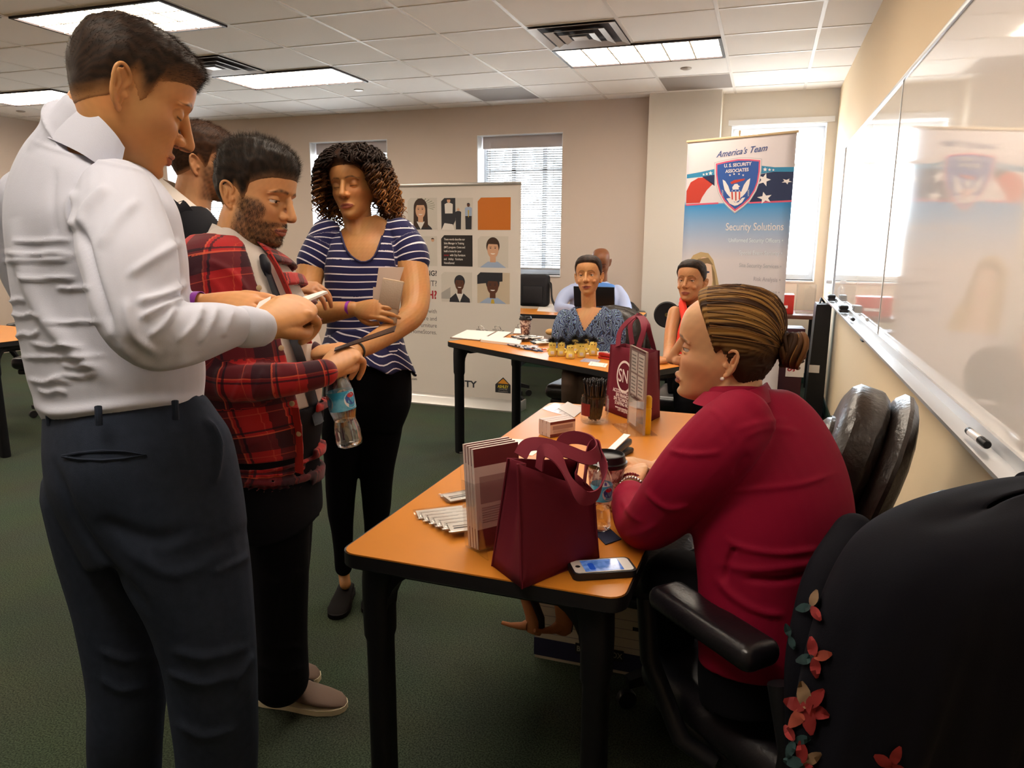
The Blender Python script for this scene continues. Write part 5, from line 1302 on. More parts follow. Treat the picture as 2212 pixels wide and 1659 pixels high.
ptr, pcols = torso([(466, 683, 890, 1.915, .66)]+p_rows[2:], f2, .013)
neck2 = limb([(515, 560, 1.885, 52), (518, 520, 1.885, 50), (526, 480, 1.88, 50), (538, 440, 1.88, 46)], n=24)
jaw2 = tube([V(525, 490, 1.88), V(552, 502, 1.88), V(578, 512, 1.88)], [.038, .032, .018], 16)
hr2 = hand(V(698, 806, 1.745), unit(V(738, 772, 1.80)-V(698, 806, 1.745)), unit(-FW*.75+UP*.65-RT*.0), 1, 1.0, curls=[(.75, 1.05, .5), (.85, 1.15, .6), (.95, 1.2, .7), (1.0, 1.25, .7)], spread=.06, thumb=[(.014, .022, -.004), (.030, .052, -.012), (.032, .080, -.022), (.024, .100, -.03)])
hl2 = hand(V(672, 764, 1.93), unit(V(742, 752, 1.87)-V(672, 764, 1.93)), UP*.8-FW*.4, -1, .95, curl=(.5, .7, .5), spread=.04, thumb=[(.014, .022, -.004), (.030, .052, -.010), (.030, .08, -.016), (.022, .1, -.022)])
bod2, _ = torso([(540, 670, 1050, 1.95, .7)]+[(q[0]+12, q[1]-12)+q[2:] for q in p_rows], f2)
ra2 = [(452, 600, 1.80, 50), (436, 690, 1.76, 52), (446, 780, 1.73, 52), (474, 822, 1.715, 50), (560, 826, 1.70, 42), (640, 818, 1.715, 37), (700, 806, 1.745, 31)]
la2 = [(560, 585, 1.97, 40), (600, 680, 2.0, 42), (640, 750, 1.98, 38), (672, 764, 1.93, 28)]
lg2 = [[(585, 990, 1.92, 76), (596, 1100, 1.96, 70), (602, 1240, 2.03, 64), (604, 1360, 2.09, 60), (606, 1465, 2.15, 60)], [(600, 1000, 2.02, 72), (612, 1120, 2.07, 64), (604, 1260, 2.14, 58), (594, 1380, 2.22, 52), (588, 1460, 2.27, 50)]]
thin = lambda pts, k: [(x, y, d, r*k) for x, y, d, r in pts]
man2, bv2, bf2 = body('young bearded man in red plaid overshirt and navy tie, looking at a pamphlet', H2.parts()+[neck2, jaw2]+hr2+hl2+[bod2, limb(thin(ra2, .6)), limb(thin(la2, .62))]+[limb(thin(q, .6)) for q in lg2], [], H2, SK2,
    dict(lips='a0605a', beard=.80, beardc='1d1410', cheek='b5694c', brows='17100c', browt=1.15), gaze=(.15, 1, -.20), fine=.0021)
short_hair(H2, man2, '17110d', '33261c', top=.022, front=.002, sides=.010, n=11000, seed=5, comb=(-.3, -.35, .35), slen=.018, noise=.0035, skin=SK2, soft=.058, fade=(.35, .5))
# short beard strands
bm_ = getattr(H2, 'beardmask'); Vall = bv2; idx = np.where(bm_ > .35)[0]; r_ = np.random.default_rng(2); ii = r_.choice(idx, 3200); N2 = normals(bv2, bf2)[ii]
dd = N2*.5+np.array([0, 0, -.8])+r_.normal(size=(3200, 3))*.25; dd /= np.linalg.norm(dd, axis=1)[:, None]
S, SF = strands(bv2[ii], dd, r_.uniform(.004, .008, 3200), .00028, 2); hair_object('beard', [(S, SF, L3('1d1410'))], man2)
cloth('dress_shirt', [ptr], .0045, M_wsh, man2, 4, [([(560, 600), (590, 690), (610, 790)], 8, .003)], (.0012, 14, 2))
# plaid overshirt: open panel + sleeves
s_rows = [(488, 672, 1022, 1.935, .68)]+[tuple(q) for q in p_rows[:9]]; ea = [659, 658, 655, 640, 616, 594, 560, 540, 528, 512]; eb = [676, 682, 686, 686, 672, 648, 620, 598, 572, 556]
sho, scols = shell(s_rows, f2, .014, .010, ea, eb)
def pv2(Vt):
    A = chunked(torso_param, Vt, scols); Bq, q = chunked(limb_param, Vt, ra2); Cq, q3 = chunked(limb_param, Vt, la2)
    m = (q < 1.25) & (Bq[:, 1] > .10); A[m] = Bq[m]+np.array([.02, .03, 0]); m3 = (q3 < 1.25) & (Cq[:, 1] > .06) & ~m; A[m3] = Cq[m3]
    return A
w2_ = [([(470, 800), (560, 792), (640, 790)], 9, .004), ([(500, 870), (520, 830), (540, 800)], 7, .007), ([(540, 868), (560, 830), (570, 798)], 7, .006), ([(585, 862), (595, 825), (600, 795)], 7, .006), ([(630, 850), (640, 820), (640, 790)], 6, .005), ([(480, 860), (470, 820), (480, 790)], 8, .006), ([(500, 1000), (540, 960), (600, 940)], 10, .004), ([(440, 560), (500, 590), (540, 640)], 8, .006), ([(420, 580), (470, 620), (500, 680)], 9, .005)]
cloth('plaid_overshirt', [sho, limb(ra2, flat=.95), limb(la2)], .0045, M_plaid, man2, 4, w2_, (.0022, 16, 6), vec=pv2)
# hood bunched on the shoulders
hood = tube([V(566, 640, 1.80), V(540, 600, 1.775), V(500, 566, 1.765), V(450, 548, 1.79), V(418, 562, 1.87), V(430, 548, 1.95), V(480, 530, 1.97), V(540, 540, 1.965), V(590, 570, 1.94)], [(.012, .010), (.020, .016), (.030, .02), (.040, .024), (.042, .026), (.040, .024), (.03, .02), (.022, .016), (.012, .010)], 20, res=5, ref=(0, 0, 1))
hood2 = tube([V(548, 596, 1.785), V(500, 548, 1.785), V(455, 530, 1.82), V(428, 540, 1.88), V(452, 524, 1.945), V(510, 520, 1.95)], [(.010, .010), (.020, .014), (.026, .016), (.026, .018), (.022, .014), (.01, .01)], 18, res=5, ref=(0, 0, 1))
cloth('hood', [hood, hood2], .0045, M_plaid, man2, 3, (), (.003, 30, 3), vec=lambda Vt: np.stack([Vt@np.array([.6, .8, 0]), Vt[:, 2]+.4*Vt[:, 0], Vt[:, 0]], 1))
MB().tube([tuple(V(505, 598, 1.735)), tuple(V(512, 622, 1.742)), tuple(V(512, 650, 1.752))], .0032, 8).build('drawstring', M_wsh, man2)
# plain red facings beside the opening
def strip_on(Vt, pts, wd, th, name, m, parent, lift=.004, side=(1, .1, 0)):
    P = on_surf(Vt, None, pts, lift); s = MB(); ribbon(s, [tuple(p) for p in P], wd, side, th, 5); return s.build(name, m, parent)
pv = [c for c in man2.children if c.name.startswith('plaid_overshirt')][0]; a_ = np.empty(len(pv.data.vertices)*3, np.float32); pv.data.vertices.foreach_get('co', a_); pvv = a_.reshape(-1, 3).astype(float)
strip_on(pvv, [(636, 880), (643, 930), (646, 980), (646, 1022)], .022, .0010, 'placket', M_red, man2, .002)
for x, y in ((608, 752), (631, 872), (646, 937), (560, 622), (636, 668)):
    p = on_surf(pvv, None, [(x, y)], .006)[0]; n_ = -FW; MB().lathe([(0, 0), (.0065, 0), (.0068, .002), (.005, .003), (0, .0022)], 14, Matrix.Translation(p) @ Vector(-FW).to_track_quat('Z', 'Y').to_matrix().to_4x4(), cap=False).build('button', M_but, man2)
# shirt collar and tie
ct2 = [V(556, 556, 1.815), V(520, 524, 1.81), V(482, 494, 1.815), V(462, 484, 1.85), V(468, 486, 1.91), V(510, 500, 1.945), V(560, 530, 1.93), V(580, 552, 1.90)]
cb2 = [V(566, 582, 1.80), V(530, 560, 1.79), V(478, 532, 1.80), V(448, 516, 1.85), V(458, 512, 1.93), V(510, 520, 1.96), V(566, 546, 1.94), V(590, 570, 1.90)]
collar('collar', ct2, cb2, M_wsh, man2, .003)
tie = MB(); P = [(573, 566), (580, 590), (598, 640), (622, 700), (645, 760), (664, 820), (680, 880), (690, 915)]
dsv = [c for c in man2.children if c.name.startswith('dress_shirt')][0]; a_ = np.empty(len(dsv.data.vertices)*3, np.float32); dsv.data.vertices.foreach_get('co', a_); dvv = a_.reshape(-1, 3).astype(float)
strip_on(dvv, [(580, 548), (604, 590), (626, 640), (648, 690), (668, 742)], .034, .0015, 'placket', M_red, man2, .010, (1, -.6, 0))
TP = on_surf(dvv, None, P, .007); wds = [.022, .028, .034, .040, .044, .048, .05, .05]; R = []
sd = unit(np.cross(f2, (0, 0, 1)))
for p, w__ in zip(TP, wds):
    R.append([tuple(p-sd*w__/2), tuple(p+f2*.004), tuple(p+sd*w__/2), tuple(p-f2*.004)])
tie.rings(R); tie.build('tie', M_tie, man2)
link('tie_knot', np_mesh('tie_knot', *tube([V(568, 556, 1.80), V(574, 574, 1.795), V(578, 590, 1.80)], [.009, .0125, .009], 14)), M_tie, man2)
hp2, _ = torso([(516, 684, 1120, 1.99, .68), (506, 680, 1040, 1.955, .66), (500, 676, 985, 1.93, .66), (481, 682, 920, 1.92, .66), (470, 683, 888, 1.915, .66)], f2, shrink=.001)
cloth('trousers', [hp2]+[limb(q) for q in lg2], .006, M_char, man2, 5, [([(540, 1430), (600, 1450), (660, 1440)], 9, .006), ([(545, 1380), (600, 1400), (655, 1395)], 9, .005), ([(560, 1240), (600, 1260), (655, 1230)], 9, .004)], (.003, 14, 9))
M_shoe2 = mat('taupe_canvas', '6a5549', .8, bump=(500, .3, .001)); M_sole2 = mat('cream_rubber', 'd8c9a8', .6); M_lace = mat('dark_laces', '201a18', .7)
toe, heel = on_z(748, 1532, 0), on_z(560, 1508, 0); shoe_at(toe[:2], heel[:2], M_shoe2, man2, M_sole2, .085, .047, 'shoe', M_lace)
toe2 = on_z(690, 1472, 0); shoe_at(toe2[:2], toe2[:2]-(toe-heel)[:2], M_shoe2, man2, M_sole2, .085, .047, 'shoe', M_lace)
card3('pamphlet', 'dark glossy pamphlet held by the bearded man and the curly haired woman', [V(722, 758, 1.78), V(724, 752, 1.80), V(856, 704, 1.98), V(852, 716, 1.92)], .003, mat('dark_gloss_print', '3a2d2a', .25), 'pamphlet')
bt_, bb_ = V(722, 792, 1.79), V(757, 963, 1.83); zax = unit(bt_-bb_); xax = unit(np.cross(zax, FW)); yax = np.cross(zax, xax)
make_bottle(frame_m(bb_, xax, yax, zax), 'water bottle with blue label hanging from the bearded man hand')
# ================================================================ curly haired woman in the striped top
def stripe_mat(name, base, line, period, wd):
    m = bpy.data.materials.new(name); m.use_nodes = True; nt = m.node_tree; b = nt.nodes['Principled BSDF']; L = nt.links
    a = nt.nodes.new('ShaderNodeAttribute'); a.attribute_name = 'pat'; sx = nt.nodes.new('ShaderNodeSeparateXYZ'); L.new(a.outputs['Vector'], sx.inputs[0])
    d = nt.nodes.new('ShaderNodeMath'); d.operation = 'MULTIPLY'; d.inputs[1].default_value = 1/period; L.new(sx.outputs['Y'], d.inputs[0])
    f = nt.nodes.new('ShaderNodeMath'); f.operation = 'FRACT'; L.new(d.outputs[0], f.inputs[0])
    g = nt.nodes.new('ShaderNodeMath'); g.operation = 'LESS_THAN'; g.inputs[1].default_value = wd; L.new(f.outputs[0], g.inputs[0])
    x = nt.nodes.new('ShaderNodeMix'); x.data_type = 'RGBA'; x.inputs['A'].default_value = lin(base); x.inputs['B'].default_value = lin(line); L.new(g.outputs[0], x.inputs['Factor']); L.new(x.outputs['Result'], b.inputs['Base Color'])
    b.inputs['Roughness'].default_value = .8; b.inputs['Specular IOR Level'].default_value = .2; b.inputs['Sheen Weight'].default_value = .1; return m
M_strp = stripe_mat('navy_white_stripe', '1d1c46', 'd9d4dc', .026, .17); M_blkp = mat('black_trousers', '0d0c10', .9, spec=.1, bump=(500, .2, .001))
SK3 = 'b5803f'; SK3 = 'b37d4b'
H3 = Head((-1.443, 2.433, 1.572), (.142, -.985, -.02), (-.11, .0, .99), .99, lids=.18, nose=.95, nosew=1.08, jaw=.95, lip=1.22, brow=.6, socket=.85, wide=1.0)
f3 = unit((.20, -.98, 0))
c_rows = [(700, 880, 795, 2.70, .66), (702, 876, 760, 2.70, .64), (706, 866, 720, 2.70, .62), (708, 858, 680, 2.69, .62), (704, 860, 630, 2.69, .66), (702, 866, 585, 2.69, .68), (706, 866, 545, 2.69, .62), (712, 862, 515, 2.70, .55), (722, 850, 494, 2.70, .48), (738, 826, 482, 2.70, .5)]
ctr, ccols = torso(c_rows, f3)
neck3 = limb([(778, 520, 2.70, 34), (776, 495, 2.71, 31), (772, 470, 2.71, 31), (768, 440, 2.70, 32)], n=24)
uaR = [(700, 515, 2.70, 30), (676, 570, 2.69, 31), (664, 620, 2.66, 29), (656, 668, 2.60, 27), (690, 676, 2.50, 25), (730, 672, 2.46, 21), (762, 668, 2.45, 17)]
uaL = [(868, 512, 2.70, 31), (888, 570, 2.68, 34), (897, 630, 2.64, 33), (892, 676, 2.58, 29), (860, 705, 2.50, 26), (810, 738, 2.38, 22), (768, 760, 2.28, 18)]
h3r = hand(V(762, 668, 2.45), unit(V(845, 668, 2.40)-V(762, 668, 2.45)), -FW*.9+UP*.25, 1, .92, curl=(.28, .5, .35), spread=.05, thumb=[(.016, .022, -.006), (.038, .046, -.016), (.044, .07, -.03), (.04, .092, -.036)])
h3l = hand(V(768, 760, 2.28), unit(V(722, 772, 2.14)-V(768, 760, 2.28)), UP*.7-FW*.5, -1, .92, curl=(.4, .7, .4), spread=.04)
legc = [[(752, 850, 2.70, 52), (742, 930, 2.72, 46), (738, 1010, 2.76, 36), (736, 1090, 2.79, 30), (740, 1160, 2.83, 22), (742, 1226, 2.86, 18)], [(830, 850, 2.72, 52), (822, 930, 2.74, 46), (814, 1010, 2.78, 37), (814, 1090, 2.82, 31), (812, 1160, 2.86, 23), (812, 1226, 2.90, 18)]]
chest = torso([(716, 852, 640, 2.69, .6), (712, 856, 585, 2.69, .62), (716, 856, 545, 2.69, .58), (722, 852, 515, 2.70, .5), (732, 842, 492, 2.70, .44), (748, 816, 478, 2.70, .48)], f3)[0]
bod3 = torso([(712, 870, 860, 2.71, .6), (716, 864, 760, 2.70, .6), (720, 848, 690, 2.69, .56), (716, 850, 640, 2.69, .6)], f3)[0]
w3, bv3, bf3 = body('young woman with curly brown hair in a navy and white striped top', H3.parts()+[neck3, chest, bod3, limb(uaR), limb(uaL)]+h3r+h3l+[limb(thin(q, .7)) for q in legc]+[limb([(741, 1215, 2.85, 12), (743, 1240, 2.88, 12), (746, 1262, 2.86, 12)])], [], H3, SK3,
    dict(lips='9a5148', shadow='7a4a30', cheek='b8683f', browt=.85), fine=.0023, gaze=(.1, .8, -.6))
def scoop3(parts, keep): pass
# top: torso with a scoop neck cut from the surface
Vt, F = voxel([ctr, limb([(706, 508, 2.70, 34), (688, 545, 2.695, 35), (676, 566, 2.69, 34)]), limb([(864, 506, 2.70, 35), (884, 542, 2.69, 38), (890, 562, 2.685, 38)])], .0036, 5)
def cut_mesh(Vt, F, keepv):
    k = keepv[F].all(1); F = F[k]; u, inv = np.unique(F, return_inverse=True); return Vt[u], inv.reshape(F.shape)
Q, d3 = to_px(Vt); frontf = ((Vt-ccols[0][:3])@f3)
nk = catmull(np.array([(728, 470), (738, 510), (752, 545), (780, 565), (806, 556), (822, 520), (838, 470)], float), 8)
from_top = np.interp(Q[:, 0], nk[:, 0], nk[:, 1], left=0, right=0)
ctrp = chunked(torso_param, Vt, ccols)
keep = ~((Q[:, 1] < from_top) & (np.sin(ctrp[:, 2]) > -.3)) & ~((Q[:, 1] < 488) & (Q[:, 0] > 735) & (Q[:, 0] < 832))
capL = V(672, 575, 2.69); 
Vt, F = cut_mesh(Vt, F, keep)
Vt = wrinkle_noise(Vt, F, .0018, 18, 5)
top3v = Vt; me = np_mesh('striped_top', Vt, F); A = chunked(torso_param, Vt, ccols); A[:, 1] += .012*np.sin(A[:, 0]*9)
for arm in ([(706, 508, 2.70, 34), (688, 545, 2.695, 35), (676, 566, 2.69, 34)], [(864, 506, 2.70, 35), (884, 542, 2.69, 38), (890, 562, 2.685, 38)]):
    B_, q = chunked(limb_param, Vt, arm); m = (q < 1.2) & (B_[:, 1] > .035); A[m, 1] = -B_[m, 1]+.13
add_vec(me, A, 'pat'); top3 = link('striped_top', me, M_strp, w3); md = top3.modifiers.new('thick', 'SOLIDIFY'); md.thickness = .003; md.offset = 0
nb_ = on_surf(top3v, None, [(x, y+1) for x, y in nk[6:-6:3]], .002); MB().tube([tuple(p) for p in nb_], .0035, 8).build('neckline_binding', mat('navy_binding', '1d1c46', .8), w3)
# flared peplum
pm = MB(); R = []
n = 72; rowsP = [(704, 868, 715, 2.70, .64, 0), (698, 876, 745, 2.70, .68, .3), (688, 888, 772, 2.70, .74, .7), (680, 898, 796, 2.70, .80, 1)]
PV, PF, PA = [], [], []
for i, (xl, xr, y, d, ra, fl) in enumerate(rowsP):
    (_, cl) = torso([(xl, xr, y, d, ra), (xl, xr, y+1, d, ra)], f3, res=1); q = cl[0]
    for j in range(n):
        t = 2*PI*j/n; k = 1+fl*.07*math.sin(7*t+.6); dz = fl*(-.012*math.sin(7*t+2)-.018*math.cos(t))
        PV.append(q[:3]+q[9]*k*math.cos(t)*q[3:6]+q[10]*k*math.sin(t)*q[6:9]+np.array([0, 0, dz])); PA.append((0, -i*.042+.02*math.sin(7*t)*fl+.035*math.cos(t), 0))
PV = np.array(PV); G = np.array(PV).reshape(4, n, 3); Aq = np.array(PA).reshape(4, n, 3)
G = catmull(G.reshape(4, -1), 6).reshape(-1, n, 3); Aq = catmull(Aq.reshape(4, -1), 6).reshape(-1, n, 3); m = len(G)
PF = [[i*n+j, i*n+(j+1) % n, (i+1)*n+(j+1) % n, (i+1)*n+j] for i in range(m-1) for j in range(n)]
me = np_mesh('peplum', G.reshape(-1, 3), PF); add_vec(me, Aq.reshape(-1, 3), 'pat'); pp_ = link('peplum', me, M_strp, w3); md = pp_.modifiers.new('thick', 'SOLIDIFY'); md.thickness = .003
hp3 = torso([(716, 866, 925, 2.72, .66), (704, 884, 880, 2.715, .72), (700, 890, 850, 2.71, .72), (704, 886, 800, 2.70, .68), (710, 868, 750, 2.70, .62)], f3)[0]
cloth('trousers', [hp3]+[limb(q) for q in legc], .006, M_blkp, w3, 4, (), (.002, 16, 3))
# curls: many small spirals hanging from the scalp
r_ = np.random.default_rng(11); pcs = []
capthick = lambda P: .012+.012*np.clip(P[:, 2]/.1, 0, 1)
hl3 = lambda P: P[:, 2]-np.interp(P[:, 1], [-.11, -.03, .02, .05, .075, .1], [-.08, -.06, -.02, .040, .062, .070])
Vc, Fc, Cc, P0, Q0, m0 = H3.hair_cap(capthick, hl3, .003, 4, col='1c100a', col2='3a2113', soft=.03, skin=SK3); pcs.append((Vc, Fc, Cc))
q, dn, _ = scalp_pts(H3, Q0, P0, m0, 520, 3, cond=lambda P: P[:, 2] > -.055)
Rt = np.array([1, 0, 0.])
for i in range(len(q)):
    p = q[i].copy(); side = np.sign(p[0]) if abs(p[0]) > .006 else r_.choice((-1, 1))
    L = r_.uniform(.13, .235)*(1.0 if p[2] > .03 else .75)*(1.0 if side < 0 else .86)
    steps = 30; ph = r_.uniform(0, 6.28); rad = r_.uniform(.007, .0125); turns = L/r_.uniform(.030, .042)
    path = []; cur = p.copy(); dirv = unit(dn[i]*.55+np.array([side*.75, -.1, .15]))
    for s_ in range(steps):
        path.append(cur.copy()); cur = cur+dirv*(L/steps); t_ = s_/steps
        dirv = unit(dirv+np.array([side*.05, -.02 if p[1] < .05 else .0, -.34])); 
        # keep off the face and neck
        rad_ = math.hypot(cur[0], cur[1]*.8); lim = .082+.030*np.clip((.06-cur[2])/.08, 0, 1)
        if rad_ < lim and cur[2] < .085:
            k_ = lim/max(rad_, 1e-3); cur[0] *= k_; cur[1] *= k_
        if cur[1] > .055 and abs(cur[0]) < .080 and cur[2] < .075: cur[1] = min(cur[1], .055); cur[0] = side*max(abs(cur[0]), .078)
    path = np.array(path); T_, N_, B_ = frames(path, (0.3, 1, .1)); a = ph+np.linspace(0, turns*2*PI, steps); amp = rad*np.clip(np.linspace(0, 3, steps), 0, 1)
    hel = path+(np.cos(a)*amp)[:, None]*N_+(np.sin(a)*amp)[:, None]*B_
    v, f = tube(H3.w(hel), np.interp(np.linspace(0, 1, steps), [0, .5, 1], [.0026, .0034, .0012])*r_.uniform(.7, 1.3), 5, res=3, dome=False)
    dist = np.linspace(0, 1, 1); zz = H3.l(v)[:, 2]; k_ = np.clip((.065-zz)/.16, 0, 1)[:, None]*r_.uniform(.5, 1.1); k_ = np.clip(k_, 0, 1)
    cl = L3('20120b')*(1-k_)+L3(['7a4a22', '8f5a28', 'a0682e', '54301a'][r_.integers(4)])*k_
    pcs.append((v, f, cl))
hair_object('hair', pcs, w3)
band(V(755, 668, 2.452), V(790, 668, 2.44)-V(730, 670, 2.46), .030, .010, M_pur, w3, ref=tuple(FW), flat=.9)
M_tat = mat('black_cord', '1a1412', .6); band(V(770, 758, 2.285), V(740, 770, 2.2)-V(800, 742, 2.36), .0295, .008, M_tat, w3, 'cord_bracelet')
M_flat = mat('black_flat_shoe', '120d0c', .8, spec=.12)
for (x, y, d, dx) in ((742, 1226, 2.86, 1), (812, 1226, 2.90, 1)):
    p = V(x, y, d); ob = shoe_at(p[:2]+np.array([.06, -.16]), p[:2]-np.array([.02, -.055]), M_flat, w3, None, .05, .040, 'shoe')
# clutch wallet and papers in her hand
M_wal = mat('taupe_wallet', 'a08b78', .5, bump=(220, .5, .0015)); M_trim = mat('wallet_trim', 'c0a88c', .45)
def slab3(name, label, cat, quad, th, m, round_=0):
    P = np.array(quad, float); c = P.mean(0); x = unit(P[1]-P[0]); y = unit((P[3]-P[0])-x*((P[3]-P[0])@x)); z = np.cross(x, y); w_, h_ = np.linalg.norm(P[1]-P[0]), np.linalg.norm(P[3]-P[0])
    t = empty(name, (0, 0, 0), 0, label, cat); t.matrix_world = frame_m(c, x, y, z); return t, w_, h_
wl, ww, wh = slab3('clutch_wallet', 'taupe clutch wallet held upright by the curly haired woman', 'wallet', [V(806, 692, 2.43), V(850, 700, 2.43), V(881, 612, 2.43), V(832, 602, 2.43)], .02, M_wal)
MB().box(-ww/2, ww/2, -wh/2, wh/2, -.011, .011, bevel=.009, seg=4).build('wallet_body', M_wal, wl); MB().box(-ww/2-.001, ww/2+.001, wh/2-.006, wh/2+.001, -.012, .012, bevel=.003).build('top_trim', M_trim, wl)
MB().box(-ww/2-.0005, ww/2+.0005, -wh*.15, wh/2-.004, .009, .0125, bevel=.002).build('flap', M_wal, wl)
card3('folded_papers', 'sheaf of folded beige papers standing behind the taupe wallet', [V(808, 650, 2.46), V(850, 650, 2.47), V(873, 577, 2.47), V(818, 578, 2.46)], .003, mat('beige_paper', 'b8a294', .6), 'paper')
card3('folded_papers', 'short folded slip left of the sheaf behind the taupe wallet', [V(805, 660, 2.45), V(830, 660, 2.455), V(832, 622, 2.455), V(806, 620, 2.45)], .002, mat('beige_paper', 'b8a294', .6), 'paper')
# ================================================================ man in the dark suit, mostly hidden
M_suit = mat('dark_suit', '16161c', .8, spec=.2, bump=(600, .25, .001)); M_tier = mat('wine_tie', '4a1320', .5)
SK4 = 'b8835c'
H4 = Head((-1.798, 2.072, 1.631), (.70, .70, -.12), (.12, .03, .99), 1.0, lids=.3, jaw=1.05)
f4 = unit((.62, .78, 0))
s4 = [(352, 500, 900, 2.46, .66), (346, 506, 800, 2.46, .66), (340, 508, 700, 2.46, .66), (338, 506, 620, 2.45, .66), (340, 500, 560, 2.45, .64), (346, 490, 510, 2.45, .60), (356, 468, 478, 2.45, .56), (368, 452, 458, 2.45, .62)]
tr4, _ = torso(s4, f4)
nk4 = limb([(412, 470, 2.45, 40), (416, 430, 2.45, 39), (424, 395, 2.445, 39), (430, 360, 2.44, 36)], n=20)
aR4 = [(372, 520, 2.40, 34), (372, 600, 2.36, 34), (390, 690, 2.30, 32), (470, 690, 2.26, 28), (560, 650, 2.24, 24), (612, 630, 2.24, 18)]
aL4 = [(470, 520, 2.58, 32), (500, 600, 2.62, 32), (520, 690, 2.62, 30), (560, 720, 2.56, 26)]
h4r = hand(V(612, 630, 2.24), unit(V(672, 620, 2.22)-V(612, 630, 2.24)), UP*.8-FW*.5, 1, .98, curl=(.5, .7, .5))
h4l = hand(V(560, 720, 2.56), unit(V(600, 735, 2.5)-V(560, 720, 2.56)), UP*.5-FW*.6, -1, .98)
lg4 = [[(410, 950, 2.47, 52), (415, 1120, 2.54, 42), (420, 1290, 2.62, 34), (425, 1400, 2.68, 32)], [(460, 950, 2.55, 50), (465, 1120, 2.6, 40), (470, 1270, 2.68, 34), (475, 1370, 2.75, 32)]]
m4, bv4, bf4 = body('bearded man in a dark suit half hidden behind the tall man', H4.parts()+[nk4]+h4r+h4l+[torso([(q[0]+10, q[1]-10)+q[2:] for q in s4], f4)[0], limb(thin(aR4, .6)), limb(thin(aL4, .6))]+[limb(thin(q, .6)) for q in lg4], [], H4, SK4, dict(lips='96564a', beard=.75, beardc='3a2416', cheek='b8745c'), fine=.0032)
short_hair(H4, m4, '2c1a10', '4a2f1d', top=.010, front=.004, sides=.003, n=7000, seed=8, comb=(0, .5, .4), slen=.010, skin=SK4, fade=(.8, .7))
cloth('suit_jacket', [tr4, limb(aR4), limb(aL4)], .007, M_suit, m4, 4, (), (.003, 12, 4))
cloth('trousers', [torso([(372, 506, 1010, 2.5, .66), (362, 506, 940, 2.48, .66), (356, 502, 890, 2.47, .66)], f4)[0]]+[limb(q) for q in lg4], .008, M_suit, m4, 4)
collar('shirt_collar', [V(348, 384, 2.40), V(372, 402, 2.385), V(400, 425, 2.38), V(436, 452, 2.395), V(446, 440, 2.47), V(420, 415, 2.53), V(380, 396, 2.53), V(352, 386, 2.47)], [V(346, 408, 2.38), V(368, 424, 2.36), V(398, 448, 2.355), V(438, 478, 2.37), V(456, 462, 2.46), V(430, 440, 2.55), V(376, 420, 2.56), V(344, 406, 2.48)], M_wsh, m4, .004)
MB().rings([[tuple(V(x-w_, y, d)), tuple(V(x, y+2, d-.012)), tuple(V(x+w_, y, d)), tuple(V(x, y, d+.01))] for x, y, d, w_ in ((446, 468, 2.385, 6), (452, 490, 2.375, 9), (458, 530, 2.37, 12), (462, 580, 2.365, 14))]).build('tie', M_tier, m4)
l4 = MB(); ribbon(l4, [tuple(V(x, y, d)) for x, y, d in ((352, 412, 2.375), (380, 440, 2.35), (410, 478, 2.345), (432, 530, 2.34), (440, 590, 2.335))], .055, tuple(RT*.8-UP*.5), .004, 5); l4.build('lapel', M_suit, m4)
for x, y, d in ((425, 1400, 2.68), (475, 1370, 2.75)):
    p = V(x, y, d); shoe_at(p[:2]+f4[:2]*.19, p[:2]-f4[:2]*.08, M_shoe1, m4)
# ================================================================ seated woman in the burgundy blouse
M_blo = mat('burgundy_blouse', '8c0f2f', .75, spec=.15, bump=(600, .2, .0008))
SK5 = 'cf9a70'
H5 = Head((-.071, 1.566, 1.168), (-.995, .068, .040), (.06, -.058, .996), .96, lids=.60, socket=.85, nose=.94, nosew=.88, jaw=.92, lip=1.05, brow=.75, open=.0016, ear=.95)
f5 = unit((-.82, .57, 0)); f5l = unit((-.82, .57, .25))
b_rows = [(1560, 1775, (1345, 1500), 1.49, .66), (1532, 1806, (1285, 1415), 1.49, .68), (1512, 1838, (1215, 1300), 1.495, .66), (1496, 1856, (1145, 1175), 1.50, .66), (1488, 1842, (1070, 1080), 1.50, .66), (1482, 1806, (995, 1010), 1.50, .65), (1482, 1764, (935, 935), 1.495, .62), (1496, 1716, (892, 880), 1.49, .58), (1520, 1672, (866, 846), 1.49, .55), (1536, 1655, (846, 826), 1.49, .66)]
btr, bcols = torso(b_rows, f5)
nck5 = limb([(1600, 890, 1.50, 54), (1596, 855, 1.505, 50), (1594, 820, 1.51, 50), (1590, 780, 1.52, 52)], n=24)
jaw5 = tube([V(1592, 800, 1.52), V(1562, 815, 1.52), V(1540, 824, 1.52)], [.034, .028, .02], 16)
a5 = [(1598, 915, 1.385, 74), (1560, 955, 1.375, 84), (1500, 1025, 1.41, 84), (1440, 1095, 1.49, 72), (1398, 1134, 1.565, 58), (1376, 1118, 1.63, 50), (1364, 1084, 1.70, 42)]
a5r = [(1690, 900, 1.62, 60), (1600, 1000, 1.78, 58), (1530, 1060, 1.90, 50), (1480, 1050, 1.93, 40), (1432, 1020, 1.93, 32)]
wl5 = V(1362, 1060, 1.76); wr5 = V(1425, 1016, 1.93)
h5l = hand(wl5, unit(V(1378, 1000, 1.86)-wl5), unit(-RT*.55-FW*.75+UP*.15), -1, .92, curls=[(.7, 1.1, .6), (.75, 1.15, .6), (.8, 1.15, .6), (.85, 1.15, .6)], thumb=[(.014, .022, -.004), (.034, .05, -.014), (.038, .078, -.02), (.030, .098, -.022)])
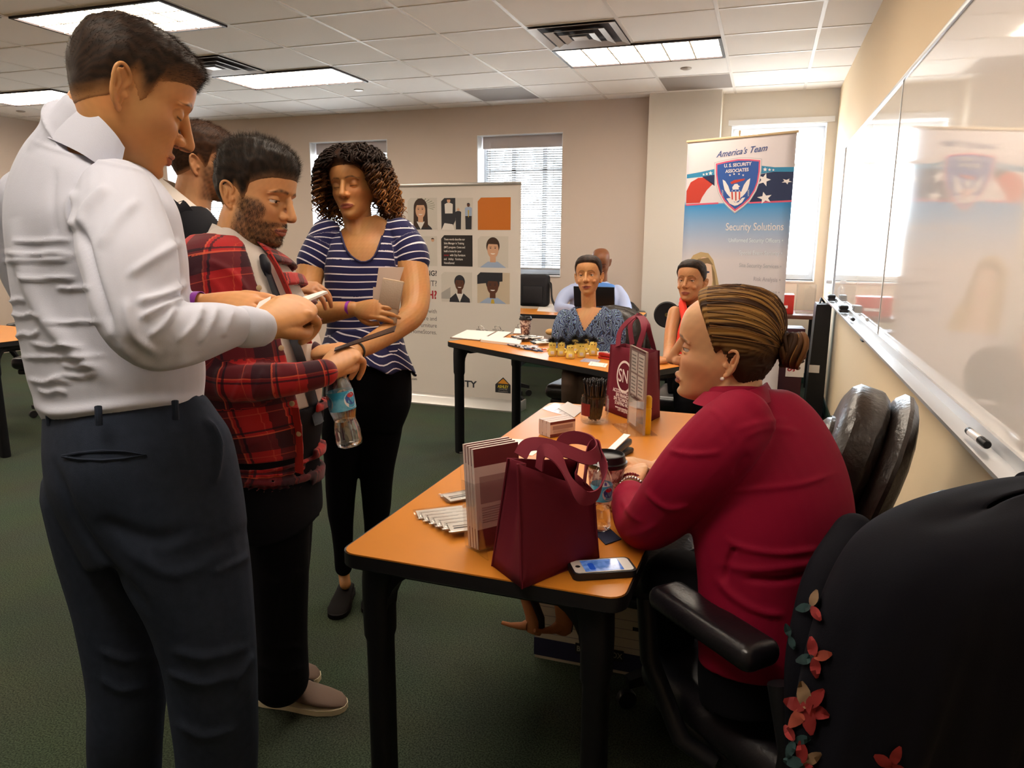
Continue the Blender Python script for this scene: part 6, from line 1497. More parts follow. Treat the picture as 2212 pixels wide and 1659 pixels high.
h5r = hand(wr5, unit(V(1352, 998, 1.865)-wr5), unit(UP*.9-FW*.4), 1, .92, curls=[(.35, .8, .5), (.4, .9, .5), (.45, .9, .6), (.5, 1., .6)], spread=.07, thumb=[(.014, .022, -.004), (.036, .048, -.018), (.042, .074, -.030), (.034, .094, -.036)])
lg5 = [[(1660, 1370, 1.49, 104), (1580, 1320, 1.50, 92), (1500, 1268, 1.56, 74), (1448, 1252, 1.62, 62), (1442, 1320, 1.68, 52), (1460, 1420, 1.76, 48), (1490, 1520, 1.86, 40), (1506, 1556, 1.92, 38)], [(1720, 1330, 1.62, 90), (1620, 1290, 1.70, 76), (1520, 1240, 1.80, 58), (1490, 1290, 1.88, 46), (1540, 1400, 1.96, 40), (1590, 1490, 2.05, 34)]]
bod5 = torso([(q[0]+14, q[1]-14)+q[2:] for q in b_rows], f5)[0]
w5, bv5, bf5 = body('seated woman with a hair bun in a burgundy blouse, hands clasped on the table', H5.parts()+[nck5, jaw5]+h5l+h5r+[bod5, limb(thin(a5, .6)), limb(thin(a5r, .6)), limb([(1376, 1118, 1.63, 30), (1364, 1084, 1.70, 28), (1361, 1058, 1.765, 25)]), limb([(1480, 1050, 1.93, 26), (1432, 1020, 1.93, 24), (1424, 1015, 1.93, 24)])]+[limb(thin(q, .6)) for q in lg5], [], H5, SK5,
    dict(lips='a85f58', shadow='8a5a46', cheek='c77a5c', brows='2e1b10', browt=.8), fine=.0021, gaze=(-.30, 1, -.02))
w5l = [([(1440, 972), (1490, 982), (1545, 978), (1560, 970)], 5, .0045), ([(1392, 1058), (1420, 1085), (1450, 1098), (1490, 1092)], 6, .005), ([(1590, 930), (1640, 915), (1700, 905)], 7, .004), ([(1600, 945), (1660, 925), (1730, 935)], 7, .004), ([(1570, 1062), (1640, 1056), (1730, 1046), (1810, 1020)], 6, .004), ([(1585, 1030), (1600, 1000), (1620, 980)], 8, -.004),
       ([(1560, 1160), (1610, 1185), (1690, 1195), (1780, 1185)], 7, .005), ([(1600, 1250), (1680, 1255), (1760, 1240)], 7, -.006), ([(1545, 1240), (1580, 1285), (1640, 1320), (1700, 1330)], 8, .006), ([(1590, 1180), (1572, 1220), (1566, 1260)], 7, -.008), ([(1342, 1075), (1360, 1110), (1390, 1130)], 5, .003), ([(1345, 1160), (1385, 1150), (1425, 1130)], 7, .004), ([(1540, 1215), (1620, 1230), (1700, 1225), (1790, 1210)], 8, .004), ([(1530, 880), (1560, 905), (1580, 940)], 5, .003)]
cloth('blouse', [btr, limb(a5, flat=.95), limb(a5r), tube([V(1364, 1088, 1.69), V(1363, 1076, 1.72)], [.046, .044], 20, res=2)], .0045, M_blo, w5, 9, w5l, (.0028, 14, 12))
collar('collar', [V(1655, 826, 1.55), V(1640, 836, 1.43), V(1590, 850, 1.40), V(1545, 846, 1.425), V(1525, 846, 1.49), V(1560, 842, 1.56), V(1620, 832, 1.59)], [V(1672, 856, 1.56), V(1652, 872, 1.405), V(1590, 888, 1.365), V(1524, 878, 1.40), V(1502, 868, 1.49), V(1550, 860, 1.59), V(1630, 856, 1.61)], M_blo, w5, .004)
# hair drawn back into a bun, with lighter streaks
hl5 = lambda P: P[:, 2]-np.interp(P[:, 1], [-.11, -.07, -.04, -.02, -.004, .008, .022, .038, .055, .08], [-.080, -.076, -.060, -.020, .012, .000, .035, .070, .098, .13])
Vc, Fc, Cc, P0, Q0, m0 = H5.hair_cap(lambda P: .007+.010*np.clip(P[:, 2]/.1, 0, 1)+.010*np.clip(-P[:, 1]/.1, 0, 1), hl5, .0006, 2, col='4a2f1a', nz=150, nt=200, soft=.016, skin=SK5)
Pl = H5.l(Vc); bunp = np.array([-.012, -.140, .012]); hp_ = np.array([0, .07, .065])
dv = Pl-bunp; ang = np.arctan2(dv[:, 0], dv[:, 2]+.03); st = np.zeros(len(Pl)); r_ = np.random.default_rng(21)
for k in range(16): st += np.sin(ang*r_.uniform(8, 75)+r_.uniform(0, 6))*r_.uniform(.3, 1)
st = (st-st.min())/(st.max()-st.min()); low = np.clip((Pl[:, 2]-.0)/.05, 0, 1)
N_ = normals(Vc, np.array([f for f in Fc if len(f) == 4])); Vc = Vc+N_*(.0011*np.sin(ang*70)+.0009*np.sin(ang*131+1))[:, None]*np.clip(m0, 0, 1)[:, None]
k_ = (np.clip((st-.42)*3.0, 0, 1)*low)[:, None]; Cc = L3('3a2415')*(1-k_)+L3('a4793f')*k_
pcs = [(Vc, Fc, Cc)]
for i in range(26):                                          # the bun: strands wound round
    r0 = r_.uniform(.012, .034); ph = r_.uniform(0, 6.28); tl = r_.uniform(.4, 1.0); n_ = 26
    t = np.linspace(0, r_.uniform(3.5, 6), n_)+ph
    cy = bunp+np.array([0, r_.uniform(-.018, .018), 0])
    pth = cy+np.stack([r0*np.cos(t)*.95, .006*np.sin(t*2+ph)+(.016-.4*r0)*0, r0*np.sin(t)*1.15], 1)
    v, f = tube(H5.w(pth), np.interp(np.linspace(0, 1, n_), [0, .5, 1], [.003, .0062, .003]), 8, res=2)
    c_ = [L3('4e3018'), L3('6b4524'), L3('8a6032'), L3('3a2415')][i % 4]; pcs.append((v, f, c_))
v, f = sphere(bunp, (.030, .022, .038), 14); pcs.append((H5.w(v), f, L3('3a2415')))
for i in range(60):                                          # drawn back strands over the cap
    a = r_.uniform(-1.3, 1.3); s0 = np.array([-.074*math.sin(a)*.98-.0, .034-.018*abs(a), .042+.066*math.cos(a)-.02*abs(a)])
    n_ = 14; pth = []
    for t in np.linspace(0, 1, n_):
        p = s0*(1-t)+(bunp+np.array([0, .03, 0]))*t; c = np.array([0, -.012, .012]); d = p-c; d /= np.linalg.norm(d)
        j = np.argmin(((Q0-c)/np.linalg.norm(Q0-c, axis=1)[:, None]-d)@(-d)*0+np.linalg.norm((Q0-c)/np.linalg.norm(Q0-c, axis=1)[:, None]-d, axis=1)); rr = np.linalg.norm(Q0[j]-c)
        pth.append(c+d*(rr+.0008) if t < .9 else p)
    v, f = tube(H5.w(np.array(pth)), [.0009]*n_, 5, res=2, dome=False); pcs.append((v, f, [L3('8a6032'), L3('5a3a1e'), L3('3a2415')][i % 3]))
hair_object('hair', pcs, w5)
link('hair_tie', np_mesh('hair_tie', *tube(H5.w(np.array([[.016*math.cos(a)-.008, -.112+.0*a, .012+.018*math.sin(a)] for a in np.linspace(0, 2*PI, 16)])), [.004]*16, 8, res=2, dome=False)), M_blk, w5)
ep = H5.w((-.0795, -.012, -.048)); link('pearl_earring', np_mesh('pearl_earring', *sphere(ep, .0042, 10)), mat('pearl', 'e9dcd4', .2, coat=.5), w5)
M_sil = mat('silver_bracelet', 'd0ccc8', .25, metal=1); M_rb = mat('red_bead', '8c1c22', .3)
axb = wl5-V(1364, 1084, 1.70)
def beads(c, ax, r, n, rb, m, name):
    ax = unit(ax); u = unit(np.cross(ax, (0, 0, 1))); v = np.cross(ax, u); T = [sphere(np.asarray(c)+r*(u*math.cos(a)+v*math.sin(a)), rb, 6) for a in np.linspace(0, 2*PI, n, endpoint=False)]
    link(name, np_mesh(name, *joinVF(T)), m, w5)
beads(V(1363, 1056, 1.765), axb, .029, 26, .0045, M_sil, 'silver_bracelet'); beads(V(1363, 1047, 1.785), axb, .0285, 30, .0038, M_rb, 'red_bead_bracelet')
hp5 = torso([(1580, 1790, (1400, 1540), 1.50, .7), (1560, 1785, (1340, 1480), 1.50, .7), (1545, 1800, (1290, 1410), 1.50, .68)], f5)[0]
cloth('trousers', [hp5]+[limb(q) for q in lg5], .006, M_blkp, w5, 5, (), (.002, 14, 2))
# tan shoes
hh, tt_ = on_z(1516, 1606, .02), on_z(1432, 1462, .05)
hd_ = unit(np.array([tt_[0]-hh[0], tt_[1]-hh[1], 0])); shoe_at(hh[:2]+hd_[:2]*.235, hh[:2]-hd_[:2]*.01, M_nude, w5, M_nude, .075, .042)
q = V(1596, 1500, 2.06); shoe_at(q[:2]+hd_[:2]*.17, q[:2]-hd_[:2]*.065, M_nude, w5, M_nude, .075, .042)
# ---------------------------------------------------------------- floral jacket hung over the chair back
fc = unit((-.72, .69, 0)); rc = np.array([fc[1], -fc[0], 0]); bc = np.array([.115, 1.535, 0])-fc*.345-rc*.045
JN = 120; r_ = np.random.default_rng(4)
lev = [(1.026, .03, .006, .006), (1.022, .13, .030, .03), (1.018, .185, .060, .06), (1.002, .225, .095, .09), (.97, .252, .120, .112), (.92, .270, .132, .124), (.85, .284, .136, .132), (.76, .294, .132, .138), (.66, .302, .110, .142), (.56, .308, .045, .146), (.45, .314, .02, .150), (.30, .318, .01, .154)]
lev = catmull(np.array(lev), 6); G = []
for k, (z, hl_, hf, hb_) in enumerate(lev):
    row = []; s_ = np.clip((1.0-z)/.5, 0, 1)
    for i in range(JN):
        t = 2*PI*i/JN; c, s = math.cos(t), math.sin(t)
        fo = (.010*math.sin(7*t+1.5*s_)+.008*math.sin(13*t+.7+2*s_)+.005*math.sin(23*t))*s_
        u = (hl_+.05+fo*.4)*np.sign(c)*abs(c)**.75; v = (hf if s > 0 else hb_+fo*1.3)*np.sign(s)*abs(s)**.85
        p = bc+rc*u+fc*(v-.12*(z-.5))+np.array([0, 0, z-.012*c*c*np.clip((z-.9)/.1, 0, 1)]); p[0] = min(p[0], XR-.095 if z > .88 else XR-.03); row.append(p)
    G.append(row)
G = np.array(G); nV, nU = G.shape[:2]; Jf = [[j*nU+i, j*nU+(i+1) % nU, (j+1)*nU+(i+1) % nU, (j+1)*nU+i] for j in range(nV-1) for i in range(nU)]+[[]]
jk = MB().rings([[tuple(p) for p in r] for r in G[::-1]]+[], cap=False).build('jacket', mat('navy_knit', '0e0e16', .85, spec=.15, bump=(500, .3, .001))); md = jk.modifiers.new('thick', 'SOLIDIFY'); md.thickness = .004
tag(jk, 'dark navy jacket with red flowers hung over the near armchair back', 'jacket')
slv = limb([(1846, 1150, 1.25, 42), (1794, 1240, 1.20, 52), (1764, 1360, 1.18, 58), (1754, 1480, 1.18, 60), (1756, 1600, 1.20, 60), (1762, 1720, 1.22, 58)], n=40)
Vs, Fs = voxel([slv], .006, 3); Vs = wrinkle_noise(Vs, Fs, .004, 14, 3); link('sleeve', np_mesh('sleeve', Vs, Fs), MATS['navy_knit'], jk)
fl_mats = [mat('flower_red', '7c1a1a', .85), mat('flower_coral', '8f3d2c', .85), mat('flower_cream', '7d6247', .85), mat('flower_teal', '1b3536', .85)]
AllJ = np.vstack([G.reshape(-1, 3), Vs]); NJ = np.vstack([normals(G.reshape(-1, 3), np.array(Jf[:-1])), normals(Vs, Fs)]); NJ[np.einsum('ij,j->i', NJ, FW) > 0] *= -1; QJ, dJ = to_px(AllJ)
def flower(px, py, s, rot, slots):
    fl = MB()
    def at(x, y):
        q = (QJ[:, 0]-x)**2+(QJ[:, 1]-y)**2; i = np.argsort(q)[:40]; i = i[np.argmin(dJ[i]+q[i]*1e-5)]; return V(x, y, dJ[i]-.0025)
    for k, sl in enumerate(slots):
        a = rot+k*2*PI/len(slots); fl.slot(sl); rows = []
        for n_ in range(6):
            t = n_/5; ww = s*.30*math.sin(PI*min(.96, .05+t*.95))**.7; cx, cy = px+math.cos(a)*s*t, py+math.sin(a)*s*t*1.15
            rows.append([tuple(at(cx-math.sin(a)*ww*q, cy+math.cos(a)*ww*q)) for q in (-1, 0, 1)])
        fl.rings(rows, closed=False)
    fl.build('flower_print', fl_mats, jk)
for f_ in ((1742, 1530, 52, .3, (0, 0, 1, 0, 2, 0)), (1758, 1420, 40, 1.4, (0, 3, 0, 1)), (1752, 1310, 34, .9, (0, 3, 2)), (1735, 1650, 44, .8, (0, 3, 3, 0, 2)), (1706, 1375, 26, 1.2, (3, 3)), (1925, 1655, 42, .5, (0, 1, 0, 0)), (1715, 1600, 36, 2.0, (3, 0, 3))): flower(*f_)
# ================================================================ the three people at the back
SK6 = 'c28a5a'
def swirl_mat():
    m = bpy.data.materials.new('swirl_print'); m.use_nodes = True; nt = m.node_tree; b = nt.nodes['Principled BSDF']; L = nt.links
    tc = nt.nodes.new('ShaderNodeTexCoord'); w_ = nt.nodes.new('ShaderNodeTexWave'); w_.inputs['Scale'].default_value = 14; w_.inputs['Distortion'].default_value = 16; w_.inputs['Detail'].default_value = 1.5; w_.inputs['Detail Scale'].default_value = 1.6
    L.new(tc.outputs['Object'], w_.inputs['Vector']); r = nt.nodes.new('ShaderNodeValToRGB'); r.color_ramp.interpolation = 'CONSTANT'
    e = r.color_ramp.elements; e[0].position = 0; e[0].color = lin('14162a'); e[1].position = .22; e[1].color = lin('2b5a9a')
    for p, c in ((.38, '7f93b4'), (.5, '23205a'), (.62, '40285c'), (.74, 'a9b8c6'), (.84, '1f6f80'), (.92, '171a30')):
        q = e.new(p); q.color = lin(c)
    L.new(w_.outputs['Color'], r.inputs['Fac']); L.new(r.outputs['Color'], b.inputs['Base Color']); b.inputs['Roughness'].default_value = .75; return m
M_brn = mat('brown_trousers', '3c2a1c', .85)
# smiling woman in the swirl print dress
H6 = Head((-1.004, 4.365, 1.169), (.072, -.985, .10), (-.06, .10, .99), .97, lids=.62, smile=.8, jaw=.95, lip=1.1, brow=.35, socket=.75, open=.002)
f6 = unit((.15, -.98, 0))
r6 = [(1212, 1334, 790, 4.44, .7), (1212, 1332, 760, 4.43, .66), (1212, 1330, 735, 4.42, .62), (1214, 1330, 712, 4.42, .62), (1218, 1328, 690, 4.42, .58), (1228, 1318, 672, 4.43, .5), (1240, 1306, 662, 4.43, .5)]
a6 = [[(1220, 684, 4.42, 17), (1208, 712, 4.36, 16), (1208, 748, 4.34, 14), (1234, 792, 4.22, 11)], [(1328, 684, 4.42, 17), (1336, 712, 4.36, 16), (1334, 748, 4.34, 14), (1304, 796, 4.22, 11)]]
h6 = hand(V(1234, 792, 4.22), unit((.6, -.7, -.1)), (0, -.2, 1), 1, .9)+hand(V(1304, 796, 4.22), unit((-.7, -.6, -.1)), (0, -.2, 1), -1, .9)
nk6 = limb([(1273, 690, 4.43, 17), (1272, 665, 4.43, 16), (1271, 640, 4.42, 16), (1271, 615, 4.415, 16)], n=18)
ch6 = torso([(1222, 1324, 720, 4.42, .56), (1230, 1316, 690, 4.42, .50), (1242, 1304, 668, 4.43, .48)], f6)[0]
lg6 = [[(1250, 800, 4.40, 28), (1238, 806, 4.10, 24), (1232, 830, 3.98, 20), (1228, 905, 4.10, 15), (1226, 968, 4.22, 13)], [(1300, 800, 4.40, 28), (1272, 808, 4.08, 24), (1262, 832, 3.98, 20), (1252, 905, 4.10, 15), (1250, 970, 4.22, 13)]]
w6, _, _ = body('smiling seated woman in a blue swirl print dress behind the toy covered table', H6.parts()+[nk6, ch6]+h6+[limb(thin(q, .7)) for q in a6]+[limb(thin(q, .7)) for q in lg6], [], H6, SK6, dict(lips='a04c44', shadow='8a5a40', cheek='c07850', browt=.65), fine=.003, gaze=(0, 1, -.02))
Vt, F = voxel([torso(r6, f6)[0]]+[limb(q) for q in a6], .007, 4); Q, d_ = to_px(Vt)
vn = np.interp(Q[:, 0], [1243, 1262, 1303], [662, 712, 660], left=0, right=0); keep = ~((Q[:, 1] < vn) & ((Vt-V(1272, 690, 4.43))@f6 > -.02)); Vt, F = cut_mesh(Vt, F, keep)
dr = link('swirl_dress', np_mesh('swirl_dress', Vt, F), swirl_mat(), w6); md = dr.modifiers.new('thick', 'SOLIDIFY'); md.thickness = .004
cloth('trousers', [torso([(1222, 1326, 830, 4.46, .8), (1220, 1328, 790, 4.45, .8), (1220, 1328, 770, 4.44, .76)], f6)[0]]+[limb(q) for q in lg6], .008, M_brn, w6, 4)
hlw = lambda P: P[:, 2]-np.interp(P[:, 1], [-.11, -.05, -.02, .0, .03, .06, .1], [-.085, -.06, -.02, .012, .030, .066, .078])
def tied_hair(H, parent, col, col2, seed, skin):
    Vc, Fc, Cc, P0, Q0, m0 = H.hair_cap(lambda P: .005+.005*np.clip(P[:, 2]/.1, 0, 1), hlw, .001, seed, col=col, col2=col2, streak=30, soft=.014, skin=skin)
    v, f = sphere((0, -.13, -.01), (.035, .035, .04), 12); hair_object('hair', [(Vc, Fc, Cc), (H.w(v), f, L3(col))], parent)
tied_hair(H6, w6, '1c110b', '38231a', 3, SK6)
for x, y, d in ((1226, 968, 4.22), (1250, 970, 4.22)): p = V(x, y, d); shoe_at(p[:2]+np.array([.0, -.17]), p[:2]+np.array([.0, .06]), M_flat, w6, None, .06, .038)
# woman with the orange scarf top
M_ora = mat('orange_red_scarf', 'd8301a', .75); M_blt = mat('black_top', '1a1416', .85)
H7 = Head((-.40, 4.343, 1.152), (-.219, -.968, .10), (.0, .10, .99), .97, lids=.58, smile=.35, jaw=.95, lip=1.15, brow=.35, socket=.75)
f7 = unit((-.2, -.98, 0))
r7 = [(1446, 1540, 800, 4.28, .7), (1446, 1540, 760, 4.27, .66), (1448, 1540, 725, 4.26, .64), (1450, 1540, 700, 4.26, .62), (1454, 1538, 678, 4.26, .55), (1464, 1530, 662, 4.26, .48), (1478, 1518, 654, 4.26, .5)]
nk7 = limb([(1498, 690, 4.27, 16), (1497, 665, 4.26, 15), (1495, 645, 4.25, 15), (1494, 622, 4.22, 16)], n=18)
a7 = [[(1458, 676, 4.26, 15), (1450, 715, 4.20, 14), (1446, 758, 4.10, 13), (1440, 776, 3.98, 10), (1430, 780, 3.90, 8)], [(1534, 678, 4.26, 15), (1544, 720, 4.20, 14), (1540, 770, 4.08, 13), (1510, 790, 3.98, 10)]]
h7 = hand(V(1430, 780, 3.90), unit((-.9, -.4, -.1)), (0, -.2, 1), 1, .9)+hand(V(1510, 790, 3.98), unit((-.8, -.5, -.1)), (0, -.2, 1), -1, .9)
lg7 = [[(1480, 830, 4.26, 28), (1478, 850, 3.98, 24), (1476, 880, 3.90, 20), (1474, 960, 4.06, 14), (1474, 1030, 4.2, 12)], [(1512, 830, 4.26, 28), (1512, 850, 3.98, 24), (1512, 880, 3.90, 20), (1506, 960, 4.06, 14), (1504, 1030, 4.2, 12)]]
w7, _, _ = body('woman with tied back hair in a sleeveless black top and orange scarf', H7.parts()+[nk7]+h7+[torso([(q[0]+3, q[1]-3)+q[2:] for q in r7], f7)[0]]+[limb(q) for q in a7]+[limb(thin(q, .7)) for q in lg7], [], H7, 'b98055', dict(lips='9c4f48', shadow='7a4a38', cheek='b8704c', browt=.65), fine=.003, gaze=(-.1, 1, -.05))
cloth('black_top', [torso([(q[0]-1, q[1]+1)+q[2:] for q in r7[:6]], f7)[0]], .006, M_blt, w7, 3)
cw = [tube([V(1474, 655, 4.19), V(1480, 690, 4.11), V(1496, 720, 4.09), V(1512, 690, 4.12), V(1520, 655, 4.2), V(1500, 640, 4.32), V(1478, 645, 4.28), V(1474, 655, 4.19)], [.022]*8, 14, res=4), tube([V(1490, 690, 4.10), V(1486, 740, 4.08), V(1484, 790, 4.10)], [(.05, .02), (.07, .025), (.08, .03)], 16, ref=tuple(RT), res=4)]
cloth('orange_scarf', cw, .006, M_ora, w7, 3, (), (.004, 30, 5))
cloth('skirt', [torso([(1446, 1544, 850, 4.28, .8), (1444, 1544, 800, 4.28, .76)], f7)[0]]+[limb(q) for q in lg7], .008, M_blkp, w7, 4)
tied_hair(H7, w7, '1a110d', '33221a', 6, 'b98055')
for x, y, d in ((1474, 1030, 4.2), (1504, 1030, 4.2)): p = V(x, y, d); shoe_at(p[:2]+np.array([.0, -.17]), p[:2]+np.array([.0, .06]), M_flat, w7, None, .06, .038)
# bald man at the back table
M_lbl = mat('pale_blue_shirt_2', 'a9b4d6', .75); M_vest = mat('blue_vest', '4f7fc4', .8)
H8 = Head(V(1298, 567, 6.76), (.147, -.90, -.40), (.03, -.40, .91), 1.05, lids=.15, jaw=1.05)
f8 = unit((.1, -.99, 0))
r8 = [(1236, 1338, 720, 6.86, .7), (1236, 1338, 690, 6.85, .66), (1232, 1340, 660, 6.84, .62), (1234, 1338, 635, 6.83, .56), (1248, 1330, 612, 6.83, .5), (1272, 1318, 600, 6.82, .5)]
nk8 = limb([(1298, 625, 6.82, 14), (1298, 605, 6.80, 14), (1298, 585, 6.78, 14)], n=16)
a8 = [[(1240, 628, 6.82, 16), (1220, 640, 6.76, 15), (1210, 665, 6.64, 13), (1234, 668, 6.46, 10)], [(1332, 630, 6.82, 16), (1346, 650, 6.76, 15), (1350, 676, 6.64, 13), (1320, 672, 6.46, 10)]]
h8 = hand(V(1234, 668, 6.46), unit((.7, -.6, -.1)), (0, -.2, 1), 1, 1.0)+hand(V(1320, 672, 6.46), unit((-.7, -.6, -.1)), (0, -.2, 1), -1, 1.0)
lg8 = [[(1262, 735, 6.86, 20), (1258, 745, 6.56, 18), (1256, 765, 6.51, 14), (1254, 800, 6.66, 11), (1254, 835, 6.81, 10)], [(1310, 735, 6.86, 20), (1312, 745, 6.56, 18), (1312, 765, 6.51, 14), (1310, 800, 6.66, 11), (1308, 835, 6.81, 10)]]
w8, _, _ = body('bald man in a blue vest bent over a laptop at the back table', H8.parts()+[nk8]+h8+[torso([(q[0]+4, q[1]-4)+q[2:] for q in r8], f8)[0]]+[limb(thin(q, .7)) for q in a8]+[limb(thin(q, .7)) for q in lg8], [], H8, '7a4a2c', dict(lips='6e3a30', brows='17100c'), fine=.0055)
cloth('dress_shirt', [torso(r8, f8)[0]]+[limb(q) for q in a8], .008, M_lbl, w8, 4, (), (.003, 16, 7))
cloth('vest', [torso([(q[0]+9, q[1]-3, q[2], q[3], q[4]*1.25) for q in r8[:5]], f8)[0]], .008, M_vest, w8, 3)
cloth('trousers', [torso([(1240, 1336, 760, 6.88, .8), (1238, 1338, 715, 6.86, .76)], f8)[0]]+[limb(q) for q in lg8], .010, M_char, w8, 4)
for x, y, d in ((1254, 835, 6.81), (1308, 835, 6.81)): p = V(x, y, d); shoe_at(p[:2]+np.array([.0, -.17]), p[:2]+np.array([.0, .08]), M_shoe1, w8)
# ================================================================ banners
class Plane2:
    """upright banner plane: local u to the right, v up, n towards the room"""
    def __init__(s, p_left, p_right):
        s.o = np.array([p_left[0], p_left[1], 0.]); s.u = unit(np.array([p_right[0]-p_left[0], p_right[1]-p_left[1], 0])); s.v = np.array([0, 0, 1.]); s.n = np.cross(s.u, s.v)
        s.M = frame_m(s.o, s.u, s.v, s.n)
    def uv(s, px, py):
        r = (px-1106)/FPX*RT-(py-829.5)/FPX*UP+FW; t = ((s.o-EYE)@s.n)/(r@s.n); p = EYE+r*t-s.o; return p@s.u, p@s.v
def poly(mb, pts, slot, lift):
    """pts: (u,v); flat printed patch"""
    f = mb.bm.faces.new([mb.bm.verts.new((p[0], p[1], lift)) for p in pts]); f.material_index = slot; f.normal_update()
    if f.normal.z < 0: f.normal_flip()
def ell(cx, cy, rx, ry, n=24, a0=0, a1=2*PI): return [(cx+rx*math.cos(a), cy+ry*math.sin(a)) for a in np.linspace(a0, a1, n, endpoint=abs(a1-a0) < 6.2)]
M_vin = mat('white_vinyl', 'dcd3cb', .45, spec=.35); M_silv = mat('silver_base', 'c6c3bf', .3, metal=.8)
bR, bL_ = on_z(1122, 880, .03), on_z(880, 858, .03); dr_ = unit(bR-bL_); B1 = Plane2(bR-dr_*1.26, bR)
t1 = empty('rollup_banner', tuple(B1.o), 0, 'wide white roll up banner with portrait photos behind the curly haired woman', 'banner'); t1.matrix_world = B1.M
zt1 = B1.uv(1131, 397)[1]; W1 = 1.26
MB().box(0, W1, .06, zt1, -.003, 0).build('banner_sheet', M_vin, t1)
MB().box(-.005, W1+.005, zt1-.006, zt1+.018, -.012, .012, bevel=.005).build('top_rail', M_silv, t1)
bb = MB(); bb.rings([[(x, y, z) for y, z in ((.005, -.09), (.07, -.06), (.085, -.01), (.085, .012), (.06, .04), (.012, .085), (.0, .085), (.0, -.09))] for x in (-.01, W1+.012)], smooth=False); bb.build('base_housing', M_silv, t1)
MB().box(W1+.012, W1+.03, .0, .088, -.09, .085, bevel=.01).build('end_cap', M_silv, t1); MB().tube([(W1*.5, .05, -.03), (W1*.5, zt1, -.02)], .011, 10).build('support_pole', M_silv, t1)
P_ = [mat('print_'+n, c, .5) for n, c in (('offwhite', 'cfc7bd'), ('skin', 'd3a383'), ('hair', '3a2418'), ('dark', '2a2a30'), ('white', 'e4ddd6'), ('blue', '9fb0cc'), ('yellow', 'c9a83a'), ('green', '6c7a5c'), ('brownskin', '5a3524'), ('gray', 'a9a29c'), ('beige', 'c9b79f'), ('teeth', 'eee6de'))]
OFF, SKN, HAI, DRK, WHI, BLU, YEL, GRN, BSK, GRY, BEI, TEE = range(12)
